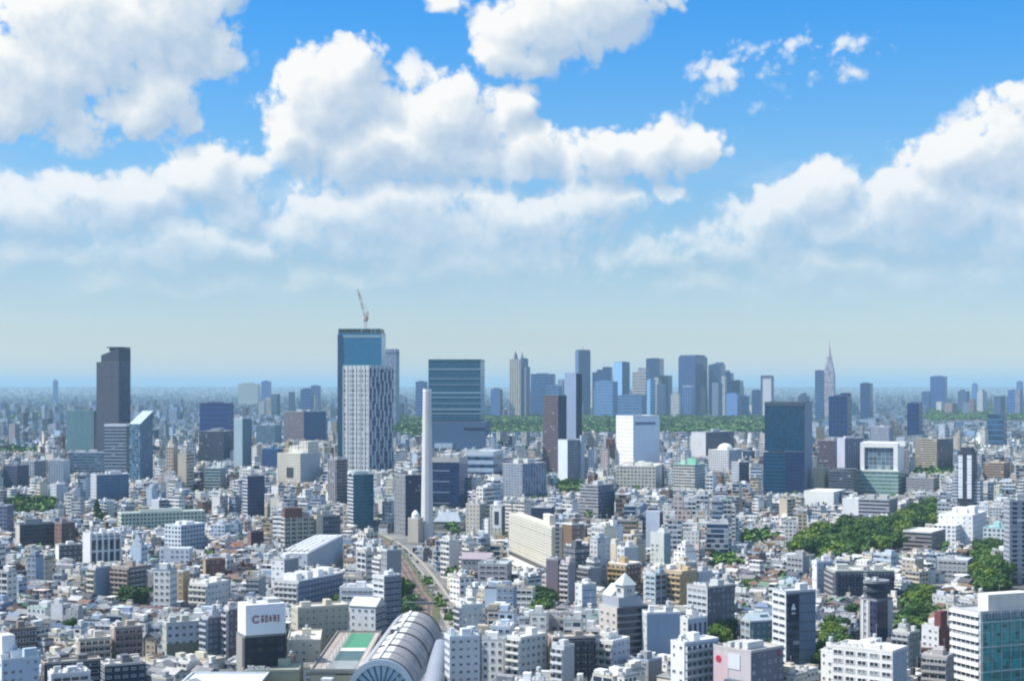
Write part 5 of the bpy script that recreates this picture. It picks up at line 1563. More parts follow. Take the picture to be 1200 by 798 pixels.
t.add('glass_crown', L / 2, L / 2 + .3, -R / 2 + .4, R / 2, H - 3.6, H - 1.2, F_('vert', (.20, .26, .30), (.08, .13, .16)), cell=(1.7, 3))
t.add('roof_house', L * .05, L * .4, -R * .42, -R * .1, H - 1, H + 6.5, M_plaster, (.66, .64, .57))
t.add('roof_house', -L * .3, L * .3, -R * .05, R * .3, H - 1, H + 5, M_plaster, (.6, .6, .56))
t.add('roof_house', -L * .1, L * .3, R * .0, R * .42, H - 1, H + 8, M_plaster, (.66, .65, .6))
roof_kit(t.root, L, R * .5, H - .95, random.Random(9), 6, False, False)

# black billboard building
t = T('billboard_building', 'black glass building carrying a white roof billboard with red lettering', 'office building', 'the black billboard building', 277, 287, 335, 745, 812, 74, D=650)
L, R, H = t.L, t.R, t.H
t.body(M_near['blank'], F_('grid', (.010, .013, .025), (.012, .016, .032), var=.4, curtains=0), (.2, .2, .21), (3, 3.4), (4, 4), color=(.30, .29, .26), para=.8)
t.add('dark_edge', L * .22, L / 2 + .1, -R / 2 - .15, -R / 2, 0, H - 1, M_plaster, (.06, .065, .075))
hb_ = 13.0
t.add('billboard_box', -L * .40, L / 2 + .5, -R / 2 + .2, R / 2 - .3, H + .2, H + hb_, M_plaster, (.66, .68, .70), smat=plain('billboard_face', (.66, .69, .72), .55, .06))
M_let = plain('red_letter', (.30, .10, .12), .6, 0)
xf = L / 2 + .5


def glyph(strokes, y0, z0, w, h, name='letter'):
    b_ = MB()
    for k, (a0, b0, a1, b1) in enumerate(strokes):
        o_ = .25 + .012 * k
        b_.box(xf, xf + o_, y0 + a0 * w, y0 + a1 * w, z0 + b0 * h, z0 + b1 * h, 0, bottom=True)
    return part(t.root, name, b_, [M_let])


gw = R * .115
zl_ = H + hb_ * .40
ys = -R * .12
b = MB()     # ringed C mark
for i in range(24):
    a0, a1 = 2 * math.pi * i / 24, 2 * math.pi * (i + 1) / 24
    cy_, cz_, r0, r1 = -R * .24, zl_ + 1.6, 1.0, 1.75
    if 2 <= i <= 21:
        q = [(xf + .2, cy_ + r1 * math.cos(a0), cz_ + r1 * math.sin(a0)), (xf + .2, cy_ + r1 * math.cos(a1), cz_ + r1 * math.sin(a1)), (xf + .2, cy_ + r0 * math.cos(a1), cz_ + r0 * math.sin(a1)), (xf + .2, cy_ + r0 * math.cos(a0), cz_ + r0 * math.sin(a0))]
        b.poly(q, [(0, 0), (1, 0), (1, 1), (0, 1)])
part(t.root, 'round_mark', b, [M_let])
for k, st in enumerate([
        [(0, .8, 1, 1), (0, .4, 1, .55), (.42, 0, .58, 1), (.1, 0, .25, .4), (.75, 0, .9, .4)],
        [(0, .85, 1, 1), (.1, .45, .9, .58), (0, 0, 1, .14), (.1, .14, .25, .85), (.75, .14, .9, .85)],
        [(.42, 0, .58, 1), (0, .6, 1, .74), (.08, .1, .2, .5), (.8, .1, .92, .5), (.2, .3, .8, .4)],
        [(0, .86, .45, 1), (0, .45, .45, .58), (.16, 0, .3, 1), (.6, 0, .74, 1), (.6, .5, 1, .64), (.86, .1, 1, .9)],
        [(0, .8, 1, .94), (.1, .4, .9, .54), (.42, .05, .58, .9), (0, 0, 1, .12)]]):
    glyph(st, ys + k * R * .098, zl_ + .2, R * .070, 2.9)
roof_kit(t.root, L * .8, R * .8, H + hb_, random.Random(12), 4, True, False)
t.add('sign_scaffold', -L * .3, L * .3, R * .1, R * .4, H + hb_, H + hb_ + 1.6, M_steel)

# sports court roof beside the station
cr_ = thing('court_roof_building', 'flat-roofed building with a green and dark sports court on top, left of the station vault', 'building', (-73.5, 690, 0))
HERO.append(dict(c=(-73.5, 690), rz=0, L=21, R=104, x0=366, x1=440, yt=736, yv=800, D=640, short='the sports court roof', root=cr_))
b = MB()
b.box(-10.5, 10.5, -50, 50, 0, 11, 0, None, None, (5, 3.6), top=False)
part(cr_, 'wall', b, [F_('thin', (.30, .29, .22), (.10, .10, .09))])
b = MB()
b.parapet(-10.6, 10.6, -50.1, 50.1, 11, 12.2, .5, 11.3)
part(cr_, 'roof', b, [M_plaster, M_deck], (.30, .28, .26))


def pad(nm, x0, x1, y0, y1, z, col):
    b_ = MB()
    b_.box(x0, x1, y0, y1, 11.32, z, 0)
    part(cr_, nm, b_, [M_deck], col)


pad('green_court', -3.6, 7.6, 6, 47, 11.40, (.06, .24, .14))
pad('court_line', -3.6, 7.6, -1.5, 5.8, 11.41, (.70, .72, .66))
pad('dark_court', -3.6, 7.6, -26, -1.7, 11.40, (.06, .12, .13))
pad('walkway', -10, -7.2, -49, 49, 11.40, (.34, .29, .25))
pad('walkway', -6.6, -4.4, -49, 49, 11.40, (.40, .37, .33))
pad('walkway', 8.2, 9.6, -40, 49, 11.40, (.42, .38, .33))
pad('grey_roof', -3.6, 7.6, -49, -26.5, 11.45, (.25, .28, .29))
for i in range(9):
    b = MB()
    y = -48 + i * 12
    b.box(-4.2, -4.0, y, y + .2, 11.4, 15, 0)
    part(cr_, 'fence_post', b, [M_steel])
b = MB()
for k in range(3):
    b.box(-4.15, -4.05, -48, 48, 12.4 + k * 1.2, 12.48 + k * 1.2, 0, bottom=True)
part(cr_, 'fence_rail', b, [M_steel])

# cream annex between the court and the gridded office
def small(name, label, cat, short, x, y, rz, L, R, H, col, roofc, style='sparse', seed=1, vis=None):
    o = thing(name, label, cat, (x, y, 0), rz)
    b_ = MB()
    b_.box(-L / 2, L / 2, -R / 2, R / 2, 0, H - .9, 0, top=False)
    part(o, 'wall', b_, [M_plaster], col)
    b_ = MB()
    b_.parapet(-L / 2 - .05, L / 2 + .05, -R / 2 - .05, R / 2 + .05, H - .9, H)
    part(o, 'roof', b_, [M_plaster, M_deck], roofc)
    dress(o, 'f', L, R, .8, H - 1, style, col)
    dress(o, 'r', L, R, .8, H - 1, 'sparse', col)
    roof_kit(o, L, R, H - .75, random.Random(seed), 4, True, True, roofc)
    p0, p1 = pix(x, y, H), pix(x, y, 0)
    w = (L + R) * .5 / y * F * .6
    HERO.append(dict(c=(x, y), rz=rz, L=L, R=R, x0=p0[0] - w, x1=p0[0] + w, yt=p0[1], yv=min(vis or p1[1] - 8, 798), D=y - R / 2, short=short, root=o))
    return o


small('building', 'cream stepped annex with roof plant between the sports court and the beige gridded office', 'building', 'the cream annex', -96, 712, .1, 15, 30, 15, (.56, .52, .42), (.58, .55, .47), 'sparse', 3)
small('building', 'low olive-grey building with pale ducts on its roof, right of the black billboard building', 'building', 'the olive low building', -102, 655, .05, 24, 20, 11, (.30, .30, .21), (.38, .38, .30), 'blank', 5)
o = thing('canopy_roof', 'pale blue flat canopy roof cut by the bottom edge under the billboard building', 'canopy', (-118, 632, 0))
b = MB()
b.box(-16, 16, -12, 12, 8.6, 9.4, 0, bottom=True)
part(o, 'slab', b, [M_plaster], (.40, .46, .52))
b = MB()
b.parapet(-16.2, 16.2, -12.2, 12.2, 9.4, 10.2, .6, 9.45)
part(o, 'rim', b, [M_plaster, M_deck], (.60, .65, .68))
for x in (-13, 0, 13):
    for y in (-9, 9):
        b = MB()
        b.box(x - .3, x + .3, y - .3, y + .3, 0, 8.6, 0)
        part(o, 'post', b, [M_steel])

# ------------------------------------------------------------------ station vault
ax0, ay0, ax1, ay1 = -53.5, 628.0, -48.5, 765.0
sv_ = thing('station_hall', 'silver barrel-vaulted station hall with a fan-shaped glazed gable', 'station', (ax0, ay0, 0), -math.atan2(ax1 - ax0, ay1 - ay0))
SL = math.hypot(ax1 - ax0, ay1 - ay0)
RAD, ZC = 13.4, 4.6
HERO.append(dict(c=((ax0 + ax1) / 2 + 6, (ay0 + ay1) / 2), rz=-.037, L=44, R=SL + 6, x0=412, x1=522, yt=719, yv=800, D=628, short='the station vault', root=sv_))
HERO.append(dict(c=((ax0 + ax1) / 2 + 4, ay1 + 40), rz=0, L=40, R=84, x0=455, x1=520, yt=640, yv=720, D=770, short='', root=None))


def arc(a0, a1, n, r, y0, y1, m, b_, xc=0.0, zc=ZC):
    for i in range(n):
        p, q = a0 + (a1 - a0) * i / n, a0 + (a1 - a0) * (i + 1) / n
        A, B_ = (xc + r * math.cos(p), zc + r * math.sin(p)), (xc + r * math.cos(q), zc + r * math.sin(q))
        b_.poly([(A[0], y0, A[1]), (A[0], y1, A[1]), (B_[0], y1, B_[1]), (B_[0], y0, B_[1])], [(y0, r * p), (y1, r * p), (y1, r * q), (y0, r * q)], m)


def slat_mat(name, a, c, per, rough, metal):
    m, t_, p = new_mat(name)
    s_ = t_.n.new('ShaderNodeSeparateXYZ')
    t_.l.new(t_.n.new('ShaderNodeUVMap').outputs[0], s_.inputs[0])
    f = t_.math('LESS_THAN', t_.math('FRACT', t_.math('MULTIPLY', s_.outputs[0], per)), .22)
    t_.put(p.inputs['Base Color'], weather(t_, t_.mix(f, a, c), .25))
    p.inputs['Roughness'].default_value, p.inputs['Metallic'].default_value = rough, metal
    return m


M_silver = slat_mat('silver_cladding', (.42, .43, .45), (.33, .34, .36), .35, .42, .2)
M_slat = slat_mat('dark_slats', (.25, .235, .24), (.38, .37, .37), .42, .6, 0)
b = MB()
arc(math.radians(112), math.radians(186), 12, RAD, 0, SL, 0, b)
part(sv_, 'silver_roof', b, [M_silver])
b = MB()
arc(math.radians(80), math.radians(112), 6, RAD - .1, 0, SL, 0, b)
part(sv_, 'ridge_skylight', b, [plain('skylight', (.72, .71, .66), .4, .3)])
b = MB()
b.box(-2.2, -1.2, 2, SL - 2, ZC + RAD - .6, ZC + RAD + .5, 0)
part(sv_, 'ridge_walkway', b, [M_white])
b = MB()
b.box(-6.2, -5.7, 2, SL - 2, ZC + RAD - 2.2, ZC + RAD - 1.0, 0)
part(sv_, 'ridge_rail', b, [M_steel])
b = MB()
b.box(-4.4, -1.8, SL * .52, SL * .60, ZC + RAD - .9, ZC + RAD + 1.3, 0, 1)
part(sv_, 'roof_plant', b, [M_darkm, M_unit])
b = MB()   # dark slatted slope falling to the right-hand tube
arc(math.radians(14), math.radians(80), 14, RAD + .1, 0, SL, 0, b, .0, ZC - .1)
part(sv_, 'slatted_roof', b, [M_slat])
xr_ = RAD * math.cos(math.radians(14))
b = MB()
b.poly([(xr_, 0, ZC + 3.1), (20.0, 0, ZC + 1.5), (14.5, SL, ZC + 1.5), (xr_, SL, ZC + 3.1)], [(0, 0), (0, 9), (SL, 9), (SL, 0)])
part(sv_, 'lean_to_roof', b, [M_slat])
for i in range(9):   # arched ribs over the slats
    y = 2 + i * (SL - 4) / 8
    b = MB()
    arc(math.radians(14), math.radians(112), 14, RAD + .55, y, y + .6, 0, b)
    arc(math.radians(112), math.radians(14), 14, RAD - .0, y, y + .6, 0, b)
    for s_, yy in ((1, y), (-1, y + .6)):
        for k in range(14):
            p, q = math.radians(14 + 98 * k / 14), math.radians(14 + 98 * (k + 1) / 14)
            pts = [(RAD * math.cos(p), yy, ZC + RAD * math.sin(p)), ((RAD + .55) * math.cos(p), yy, ZC + (RAD + .55) * math.sin(p)), ((RAD + .55) * math.cos(q), yy, ZC + (RAD + .55) * math.sin(q)), (RAD * math.cos(q), yy, ZC + RAD * math.sin(q))]
            b.poly(pts if s_ > 0 else pts[::-1], [(0, 0), (1, 0), (1, 1), (0, 1)], 0)
    part(sv_, 'roof_rib', b, [M_steel if i % 2 else M_darkm])
b = MB()
arc(math.radians(-60), math.radians(240), 20, 4.4, 0, 112, 0, b, 0.0, 0.0)
for yy_, fl in ((112, False), (0, True)):
    for i in range(20):
        p, q = math.radians(-60 + 15 * i), math.radians(-60 + 15 * (i + 1))
        tri = [(4.4 * math.cos(q), yy_, 4.4 * math.sin(q)), (4.4 * math.cos(p), yy_, 4.4 * math.sin(p)), (0, yy_, 0)]
        b.poly(tri[::-1] if fl else tri, [(0, 0), (1, 0), (1, 1)])
tb = part(sv_, 'side_tube', b, [plain('tube_cladding', (.27, .30, .36), .5, .2)])
tb.location, tb.rotation_euler = (21.5, -8, 5.2), (0, 0, math.atan2(6.0, 112))
# gable: outer arch, radiating mullions, glass
b = MB()
n = 28
for i in range(n):
    p, q = math.pi * i / n, math.pi * (i + 1) / n
    for (r0, r1, y0) in ((RAD - 2.0, RAD + .4, -1.2),):
        P_ = lambda r, a, y: (r * math.cos(a), y, ZC + r * math.sin(a))
        b.poly([P_(r0, q, y0), P_(r0, p, y0), P_(r1, p, y0), P_(r1, q, y0)], [(0, 0), (1, 0), (1, 1), (0, 1)])
        b.poly([P_(r1, p, y0), P_(r1, p, .4), P_(r1, q, .4), P_(r1, q, y0)], [(0, 0), (1, 0), (1, 1), (0, 1)])
        b.poly([P_(r0, p, y0), P_(r0, q, y0), P_(r0, q, .2), P_(r0, p, .2)], [(0, 0), (1, 0), (1, 1), (0, 1)])
gb = part(sv_, 'gable_arch', b, [plain('arch_blue_grey', (.36, .45, .52), .45, .15)])
b = MB()
for i in range(n):
    p, q = math.pi * i / n, math.pi * (i + 1) / n
    r0, r1 = 0.2, RAD - 1.55
    b.poly([(r0 * math.cos(q), -.2, ZC + r0 * math.sin(q)), (r0 * math.cos(p), -.2, ZC + r0 * math.sin(p)), (r1 * math.cos(p), -.2, ZC + r1 * math.sin(p)), (r1 * math.cos(q), -.2, ZC + r1 * math.sin(q))], [(0, 0), (1, 0), (1, 1), (0, 1)])
part(sv_, 'fan_glazing', b, [plain('fan_glass', (.55, .68, .76), .15, .1)])
for i in range(1, 12):
    a = math.pi * i / 12
    b = MB()
    d, nrm = (math.cos(a), math.sin(a)), (-math.sin(a), math.cos(a))
    h = .32
    P4 = [(d[0] * r + nrm[0] * s_ * h, ZC + d[1] * r + nrm[1] * s_ * h) for r, s_ in ((1, -1), (RAD - 1.5, -1), (RAD - 1.5, 1), (1, 1))]
    b.poly([(x, -.8, z) for x, z in P4], [(0, 0), (1, 0), (1, 1), (0, 1)])
    for k in range(4):
        (xa, za), (xb, zb2) = P4[k], P4[(k + 1) % 4]
        b.poly([(xa, -.8, za), (xa, -.2, za), (xb, -.2, zb2), (xb, -.8, zb2)], [(0, 0), (1, 0), (1, 1), (0, 1)])
    part(sv_, 'fan_mullion', b, [plain('mullion_blue', (.05, .11, .16), .4, 0) if i == 1 else bpy.data.materials['mullion_blue']])
b = MB()
b.box(-RAD, RAD + 8, -1, SL, 0, ZC - .2, 0, None, None)
part(sv_, 'base', b, [M_plaster], (.35, .35, .36))

# ------------------------------------------------------------------ railway, road
def ribbon(pts, w0, w1, z, seg=6):
    """strip along a polyline (Catmull-Rom), from offset w0 to w1 to its right"""
    P_ = [Vector((p[0], p[1])) for p in pts]
    Q = []
    for i in range(len(P_) - 1):
        p0, p1, p2, p3 = P_[max(i - 1, 0)], P_[i], P_[i + 1], P_[min(i + 2, len(P_) - 1)]
        for k in range(seg):
            u = k / seg
            Q.append(.5 * ((2 * p1) + (p2 - p0) * u + (2 * p0 - 5 * p1 + 4 * p2 - p3) * u * u + (3 * p1 - p0 - 3 * p2 + p3) * u ** 3))
    Q.append(P_[-1])
    out, s = [], 0.0
    for i, q in enumerate(Q):
        d = (Q[min(i + 1, len(Q) - 1)] - Q[max(i - 1, 0)]).normalized()
        n_ = Vector((d.y, -d.x))
        out.append((q + n_ * w0, q + n_ * w1, s))
        if i + 1 < len(Q):
            s += (Q[i + 1] - q).length
    return out


def strip_mesh(name, st, z, mat, h=0.0):
    b_ = MB()
    for i in range(len(st) - 1):
        (a, c, s0), (a1, c1, s1) = st[i], st[i + 1]
        b_.poly([(a.x, a.y, z), (c.x, c.y, z), (c1.x, c1.y, z), (a1.x, a1.y, z)], [(0, s0), (1, s0), (1, s1), (0, s1)])
        if h:
            b_.poly([(a.x, a.y, z - h), (a.x, a.y, z), (a1.x, a1.y, z), (a1.x, a1.y, z - h)], [(0, 0), (0, 1), (1, 1), (1, 0)])
            b_.poly([(c.x, c.y, z), (c.x, c.y, z - h), (c1.x, c1.y, z - h), (c1.x, c1.y, z)], [(0, 0), (0, 1), (1, 1), (1, 0)])
    return link(name, b_.mesh(name, [mat]))


def gpt(px, py, z=0.0):
    D = (HC - z) * F / (py - HY)
    return ((px - HX) / F * D, D)


RAIL = [(-52, 755), gpt(491, 712), gpt(481, 692), gpt(470, 670), gpt(461, 655), gpt(449, 641), gpt(430, 627), gpt(400, 615)]
ROAD = [gpt(546, 752), gpt(530, 720), gpt(512, 695), gpt(498, 675), gpt(485, 659), gpt(470, 645), gpt(452, 632), gpt(420, 619)]
CORR = []
for pts, w in ((RAIL, 9), (ROAD, 5.5)):
    for a, c, s in ribbon(pts, 0, 0, 0, 8):
        CORR.append((a.x, a.y, w))
tag(strip_mesh('railway_bed', ribbon(RAIL, -8.5, 8.5, 0), .30, plain('ballast', (.235, .16, .11), .95, .5), .3), kind='structure')
M_sleep = slat_mat('sleepers', (.085, .058, .045), (.17, .12, .09), 1.0, .9, 0)
for k, o_ in enumerate((-7.0, -3.3, .7, 4.4)):
    tag(strip_mesh('railway_track', ribbon(RAIL, o_, o_ + 2.4, 0), .42, M_sleep, .1), kind='structure')
    for q in (.45, 1.75):
        tag(strip_mesh('rail', ribbon(RAIL, o_ + q, o_ + q + .28, 0), .60, plain('rail_steel', (.30, .27, .25), .4, .2, .4) if (k == 0 and q < 1) else bpy.data.materials['rail_steel'], .17), kind='structure')
M_asph = plain('asphalt', (.20, .19, .17), .9, .25)
tag(strip_mesh('road', ribbon(ROAD, -4.6, 4.6, 0), .06, M_asph), kind='structure')
tag(strip_mesh('pavement', ribbon(ROAD, -6.6, -4.6, 0), .18, plain('pavement_slabs', (.33, .31, .27), .9, .3), .15), kind='structure')
tag(strip_mesh('pavement', ribbon(ROAD, 4.6, 6.6, 0), .18, bpy.data.materials['pavement_slabs'], .15), kind='structure')
tag(strip_mesh('road_marking', ribbon(ROAD, -.12, .12, 0), .075, M_white), kind='structure')
tag(strip_mesh('embankment', ribbon(RAIL, 8.5, 12.5, 0), .22, plain('weedy_bank', (.12, .13, .07), .95, .5), .2), kind='structure')
# road up the eastern valley with its trees, and a couple of cross streets
ROAD2 = [gpt(985, 800), gpt(1040, 752), gpt(1072, 715), gpt(1110, 690), gpt(1150, 672), gpt(1162, 640), gpt(1160, 615)]
tag(strip_mesh('road', ribbon(ROAD2, -3.5, 3.5, 0), .06, M_asph), kind='structure')
for a, c, s in ribbon(ROAD2, 0, 0, 0, 8):
    CORR.append((a.x, a.y, 8))

# ------------------------------------------------------------------ on the road and along the track
CARS, MASTS = [], []
CARC = [('white', (.70, .70, .70)), ('black', (.02, .02, .025)), ('silver', (.42, .43, .45)), ('red', (.35, .04, .03)), ('dark blue', (.03, .05, .14)), ('green', (.05, .20, .10))]


def car_meshes():
    b_ = MB()
    b_.prism([(-.85, -2.1), (.85, -2.1), (.85, 2.1), (-.85, 2.1)], .35, .85, 0)
    body = b_.mesh('body', [plain('car_paint', 'obj', .3, 0, .2)])
    b_ = MB()
    lo = [(-.78, -1.5), (.78, -1.5), (.78, 1.1), (-.78, 1.1)]
    hi = [(-.62, -1.0), (.62, -1.0), (.62, .6), (-.62, .6)]
    for i in range(4):
        a_, c_, d_, e_ = lo[i], lo[(i + 1) % 4], hi[(i + 1) % 4], hi[i]
        b_.poly([(*a_, .85), (*c_, .85), (*d_, 1.42), (*e_, 1.42)], [(0, 0), (1, 0), (1, 1), (0, 1)])
    cab = b_.mesh('windows', [M_glass])
    b_ = MB()
    b_.flat(hi, 1.425)
    roof_ = b_.mesh('roof', [bpy.data.materials['car_paint']])
    b_ = MB()
    for k in range(12):
        a0, a1 = 2 * math.pi * k / 12, 2 * math.pi * (k + 1) / 12
        p0, p1 = (.32 * math.cos(a0), .32 + .32 * math.sin(a0)), (.32 * math.cos(a1), .32 + .32 * math.sin(a1))
        b_.poly([(-.1, p0[0], p0[1]), (-.1, p1[0], p1[1]), (.1, p1[0], p1[1]), (.1, p0[0], p0[1])], [(0, 0), (1, 0), (1, 1), (0, 1)])
        for xx in (-.1, .1):
            b_.poly([(xx, 0, .32), (xx, p0[0], p0[1]), (xx, p1[0], p1[1])], [(0, 0), (1, 0), (1, 1)])
    wheel = b_.mesh('wheel', [M_darkm])
    return body, cab, roof_, wheel


CM = car_meshes()
rcar = random.Random(6)
for pts, n_, tag_ in ((ROAD, 26, 'road beside the railway'), (ROAD2, 8, 'lane in the eastern valley')):
    st_ = ribbon(pts, 0, 0, 0, 10)
    for i in range(n_):
        k = rcar.randint(1, len(st_) - 3) if n_ < 10 else 1 + (i * (len(st_) - 3)) // n_
        a_, _, _ = st_[k]
        d_ = (st_[k + 1][0] - st_[k - 1][0]).normalized()
        side = rcar.choice((-1, 1))
        off_ = side * (1.7 if n_ < 10 else 2.6) * rcar.uniform(.9, 1.1)
        n2 = Vector((d_.y, -d_.x))
        p_ = a_ + n2 * off_ + d_ * rcar.uniform(-2, 2)
        cn, cc = rcar.choice(CARC[:3] + CARC)
        o = thing('car', 'x', 'car', (p_.x, p_.y, .08), math.atan2(-d_.x, d_.y) + (math.pi if side < 0 else 0), 'cars on the roads')
        for nm_, me_ in zip(('body', 'windows', 'roof'), CM):
            link(nm_, me_, o, cc)
        for sx in (-.8, .8):
            for sy in (-1.35, 1.35):
                link('wheel', CM[3], o, None, (sx, sy, 0))
        CARS.append((o, cn, tag_, p_.x, p_.y))
st_ = ribbon(RAIL, 0, 0, 0, 10)
for k in range(8, 52, 4):
    a_, _, _ = st_[k]
    d_ = (st_[k + 1][0] - st_[k - 1][0]).normalized()
    o = thing('catenary_gantry', 'x', 'gantry', (a_.x, a_.y, .3), math.atan2(-d_.x, d_.y), 'overhead line gantries along the railway')
    for sx in (-8.2, 8.2):
        b = MB()
        b.box(sx - .18, sx + .18, -.18, .18, 0, 7.2, 0)
        part(o, 'post', b, [M_steel])
    b = MB()
    b.box(-8.4, 8.4, -.15, .15, 6.6, 7.0, 0, bottom=True)
    part(o, 'beam', b, [M_steel])
    for sx in (-5.8, -2.1, 1.9, 5.6):
        b = MB()
        b.box(sx - .06, sx + .06, -.06, .06, 5.4, 6.6, 0, bottom=True)
        part(o, 'drop_arm', b, [M_darkm])
    MASTS.append((o, a_.x, a_.y))

# ------------------------------------------------------------------ trees
def leaf_mat(name, obj=True):
    m, t_, p = new_mat(name)
    isl = t_.n.new('ShaderNodeNewGeometry').outputs['Random Per Island']
    c = t_.ramp(isl, [(0, (.032, .072, .015)), (.5, (.048, .100, .020)), (1, (.068, .128, .027))])
    if obj:
        c = t_.mix(1.0, c, t_.n.new('ShaderNodeObjectInfo').outputs['Color'], 'MULTIPLY')
    else:
        pos = t_.n.new('ShaderNodeNewGeometry').outputs['Position']
        n_ = t_.noise(pos, .035, 3, .6)
        c = t_.mix(1.0, c, t_.ramp(n_, [(.3, (1.0, 1.2, 1.1)), (.5, (1.4, 1.45, 1.4)), (.7, (1.8, 1.65, 1.3))]), 'MULTIPLY')
    t_.put(p.inputs['Base Color'], c)
    p.inputs['Roughness'].default_value = .6
    p.inputs['Specular IOR Level'].default_value = .25
    return m


M_leaf, M_leafb = leaf_mat('foliage'), leaf_mat('foliage_far', False)
M_bark = plain('bark', (.09, .065, .045), .9, .3)


def crown_arrays(seed, nleaf, lobes=8, leaf=.15, flat=.8, cone=False):
    r = np.random.default_rng(seed)
    V, Fc = [], []
    cs = []
    for i in range(lobes):
        a = 2 * math.pi * i / lobes + r.uniform(-.4, .4)
        rr = r.uniform(.30, .62) if i else 0
        z = r.uniform(-.35, .5)
        if cone:
            z = -.6 + 1.5 * i / lobes
            rr = .35 * (1 - i / lobes)
        cs.append((rr * math.cos(a), rr * math.sin(a), z * flat, r.uniform(.36, .56) * (1 - .55 * i / lobes if cone else 1)))
    for k in range(nleaf):
        cx_, cy_, cz_, cr_r = cs[r.integers(len(cs))]
        d = r.normal(size=3)
        d /= np.linalg.norm(d)
        if d[2] < -.5:
            d[2] *= -.6
        c = np.array([cx_, cy_, cz_]) + d * cr_r * r.uniform(.72, 1.10) * np.array([1, 1, flat])
        n_ = d + r.normal(size=3) * .45
        n_ /= np.linalg.norm(n_)
        u = np.cross(n_, [.3, .5, .81])
        u /= np.linalg.norm(u)
        v = np.cross(n_, u)
        s = leaf * r.uniform(.6, 1.35)
        b0 = len(V)
        V += [c + u * s + v * s * .3, c + v * s, c - u * s + v * s * -.2, c - v * s]
        Fc.append((b0, b0 + 1, b0 + 2, b0 + 3))
    for (cx_, cy_, cz_, cr_r) in cs:        # the dense middle of each bough
        b0 = len(V)
        rows, cols = 4, 7
        for i in range(rows):
            th = math.pi * (i + .5) / rows
            for j in range(cols):
                ph = 2 * math.pi * j / cols
                q = cr_r * .72 * r.uniform(.85, 1.1)
                V.append(np.array([cx_ + q * math.sin(th) * math.cos(ph), cy_ + q * math.sin(th) * math.sin(ph), cz_ + q * math.cos(th) * flat]))
        for i in range(rows - 1):
            for j in range(cols):
                a, b_ = b0 + i * cols + j, b0 + i * cols + (j + 1) % cols
                Fc.append((a, a + cols, b_ + cols, b_))
        Fc.append(tuple(b0 + j for j in range(cols)))
    return np.array(V, dtype=np.float32), Fc


def arr_mesh(name, V, Fc, mat):
    me = bpy.data.meshes.new(name)
    me.from_pydata(V.tolist(), [], Fc)
    me.materials.append(mat)
    return me


CROWNS = [arr_mesh('crown', *crown_arrays(s, 1250, lobes=l, leaf=.095), M_leaf) for s, l in ((1, 8), (2, 7), (3, 10), (4, 9), (5, 6))]
CONIFER = arr_mesh('crown', *crown_arrays(9, 520, lobes=9, cone=True, flat=1.5), M_leaf)


def trunk_mesh():
    b_ = MB()
    b_.cyl(0, 0, .055, 0, .55, 7, 0, r1=.035)
    for k in range(5):
        a = k * 2.4
        p = Vector((0, 0, .38 + .04 * k))
        q = Vector((math.cos(a) * .34, math.sin(a) * .34, .72 + .05 * k))
        d = (q - p).normalized()
        u = d.cross(Vector((0, 0, 1))).normalized()
        v = d.cross(u)
        for i in range(5):
            a0, a1 = 2 * math.pi * i / 5, 2 * math.pi * (i + 1) / 5
            f = lambda o_, ang, r_: tuple(o_ + (u * math.cos(ang) + v * math.sin(ang)) * r_)
            b_.poly([f(p, a0, .025), f(q, a0, .010), f(q, a1, .010), f(p, a1, .025)], [(0, 0), (0, 1), (1, 1), (1, 0)])
    return b_.mesh('trunk', [M_bark])


ME_trunk = trunk_mesh()
TREES = []        # (x, y, crown radius, height, where)
rt = random.Random(77)


def in_poly(x, y, P_):
    c = False
    for i in range(len(P_)):
        (x0, y0), (x1, y1) = P_[i], P_[i - 1]
        if (y0 > y) != (y1 > y) and x < (x1 - x0) * (y - y0) / (y1 - y0) + x0:
            c = not c
    return c


GROVES = []


def grove(where, pts, sp, rad=(4.5, 7.5), ht=(11, 17), keep=None, dens=1.0):
    """pts are ground points (photo bearings) of the wood's outline"""
    P_ = [gpt(*p) for p in pts]
    GROVES.append(P_)
    xs, ys_ = [p[0] for p in P_], [p[1] for p in P_]
    y = min(ys_)
    n = 0
    while y < max(ys_):
        x = min(xs)
        while x < max(xs):
            xx, yy = x + rt.uniform(-.4, .4) * sp, y + rt.uniform(-.4, .4) * sp
            if in_poly(xx, yy, P_) and rt.random() < dens:
                TREES.append((xx, yy, rt.uniform(*rad), rt.uniform(*ht), where))
                n += 1
            x += sp
        y += sp
    px_s = [p[0] for p in pts]
    HERO.append(dict(c=(0, -9e5), rz=0, L=1, R=1, x0=min(px_s), x1=max(px_s), yt=0, yv=keep or (max(p[1] for p in pts) - 5), D=min(ys_) + .25 * (max(ys_) - min(ys_)), short='', root=None))
    return n


grove('in the big grove', [(916, 655), (960, 636), (1000, 625), (1052, 622), (1066, 612), (1084, 600), (1100, 606), (1108, 622), (1060, 640), (1056, 656), (1000, 664), (950, 664)], 13, (6, 10.5), (12, 20), 646)
grove('on the eastern slope', [(1145, 655), (1162, 645), (1180, 690), (1184, 710), (1150, 712), (1146, 680)], 9, (5, 8), (11, 17), 690)
grove('in the valley lane', [(1050, 752), (1070, 722), (1088, 715), (1094, 735), (1080, 752), (1060, 762)], 9, (4, 7), (8, 13), 744)
grove('in the upper valley', [(1060, 716), (1076, 700), (1092, 702), (1092, 714), (1072, 722)], 9, (4, 6.5), (8, 12), 712)
grove('beside the dark-stripped slab', [(958, 800), (960, 752), (980, 745), (990, 768), (978, 810)], 8, (4, 6.5), (9, 14), 780)
grove('among the central roofs', [(618, 727), (622, 714), (642, 711), (648, 722), (640, 732)], 8, (5, 7.5), (12, 16), 716)
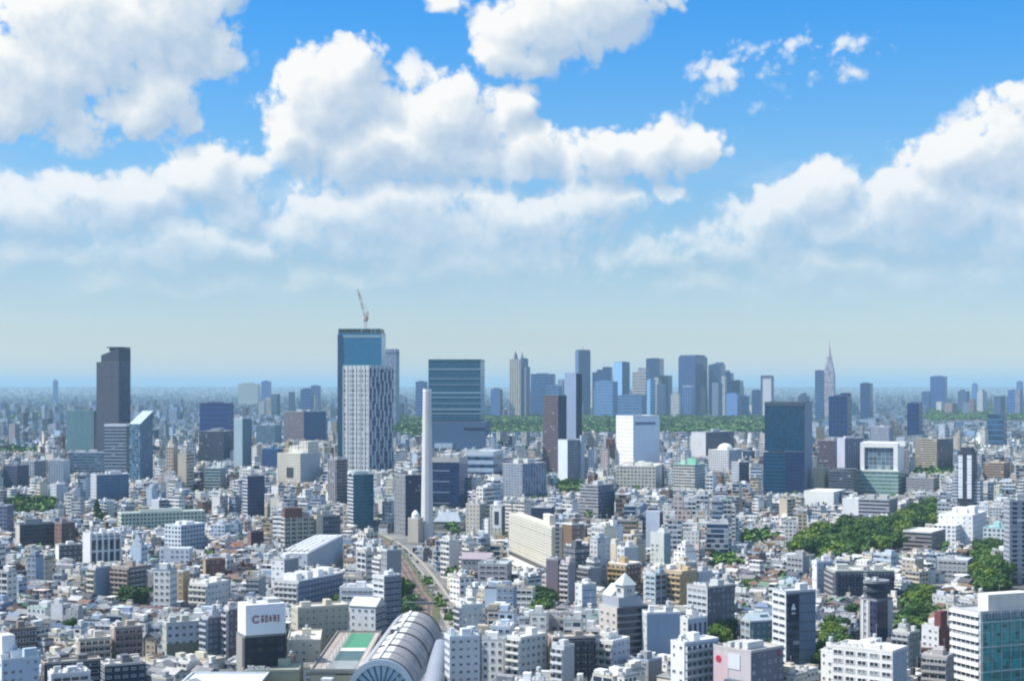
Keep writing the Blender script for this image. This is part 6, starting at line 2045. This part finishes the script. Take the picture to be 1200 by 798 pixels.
grove('by the grey-violet office', [(830, 768), (834, 756), (858, 756), (860, 768)], 7, (4, 6), (12, 15), 755)
grove('along the railway', [(470, 745), (474, 715), (466, 690), (474, 690), (484, 715), (484, 742)], 7, (3.5, 5.5), (8, 12), 728)
grove('along the railway', [(524, 746), (516, 720), (496, 684), (504, 684), (528, 718), (540, 742)], 8, (2.5, 4), (5, 8), 735, .6)
grove('on the western hill', [(8, 606), (60, 606), (62, 597), (10, 598)], 10, (6, 9), (12, 17), 600)
grove('by the pale green school', [(156, 622), (188, 622), (190, 616), (158, 616)], 9, (5, 7), (9, 12), 618)
grove('in the western houses', [(148, 716), (176, 716), (176, 707), (150, 706)], 8, (4.5, 6.5), (10, 13), 709)
grove('by the far western park', [(0, 538), (40, 538), (44, 529), (0, 528)], 16, (9, 13), (14, 20), 530)
grove('beside the striped office', [(655, 585), (682, 585), (682, 577), (656, 577)], 11, (6, 9), (14, 18), 578)
grove('among the eastern houses', [(832, 669), (868, 669), (868, 660), (834, 660)], 8, (4, 6), (8, 11), 662)
grove('by the portal block', [(1068, 568), (1116, 566), (1116, 556), (1070, 556)], 14, (8, 12), (13, 18), 555)
grove('west of the big grove', [(866, 641), (900, 641), (904, 632), (870, 632)], 9, (4, 7), (9, 12), 635)
TREES.append((*gpt(114, 620), 6.5, 21, 'conifer'))
HERO.append(dict(c=gpt(114, 620), rz=0, L=10, R=10, x0=107, x1=121, yt=586, yv=608, D=gpt(114, 620)[1], short='', root=None))

# the great wooded park keeps its strip of view
HERO.append(dict(c=(0, -9e5), rz=0, L=1, R=1, x0=456, x1=896, yt=487, yv=506, D=3950, short='', root=None))
HERO.append(dict(c=(0, -9e5), rz=0, L=1, R=1, x0=1082, x1=1200, yt=482, yv=494, D=5400, short='', root=None))

# ------------------------------------------------------------------ the mass of houses, apartment and office blocks
WALLC = [('white', (.74, .74, .73), 22), ('off-white', (.70, .68, .62), 22), ('pale grey', (.54, .56, .58), 18), ('cream', (.64, .59, .48), 11), ('beige', (.50, .43, .33), 9), ('tan', (.38, .28, .17), 4), ('brown', (.18, .115, .08), 5),
         ('maroon', (.14, .06, .06), 1.5), ('grey', (.28, .29, .31), 7), ('blue-grey', (.22, .30, .41), 8), ('pale blue', (.44, .54, .64), 8), ('charcoal', (.06, .07, .095), 5), ('pinkish', (.52, .42, .39), 3)]
ROOFC = [('grey', (.33, .34, .35), 20), ('pale grey', (.52, .53, .54), 20), ('white', (.74, .74, .73), 14), ('beige', (.48, .44, .36), 8), ('mint green', (.34, .50, .42), 4), ('dark grey', (.12, .125, .135), 9), ('blue-grey', (.28, .34, .42), 7)]
TILEC = [('grey', (.20, .205, .22), 16), ('dark slate', (.075, .08, .095), 12), ('brown', (.15, .09, .065), 9), ('terracotta', (.26, .12, .08), 2), ('blue-grey', (.14, .19, .27), 6), ('pale', (.42, .42, .41), 8), ('green', (.10, .19, .13), 2)]


def pick(rng, pal):
    w = rng.random() * sum(p[2] for p in pal)
    for p in pal:
        w -= p[2]
        if w <= 0:
            return p
    return pal[-1]


HX_ = [(h, math.cos(-h['rz']), math.sin(-h['rz'])) for h in HERO]


def clear(x, y, rad):
    for h, c, s in HX_:
        dx, dy = x - h['c'][0], y - h['c'][1]
        if abs(dx) + abs(dy) > 300:
            continue
        lx, ly = dx * c - dy * s, dx * s + dy * c
        if abs(lx) < h['L'] / 2 + rad and abs(ly) < h['R'] / 2 + rad:
            return False
    for cx_, cy_, w in CORR:
        if (x - cx_) ** 2 + (y - cy_) ** 2 < (w + rad) ** 2:
            return False
    for P_ in GROVES:
        if in_poly(x, y, P_):
            return False
    return True


def zmax(x, y, w):
    """tallest a block may be here without hiding what the view shows behind it"""
    px0, px1 = HX + F * (x - w) / y, HX + F * (x + w) / y
    z = 999.0
    for h in HERO:
        if h['D'] > y + 3 and px1 > h['x0'] + 1 and px0 < h['x1'] - 1:
            z = min(z, HC - (h['yv'] - HY) / F * y)
    return z


rc_ = random.Random(2024)
SITES = []
for gx in range(-8, 9):
    for gy in range(3, 17):
        SITES.append((gx * 165 + rc_.uniform(-60, 60), gy * 165 + rc_.uniform(-60, 60), R_(rc_.choice((18, 30, 38, 48, 12, 55, 24)) + rc_.uniform(-6, 6)), rc_.random()))
SA = np.array([(s[0], s[1]) for s in SITES])
SPECS = []


def zone(x, y, r):
    p = HX + F * x / y
    if 820 < p < 1120 and 1000 < y < 1560:
        return 'res' if r < .85 else 'mix'
    if p < 300 and y < 1500:
        return 'res' if r < .72 else 'mix'
    if p > 960 and y < 1000:
        return 'res' if r < .7 else 'mix'
    if y > 1500:
        return 'mix' if r < .75 else 'mid'
    if 330 < p < 850:
        return 'mid' if r < .62 else 'mix'
    return 'mix'


for si, (sx, sy, sa, sr) in enumerate(SITES):
    if sy < 480 or abs(sx) > .37 * sy + 220:
        continue
    zt_ = zone(sx, sy, sr)
    rowd = {'res': 8.2, 'mix': 9.8, 'mid': 12.0}[zt_]
    ca, sn_ = math.cos(-sa), math.sin(-sa)
    v = -190.0
    rowi = 0
    while v < 190:
        u = -190.0 + rc_.uniform(0, 8)
        while u < 190:
            q = rc_.random()
            kind = {'res': 'house' if q < .80 else 'apt' if q < .98 else 'off', 'mix': 'house' if q < .46 else 'apt' if q < .84 else 'off', 'mid': 'house' if q < .08 else 'apt' if q < .60 else 'off'}[zt_]
            if kind == 'house':
                L, R, n = rc_.uniform(5, 8.6), min(rowd - .8, rc_.uniform(5.5, 8)), rc_.choice((2, 2, 2, 3, 3))
            elif kind == 'apt':
                L, R = rc_.choice((rc_.uniform(6.5, 11), rc_.uniform(8, 16))), min(rowd - .7, rc_.uniform(7, 11.5))
                n = rc_.choice((3, 3, 3, 4, 4, 4, 5, 5, 6, 8)) if zt_ != 'mid' else rc_.choice((5, 6, 7, 8, 8, 9, 10, 11, 12))
                if zt_ == 'res':
                    n = rc_.choice((2, 3, 3, 3, 4, 4, 5))
            else:
                L, R = rc_.choice((rc_.uniform(6.5, 11), rc_.uniform(9, 17))), min(rowd - .6, rc_.uniform(7.5, 12))
                n = rc_.choice((4, 5, 6, 7, 8, 9)) if zt_ != 'mid' else rc_.choice((6, 7, 8, 9, 10, 12))
            uc = u + L / 2
            x, y = sx + uc * ca - v * sn_, sy + uc * sn_ + v * ca
            u += L + rc_.choice((.6, 1, 1, 1.5, 4))
            if y < 604 or y > 2650 or abs(x) > .345 * y + 110:
                continue
            d2 = ((SA - (x, y)) ** 2).sum(1)
            if d2.argmin() != si:
                continue
            if not clear(x, y, max(L, R) * .5 + .5):
                continue
            if rc_.random() < (.03 if y < 1500 else .045):
                TREES.append((x, y, rc_.uniform(3.2, 5.5), rc_.uniform(7, 11), 'between houses'))
                continue
            if HX + F * x / y < 310 and y < 1400 and n > 4 and rc_.random() < .7:
                n = rc_.choice((3, 4))
            if y > 1500 and kind != 'house' and rc_.random() < .10:
                n += rc_.randint(3, 8)
            fl = 3.05 if kind != 'off' else 3.6
            H = n * fl + .9
            zm = zmax(x, y, (L + R) * .36)
            while H > zm and n > 1:
                n -= 1
                H = n * fl + .9
            if H > zm + 1.5:
                if rc_.random() < .5 and zm > 2:
                    TREES.append((x, y, min(3.5, zm * .5), min(zm, 5), 'between houses'))
                continue
            wn, wc, _ = pick(rc_, WALLC)
            pitched = kind == 'house' and rc_.random() < .62 or (kind == 'apt' and n <= 3 and rc_.random() < .2)
            rn, rcol, _ = pick(rc_, TILEC if pitched else ROOFC)
            j, j2 = rc_.uniform(.88, 1.1), rc_.uniform(.85, 1.12)
            if kind == 'house' and not pitched:
                kind = 'town'
            SPECS.append(dict(kind=kind, x=x, y=y, rz=-sa + (math.pi / 2 if rc_.random() < .12 else 0), L=L, R=R, n=n, H=H, wn=wn, wc=tuple(c * j for c in wc), rn=rn, rc=tuple(c * j2 for c in rcol), pitched=pitched,
                              style=rc_.choice({'house': ('sparse', 'sparse', 'grid'), 'town': ('sparse', 'grid', 'balc'), 'apt': ('balc', 'balc', 'grid', 'sparse'), 'off': ('rib', 'grid', 'gband', 'wide')}[kind]), hip=rc_.choice((0, 0, .25)), seed=rc_.randint(0, 10 ** 6), fl=fl,
                              setb=(rc_.choice((1, 1, 2, 3)), rc_.uniform(.45, .82), rc_.uniform(.55, .95), rc_.choice((-1, 1)), rc_.choice((-1, 1, 1))) if (not pitched and n >= 3 and rc_.random() < (.55 if kind != 'off' else .3)) else None))
        v += rowd + (.8 if rowi % 2 == 0 else 4.2)
        rowi += 1

KN = {'house': ('house', 'house', 'houses of the city'), 'town': ('townhouse', 'townhouse', 'flat-roofed townhouses of the city'), 'apt': ('apartment_building', 'apartment building', 'apartment buildings of the city'), 'off': ('office_building', 'office building', 'office buildings of the city')}
CAP = {'house': 298, 'town': 298, 'apt': 215, 'off': 235}
for s in SPECS:
    s['size'] = (s['L'] + s['R']) * (s['H'] + .35 * s['R']) / s['y'] ** 2
    if abs(s['x']) > .334 * s['y'] + 5:      # beyond the picture's edge: part of the mass
        s['size'] = 0
chosen = []
for k in CAP:
    L_ = sorted((s for s in SPECS if s['kind'] == k), key=lambda s: -s['size'])
    for i, s in enumerate(L_):
        s['own'] = i < CAP[k]
    chosen += L_[:CAP[k]]


def gable_or_flat(b_, s, mw, md, mt):
    L, R, H = s['L'], s['R'], s['H']
    if s['pitched']:
        b_.gable(-L / 2, L / 2, -R / 2, R / 2, H - .9, min(3.0, R * .26), .45, mt, mw, 'x' if L >= R else 'y', s['hip'])
    else:
        b_.parapet(-L / 2 - .04, L / 2 + .04, -R / 2 - .04, R / 2 + .04, H - .9, H, .25, H - .75, mw, md)


# individuals
RECS = []
for s in chosen:
    nm, cat, grp = KN[s['kind']]
    o = thing(nm, 'x', cat, (s['x'], s['y'], 0), s['rz'], grp)
    rng = random.Random(s['seed'])
    L, R, H, st = s['L'], s['R'], s['H'], s['style']
    near = s['y'] < 1010
    b = MB()
    cell = (3.0, 3.05) if s['kind'] != 'off' else (3.2, 3.6)
    Hfull, up = H, s['setb']
    if up:
        H = s['H'] = H - min(up[0], s['n'] - 2 if s['n'] > 2 else 1) * s['fl']
    b.box(-L / 2, L / 2, -R / 2, R / 2, 0, H - .9, 0, None, 1, cell, top=False)
    side = rng.choice(('sparse', 'sparse', 'blank', 'grid')) if s['kind'] != 'off' else rng.choice(('rib', 'grid', 'blank'))
    part(o, 'wall', b, [M_near['blank' if near else st], M_near['blank' if near else side]], s['wc'])
    b = MB()
    gable_or_flat(b, s, 0, 1, 2)
    part(o, 'roof', b, [M_plaster, M_deck, M_tile], s['rc'])
    if near:
        dress(o, 'f', L, R, .3, H - .95, st if st != 'wide' else 'grid', s['wc'], (3.0, 3.05) if s['kind'] != 'off' else (3.4, 3.6), 60)
        if side != 'blank':
            dress(o, 'r', L, R, .3, H - .95, side, s['wc'], (3.4, 3.05) if s['kind'] != 'off' else (3.4, 3.6), 50)
    kit = []
    ox = oy = 0.0
    Lk, Rk = L, R
    if up:
        Lk, Rk = L * up[1], R * up[2]
        ox, oy = up[3] * (L - Lk) * .48, up[4] * (R - Rk) * .48
        b = MB()
        b.box(ox - Lk / 2, ox + Lk / 2, oy - Rk / 2, oy + Rk / 2, H - .7, Hfull - .9, 0, None, 1, cell, top=False)
        part(o, 'upper_storeys', b, [M_near[st], M_near[side]], s['wc'])
        b = MB()
        b.parapet(ox - Lk / 2 - .04, ox + Lk / 2 + .04, oy - Rk / 2 - .04, oy + Rk / 2 + .04, Hfull - .9, Hfull, .25, Hfull - .75)
        part(o, 'upper_roof', b, [M_plaster, M_deck], s['rc'])
        for q in range(rng.randint(0, 2)):
            s_ = rng.uniform(1.0, 1.6)
            link('air_conditioner', ME_ac, o, None, (-up[3] * (L * .5 - 1.2), -up[4] * (R * .5 - 1.2) + q * up[4] * 2.0, H - .75), 0, (s_, s_, s_))
    if not s['pitched']:
        kit = roof_kit(o, Lk, Rk, (Hfull if up else H) - .75, rng, rng.randint(0, 4) if s['y'] < 1300 else rng.randint(0, 2), rng.random() < .35, s['n'] > 3 or rng.random() < .3, tuple(c * .9 + .06 for c in s['wc']), ant=s['y'] < 1300, ox=ox, oy=oy)
        if not up and rng.random() < .6 and L > 8:     # roof rooms and setbacks break the box outline
            w, d, h = L * rng.uniform(.25, .5), R * rng.uniform(.25, .45), rng.uniform(1.6, 3.0)
            x0, y0 = rng.choice((-1, 1)) * (L / 2 - w / 2 - .6), rng.choice((-1, 1)) * (R / 2 - d / 2 - .6)
            b = MB()
            b.box(x0 - w / 2, x0 + w / 2, y0 - d / 2, y0 + d / 2, H - .75, H + h, 0, 1)
            part(o, 'roof_room', b, [M_plaster, M_deck], tuple(c * (.75 + .3 * w / L) for c in s['wc']))
            kit.append('roof room')
    s['kit'] = kit
    RECS.append((o, s))

# everything else of the same kinds, one mesh per kind
for k, nm in (('house', 'distant_houses'), ('town', 'distant_townhouses'), ('apt', 'distant_apartment_buildings'), ('off', 'distant_office_buildings')):
    b = MB()
    mats = [M_plaster_bulk, M_deck_bulk, M_tile_bulk] + [M_bulk[x] for x in ('sparse', 'grid', 'balc', 'rib', 'gband', 'wide', 'blank')]
    mi = {x: 3 + i for i, x in enumerate(('sparse', 'grid', 'balc', 'rib', 'gband', 'wide', 'blank'))}
    for s in SPECS:
        if s['kind'] != k or s['own']:
            continue
        rng = random.Random(s['seed'])
        L, R, H = s['L'], s['R'], s['H']
        b.T = ((s['x'], s['y'], 0), math.cos(s['rz']), math.sin(s['rz']))
        up = s['setb']
        Hf = H
        if up:
            H = s['H'] = H - min(up[0], s['n'] - 2 if s['n'] > 2 else 1) * s['fl']
            Lk, Rk = L * up[1], R * up[2]
            ox, oy = up[3] * (L - Lk) * .48, up[4] * (R - Rk) * .48
            b.cur = s['wc']
            b.box(ox - Lk / 2, ox + Lk / 2, oy - Rk / 2, oy + Rk / 2, H - .7, Hf, mi[s['style']], 1, None, (3, 3.1))
        b.cur = s['wc']
        b.box(-L / 2, L / 2, -R / 2, R / 2, 0, H - .9, mi[s['style']], None, mi[rng.choice(('sparse', 'blank', 'grid'))], (3, 3.1), top=False)
        b.cur = s['rc']
        gable_or_flat(b, s, 0, 1, 2)
        if not s['pitched']:
            for q in range(rng.randint(1, 3)):
                w, d, h = L * rng.uniform(.12, .4), R * rng.uniform(.15, .4), rng.uniform(1, 3.2)
                x0, y0 = rng.uniform(-.5, .5) * (L - w - 1), rng.uniform(-.5, .5) * (R - d - 1)
                kj = rng.uniform(.6, 1.1)
                b.cur = tuple(c * kj for c in s['wc'])
                b.box(x0 - w / 2, x0 + w / 2, y0 - d / 2, y0 + d / 2, H - .75, H + h, 0)
    me = b.mesh(nm, mats)
    b.paint(me)
    tag(link(nm, me), kind='stuff')

# ------------------------------------------------------------------ the plain of roofs out to the horizon
rn = np.random.default_rng(5)
py = np.concatenate([rn.uniform(456.2, 462, 7000), rn.uniform(462, 500, 30000), rn.uniform(500, 545, 17000)])
px = rn.uniform(-60, 1260, len(py))
D = 234000.0 / (py - HY)
x = (px - HX) / F * D
ok = (D > 2480) & ~((px > 452) & (px < 900) & (D > 3950) & (D < 5750)) & ~((px > 1080) & (D > 5400) & (D < 8200))
for h in HERO:
    if h['D'] > 2400 and h['L'] > 2:
        ok &= ~((np.abs(x - h['c'][0]) < h['L'] * .8) & (np.abs(D - h['c'][1]) < h['R'] * .9 + 15))
x, D, px = x[ok], D[ok], px[ok]
n = len(x)
sc = np.clip(D / 4200.0, .75, 1.9)
w = rn.uniform(9, 24, n) * sc ** .75
d = rn.uniform(9, 20, n) * sc ** .75
big = rn.random(n)
hgt = rn.uniform(5, 12, n) + (big > .80) * rn.uniform(4, 14, n) + (big > .985) * rn.uniform(10, 38, n)
hgt *= np.clip(9000.0 / D, .55, 1.0)
zm = np.full(n, 1e9)
for h in HERO:
    m_ = (D < h['D']) & (px + F * w / D > h['x0']) & (px - F * w / D < h['x1'])
    zm = np.where(m_, np.minimum(zm, HC - (h['yv'] - HY) / F * D), zm)
hgt = np.minimum(hgt, zm)
ok = hgt > 3.5
x, D, w, d, hgt, big = x[ok], D[ok], w[ok], d[ok], hgt[ok], big[ok]
n = len(x)
yaw = -np.radians(rn.choice([15, 25, 35, 48, 8, 60], n) + rn.uniform(-8, 8, n))
ca, sa = np.cos(yaw), np.sin(yaw)
cx8 = np.array([-1, 1, 1, -1, -1, 1, 1, -1]) * .5
cy8 = np.array([-1, -1, 1, 1, -1, -1, 1, 1]) * .5
cz8 = np.array([0, 0, 0, 0, 1, 1, 1, 1])
lx, ly = w[:, None] * cx8, d[:, None] * cy8
V = np.stack([x[:, None] + lx * ca[:, None] - ly * sa[:, None], D[:, None] + lx * sa[:, None] + ly * ca[:, None], hgt[:, None] * cz8 + rise(D)[:, None] - (rise(D) > 0)[:, None] * (1 - cz8) * 8], -1).reshape(-1, 3)
quads = np.array([[0, 1, 5, 4], [1, 2, 6, 5], [2, 3, 7, 6], [3, 0, 4, 7], [4, 5, 6, 7]])
Q = (np.arange(n)[:, None, None] * 8 + quads).reshape(-1)
me = bpy.data.meshes.new('distant_city')
me.vertices.add(len(V))
me.vertices.foreach_set('co', V.astype(np.float32).ravel())
me.loops.add(len(Q))
me.loops.foreach_set('vertex_index', Q.astype(np.int32))
me.polygons.add(n * 5)
me.polygons.foreach_set('loop_start', np.arange(0, n * 20, 4, dtype=np.int32))
uvl = me.uv_layers.new(name='UVMap')
nv = np.maximum(1, np.round(hgt / 3.3))
uw, ud = np.maximum(1, np.round(w / 3.2)), np.maximum(1, np.round(d / 3.2))
uv = np.zeros((n, 5, 4, 2), np.float32)
for k, uu in enumerate((uw, ud, uw, ud)):
    uv[:, k, 1, 0] = uv[:, k, 2, 0] = uu
    uv[:, k, 2, 1] = uv[:, k, 3, 1] = nv
uvl.data.foreach_set('uv', uv.ravel())
wp = np.array([c[1] for c in WALLC])
wi = rn.choice(len(WALLC), n, p=np.array([c[2] for c in WALLC]) / sum(c[2] for c in WALLC))
rp = np.array([c[1] for c in ROOFC + TILEC])
pr = np.array([c[2] for c in ROOFC + TILEC], float)
ri = rn.choice(len(rp), n, p=pr / pr.sum())
colr = np.ones((n, 5, 4, 4), np.float32)
farw = np.clip(1.0 - D / 12000.0, .30, 1.0)[:, None] * np.array([[.72, .90, 1.18]]) ** np.clip(D / 5000.0, 0, 1.3)[:, None]      # walls and roofs darker and bluer with distance: haze tint put into their colour
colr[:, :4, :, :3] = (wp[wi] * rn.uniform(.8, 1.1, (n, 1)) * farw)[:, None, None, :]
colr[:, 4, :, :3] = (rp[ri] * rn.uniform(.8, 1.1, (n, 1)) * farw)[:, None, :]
a = me.attributes.new('col', 'FLOAT_COLOR', 'CORNER')
a.data.foreach_set('color', colr.ravel())
for x_ in ('grid', 'rib', 'balc', 'blank'):
    me.materials.append(M_bulk[x_])
me.materials.append(M_deck_bulk)
mi_ = np.zeros((n, 5), np.int32)
mi_[:, :4] = rn.integers(0, 4, n)[:, None]
mi_[:, 4] = 4
me.polygons.foreach_set('material_index', mi_.ravel())
me.update(calc_edges=True)
me.validate()
me.shade_flat()
tag(link('distant_city', me), kind='stuff')

# ------------------------------------------------------------------ plant the trees
for k_ in range(2000):      # far garden and street trees
    yy = 234000.0 / (rt.uniform(464, 560) - HY)
    xx = rt.uniform(-.36, .36) * yy
    if clear(xx, yy, 6):
        TREES.append((xx, yy, rt.uniform(5, 9) * max(1, yy / 4000), rt.uniform(9, 14), 'far'))
own = sorted((t_ for t_ in TREES if t_[4] != 'far' and abs(t_[0]) < .334 * t_[1] + 5), key=lambda t_: -(t_[2] * t_[3]) / t_[1] ** 2)
ids = set(id(t_) for t_ in own[:285])
rest = [t_ for t_ in TREES if id(t_) not in ids]
TREC = []
TINT = [('dark green', (.55, .72, .62)), ('mid-green', (.95, 1.0, .9)), ('fresh green', (1.25, 1.25, .9)), ('yellow-green', (1.9, 1.5, .8)), ('deep bluish-green', (.42, .68, .75))]
for t_ in own[:285]:
    xx, yy, r_, h_, where = t_
    cn, cc = TINT[min(4, int(rt.random() ** 1.3 * 5))]
    con = where == 'conifer'
    o = thing('tree', 'x', 'tree', (xx, yy, 0), rt.uniform(0, 6.28), 'trees of the city')
    link('trunk', ME_trunk, o, None, (0, 0, 0), 0, (h_, h_, h_))
    k_ = rt.uniform(.9, 1.1)
    link('crown', CONIFER if con else rt.choice(CROWNS), o, tuple(c * k_ for c in cc), (0, 0, h_ * (.55 if con else .62)), rt.uniform(0, 6.28), (r_ * 1.15, r_ * rt.uniform(1.0, 1.25), h_ * .5))
    TREC.append((o, dict(x=xx, y=yy, H=h_, r=r_, cn=cn, where=where)))

# far trees and the wooded parks as masses of leaf clumps
protos = [crown_arrays(s, 60, lobes=5, leaf=.34) for s in (21, 22, 23)]


def wood(name, L_):
    VV, FF, off_ = [], [], 0
    for i, (xx, yy, r_, h_, _) in enumerate(L_):
        V_, F__ = protos[i % 3]
        VV.append(V_ * np.array([r_ * 1.1, r_ * 1.1, h_ * .5], np.float32) + np.array([xx, yy, h_ * .6 + float(rise(yy))], np.float32))
        FF += [tuple(q + off_ for q in f) for f in F__]
        off_ += len(V_)
    tag(link(name, arr_mesh(name, np.concatenate(VV), FF, M_leafb)), kind='stuff')


wood('distant_trees', rest)
pk = []
for (a0, a1, d0, d1, cnt) in ((452, 900, 4000, 5700, 1500), (1082, 1230, 5500, 8000, 420), (452, 520, 3600, 4000, 60), (-20, 60, 5600, 6400, 60), (560, 640, 3900, 4100, 40)):
    for k_ in range(cnt):
        yy = 1.0 / rt.uniform(1.0 / d1, 1.0 / d0)
        xx = (rt.uniform(a0, a1) - HX) / F * yy
        pk.append((xx, yy, rt.uniform(14, 24), rt.uniform(17, 26), ''))
wood('wooded_park', pk)

# ------------------------------------------------------------------ words for each building and tree
LM = [h for h in HERO if h['short']]


def near_lm(px_, py_, D_, k=6):
    out = []
    for h in LM:
        hx = (h['x0'] + h['x1']) / 2
        hy = h['yv']
        out.append((math.hypot((px_ - hx), 1.3 * (py_ - hy)), h, hx))
    out.sort(key=lambda t_: t_[0])
    return out[:k]


def rels(px_, py_, D_):
    for dist, h, hx in near_lm(px_, py_, D_):
        hw = (h['x1'] - h['x0']) / 2
        if px_ < hx - hw:
            r = 'left of'
        elif px_ > hx + hw:
            r = 'right of'
        elif D_ < h['D']:
            r = 'in front of'
        else:
            r = 'behind'
        yield r + ' ' + h['short'], h


NUMW = {1: 'one', 2: 'two', 3: 'three', 4: 'four', 5: 'five', 6: 'six', 7: 'seven', 8: 'eight', 9: 'nine', 10: 'ten', 11: 'eleven', 12: 'twelve', 13: 'thirteen', 14: 'fourteen', 15: 'fifteen'}
USED = set()


def settle(o, heads, px_, py_, D_):
    R1 = list(rels(px_, py_, D_))
    best = None
    for head in heads:
        for r, h in R1[:3]:
            lab = head + ', ' + r
            if len(lab.split()) <= 16:
                best = best or lab
                if lab not in USED:
                    USED.add(lab)
                    o['label'] = lab
                    return True
    for head in heads:
        for r, h in R1:
            for r2, h2 in R1:
                if h2 is h:
                    continue
                lab = head + ', ' + r + ', ' + r2
                if len(lab.split()) <= 16 and lab not in USED:
                    USED.add(lab)
                    o['label'] = lab
                    return True
    o['label'] = best or heads[0]
    return False


bad = 0
for t, cn in FARX:
    px_, py_ = pix(t.c[0], t.c[1], t.H * .7)
    ww = t.L * .9 / t.c[1] * F
    bad += not settle(t.root, [f'{cn} small far block', f"{'slim' if ww < 7 else 'wide'} {cn} far block", f'{cn} far block on the skyline'], px_, py_, t.c[1])
for o, cn, where, x_, y_ in CARS:
    px_, py_ = pix(x_, y_, 1)
    bad += not settle(o, [f'{cn} car on the {where}'], px_, py_, y_)
for o, x_, y_ in MASTS:
    px_, py_ = pix(x_, y_, 5)
    bad += not settle(o, ['steel overhead-line gantry over the tracks', 'grey gantry spanning the railway'], px_, py_, y_)
for o, s in RECS:
    px_, py_ = pix(s['x'], s['y'], s['H'] * .6)
    kw = {'house': 'house', 'town': 'townhouse', 'apt': 'apartment block', 'off': 'office block'}[s['kind']]
    roof = (s['rn'] + (' hipped' if s['hip'] and s['pitched'] else ' gabled' if s['pitched'] else ' flat') + ' roof')
    ex = {'penthouse': 'stair house', 'tank': 'water tank', 'antenna': 'antenna', 'roof room': 'roof room'}
    kit = [ex[q] for q in s['kit'] if q in ex]
    h0 = s['wn'] + ' ' + NUMW.get(s['n'], 'tall') + '-storey ' + kw
    heads = [h0 + ' with ' + roof]
    for q in dict.fromkeys(kit[::-1]):
        heads.append(h0 + ' with ' + roof + ' and ' + q)
    heads.append(('wide ' if s['L'] > 15 else 'narrow ' if s['L'] < 9 else 'squarish ') + h0 + ' with ' + roof)
    bad += not settle(o, heads, px_, py_, s['y'])
for o, s in TREC:
    px_, py_ = pix(s['x'], s['y'], s['H'] * .7)
    size = 'tall' if s['H'] > 14 else 'low' if s['H'] < 9 else 'medium'
    br = 'broad' if s['r'] > 7 else 'slim' if s['r'] < 4.5 else 'round'
    if s['where'] == 'conifer':
        o['label'] = 'lone dark pointed conifer standing above the western houses'
        continue
    heads = [f"{s['cn']} {br} tree {s['where']}", f"{size} {s['cn']} {br} tree {s['where']}", f"{size} {s['cn']} tree {s['where']}"]
    bad += not settle(o, heads, px_, py_, s['y'])
print('labels shared:', bad, 'specs', len(SPECS), 'objects', len(bpy.data.objects), 'trees', len(TREES))

# ------------------------------------------------------------------ the summer air
b = MB()
b.box(-80000, 80000, -2500, 95000, -1.0, 318.0, 0, bottom=True)
hm = bpy.data.materials.new('haze')
hm.use_nodes = True
hm.node_tree.nodes.clear()
ho = hm.node_tree.nodes.new('ShaderNodeOutputMaterial')
hv = hm.node_tree.nodes.new('ShaderNodeVolumePrincipled')
hv.inputs['Color'].default_value = (.40, .615, .745, 1)
hv.inputs['Density'].default_value = 5.2e-5
hv.inputs['Anisotropy'].default_value = .0
hm.node_tree.links.new(hv.outputs[0], ho.inputs['Volume'])
hz = link('haze', b.mesh('haze', [hm]))
hz['kind'] = 'stuff'
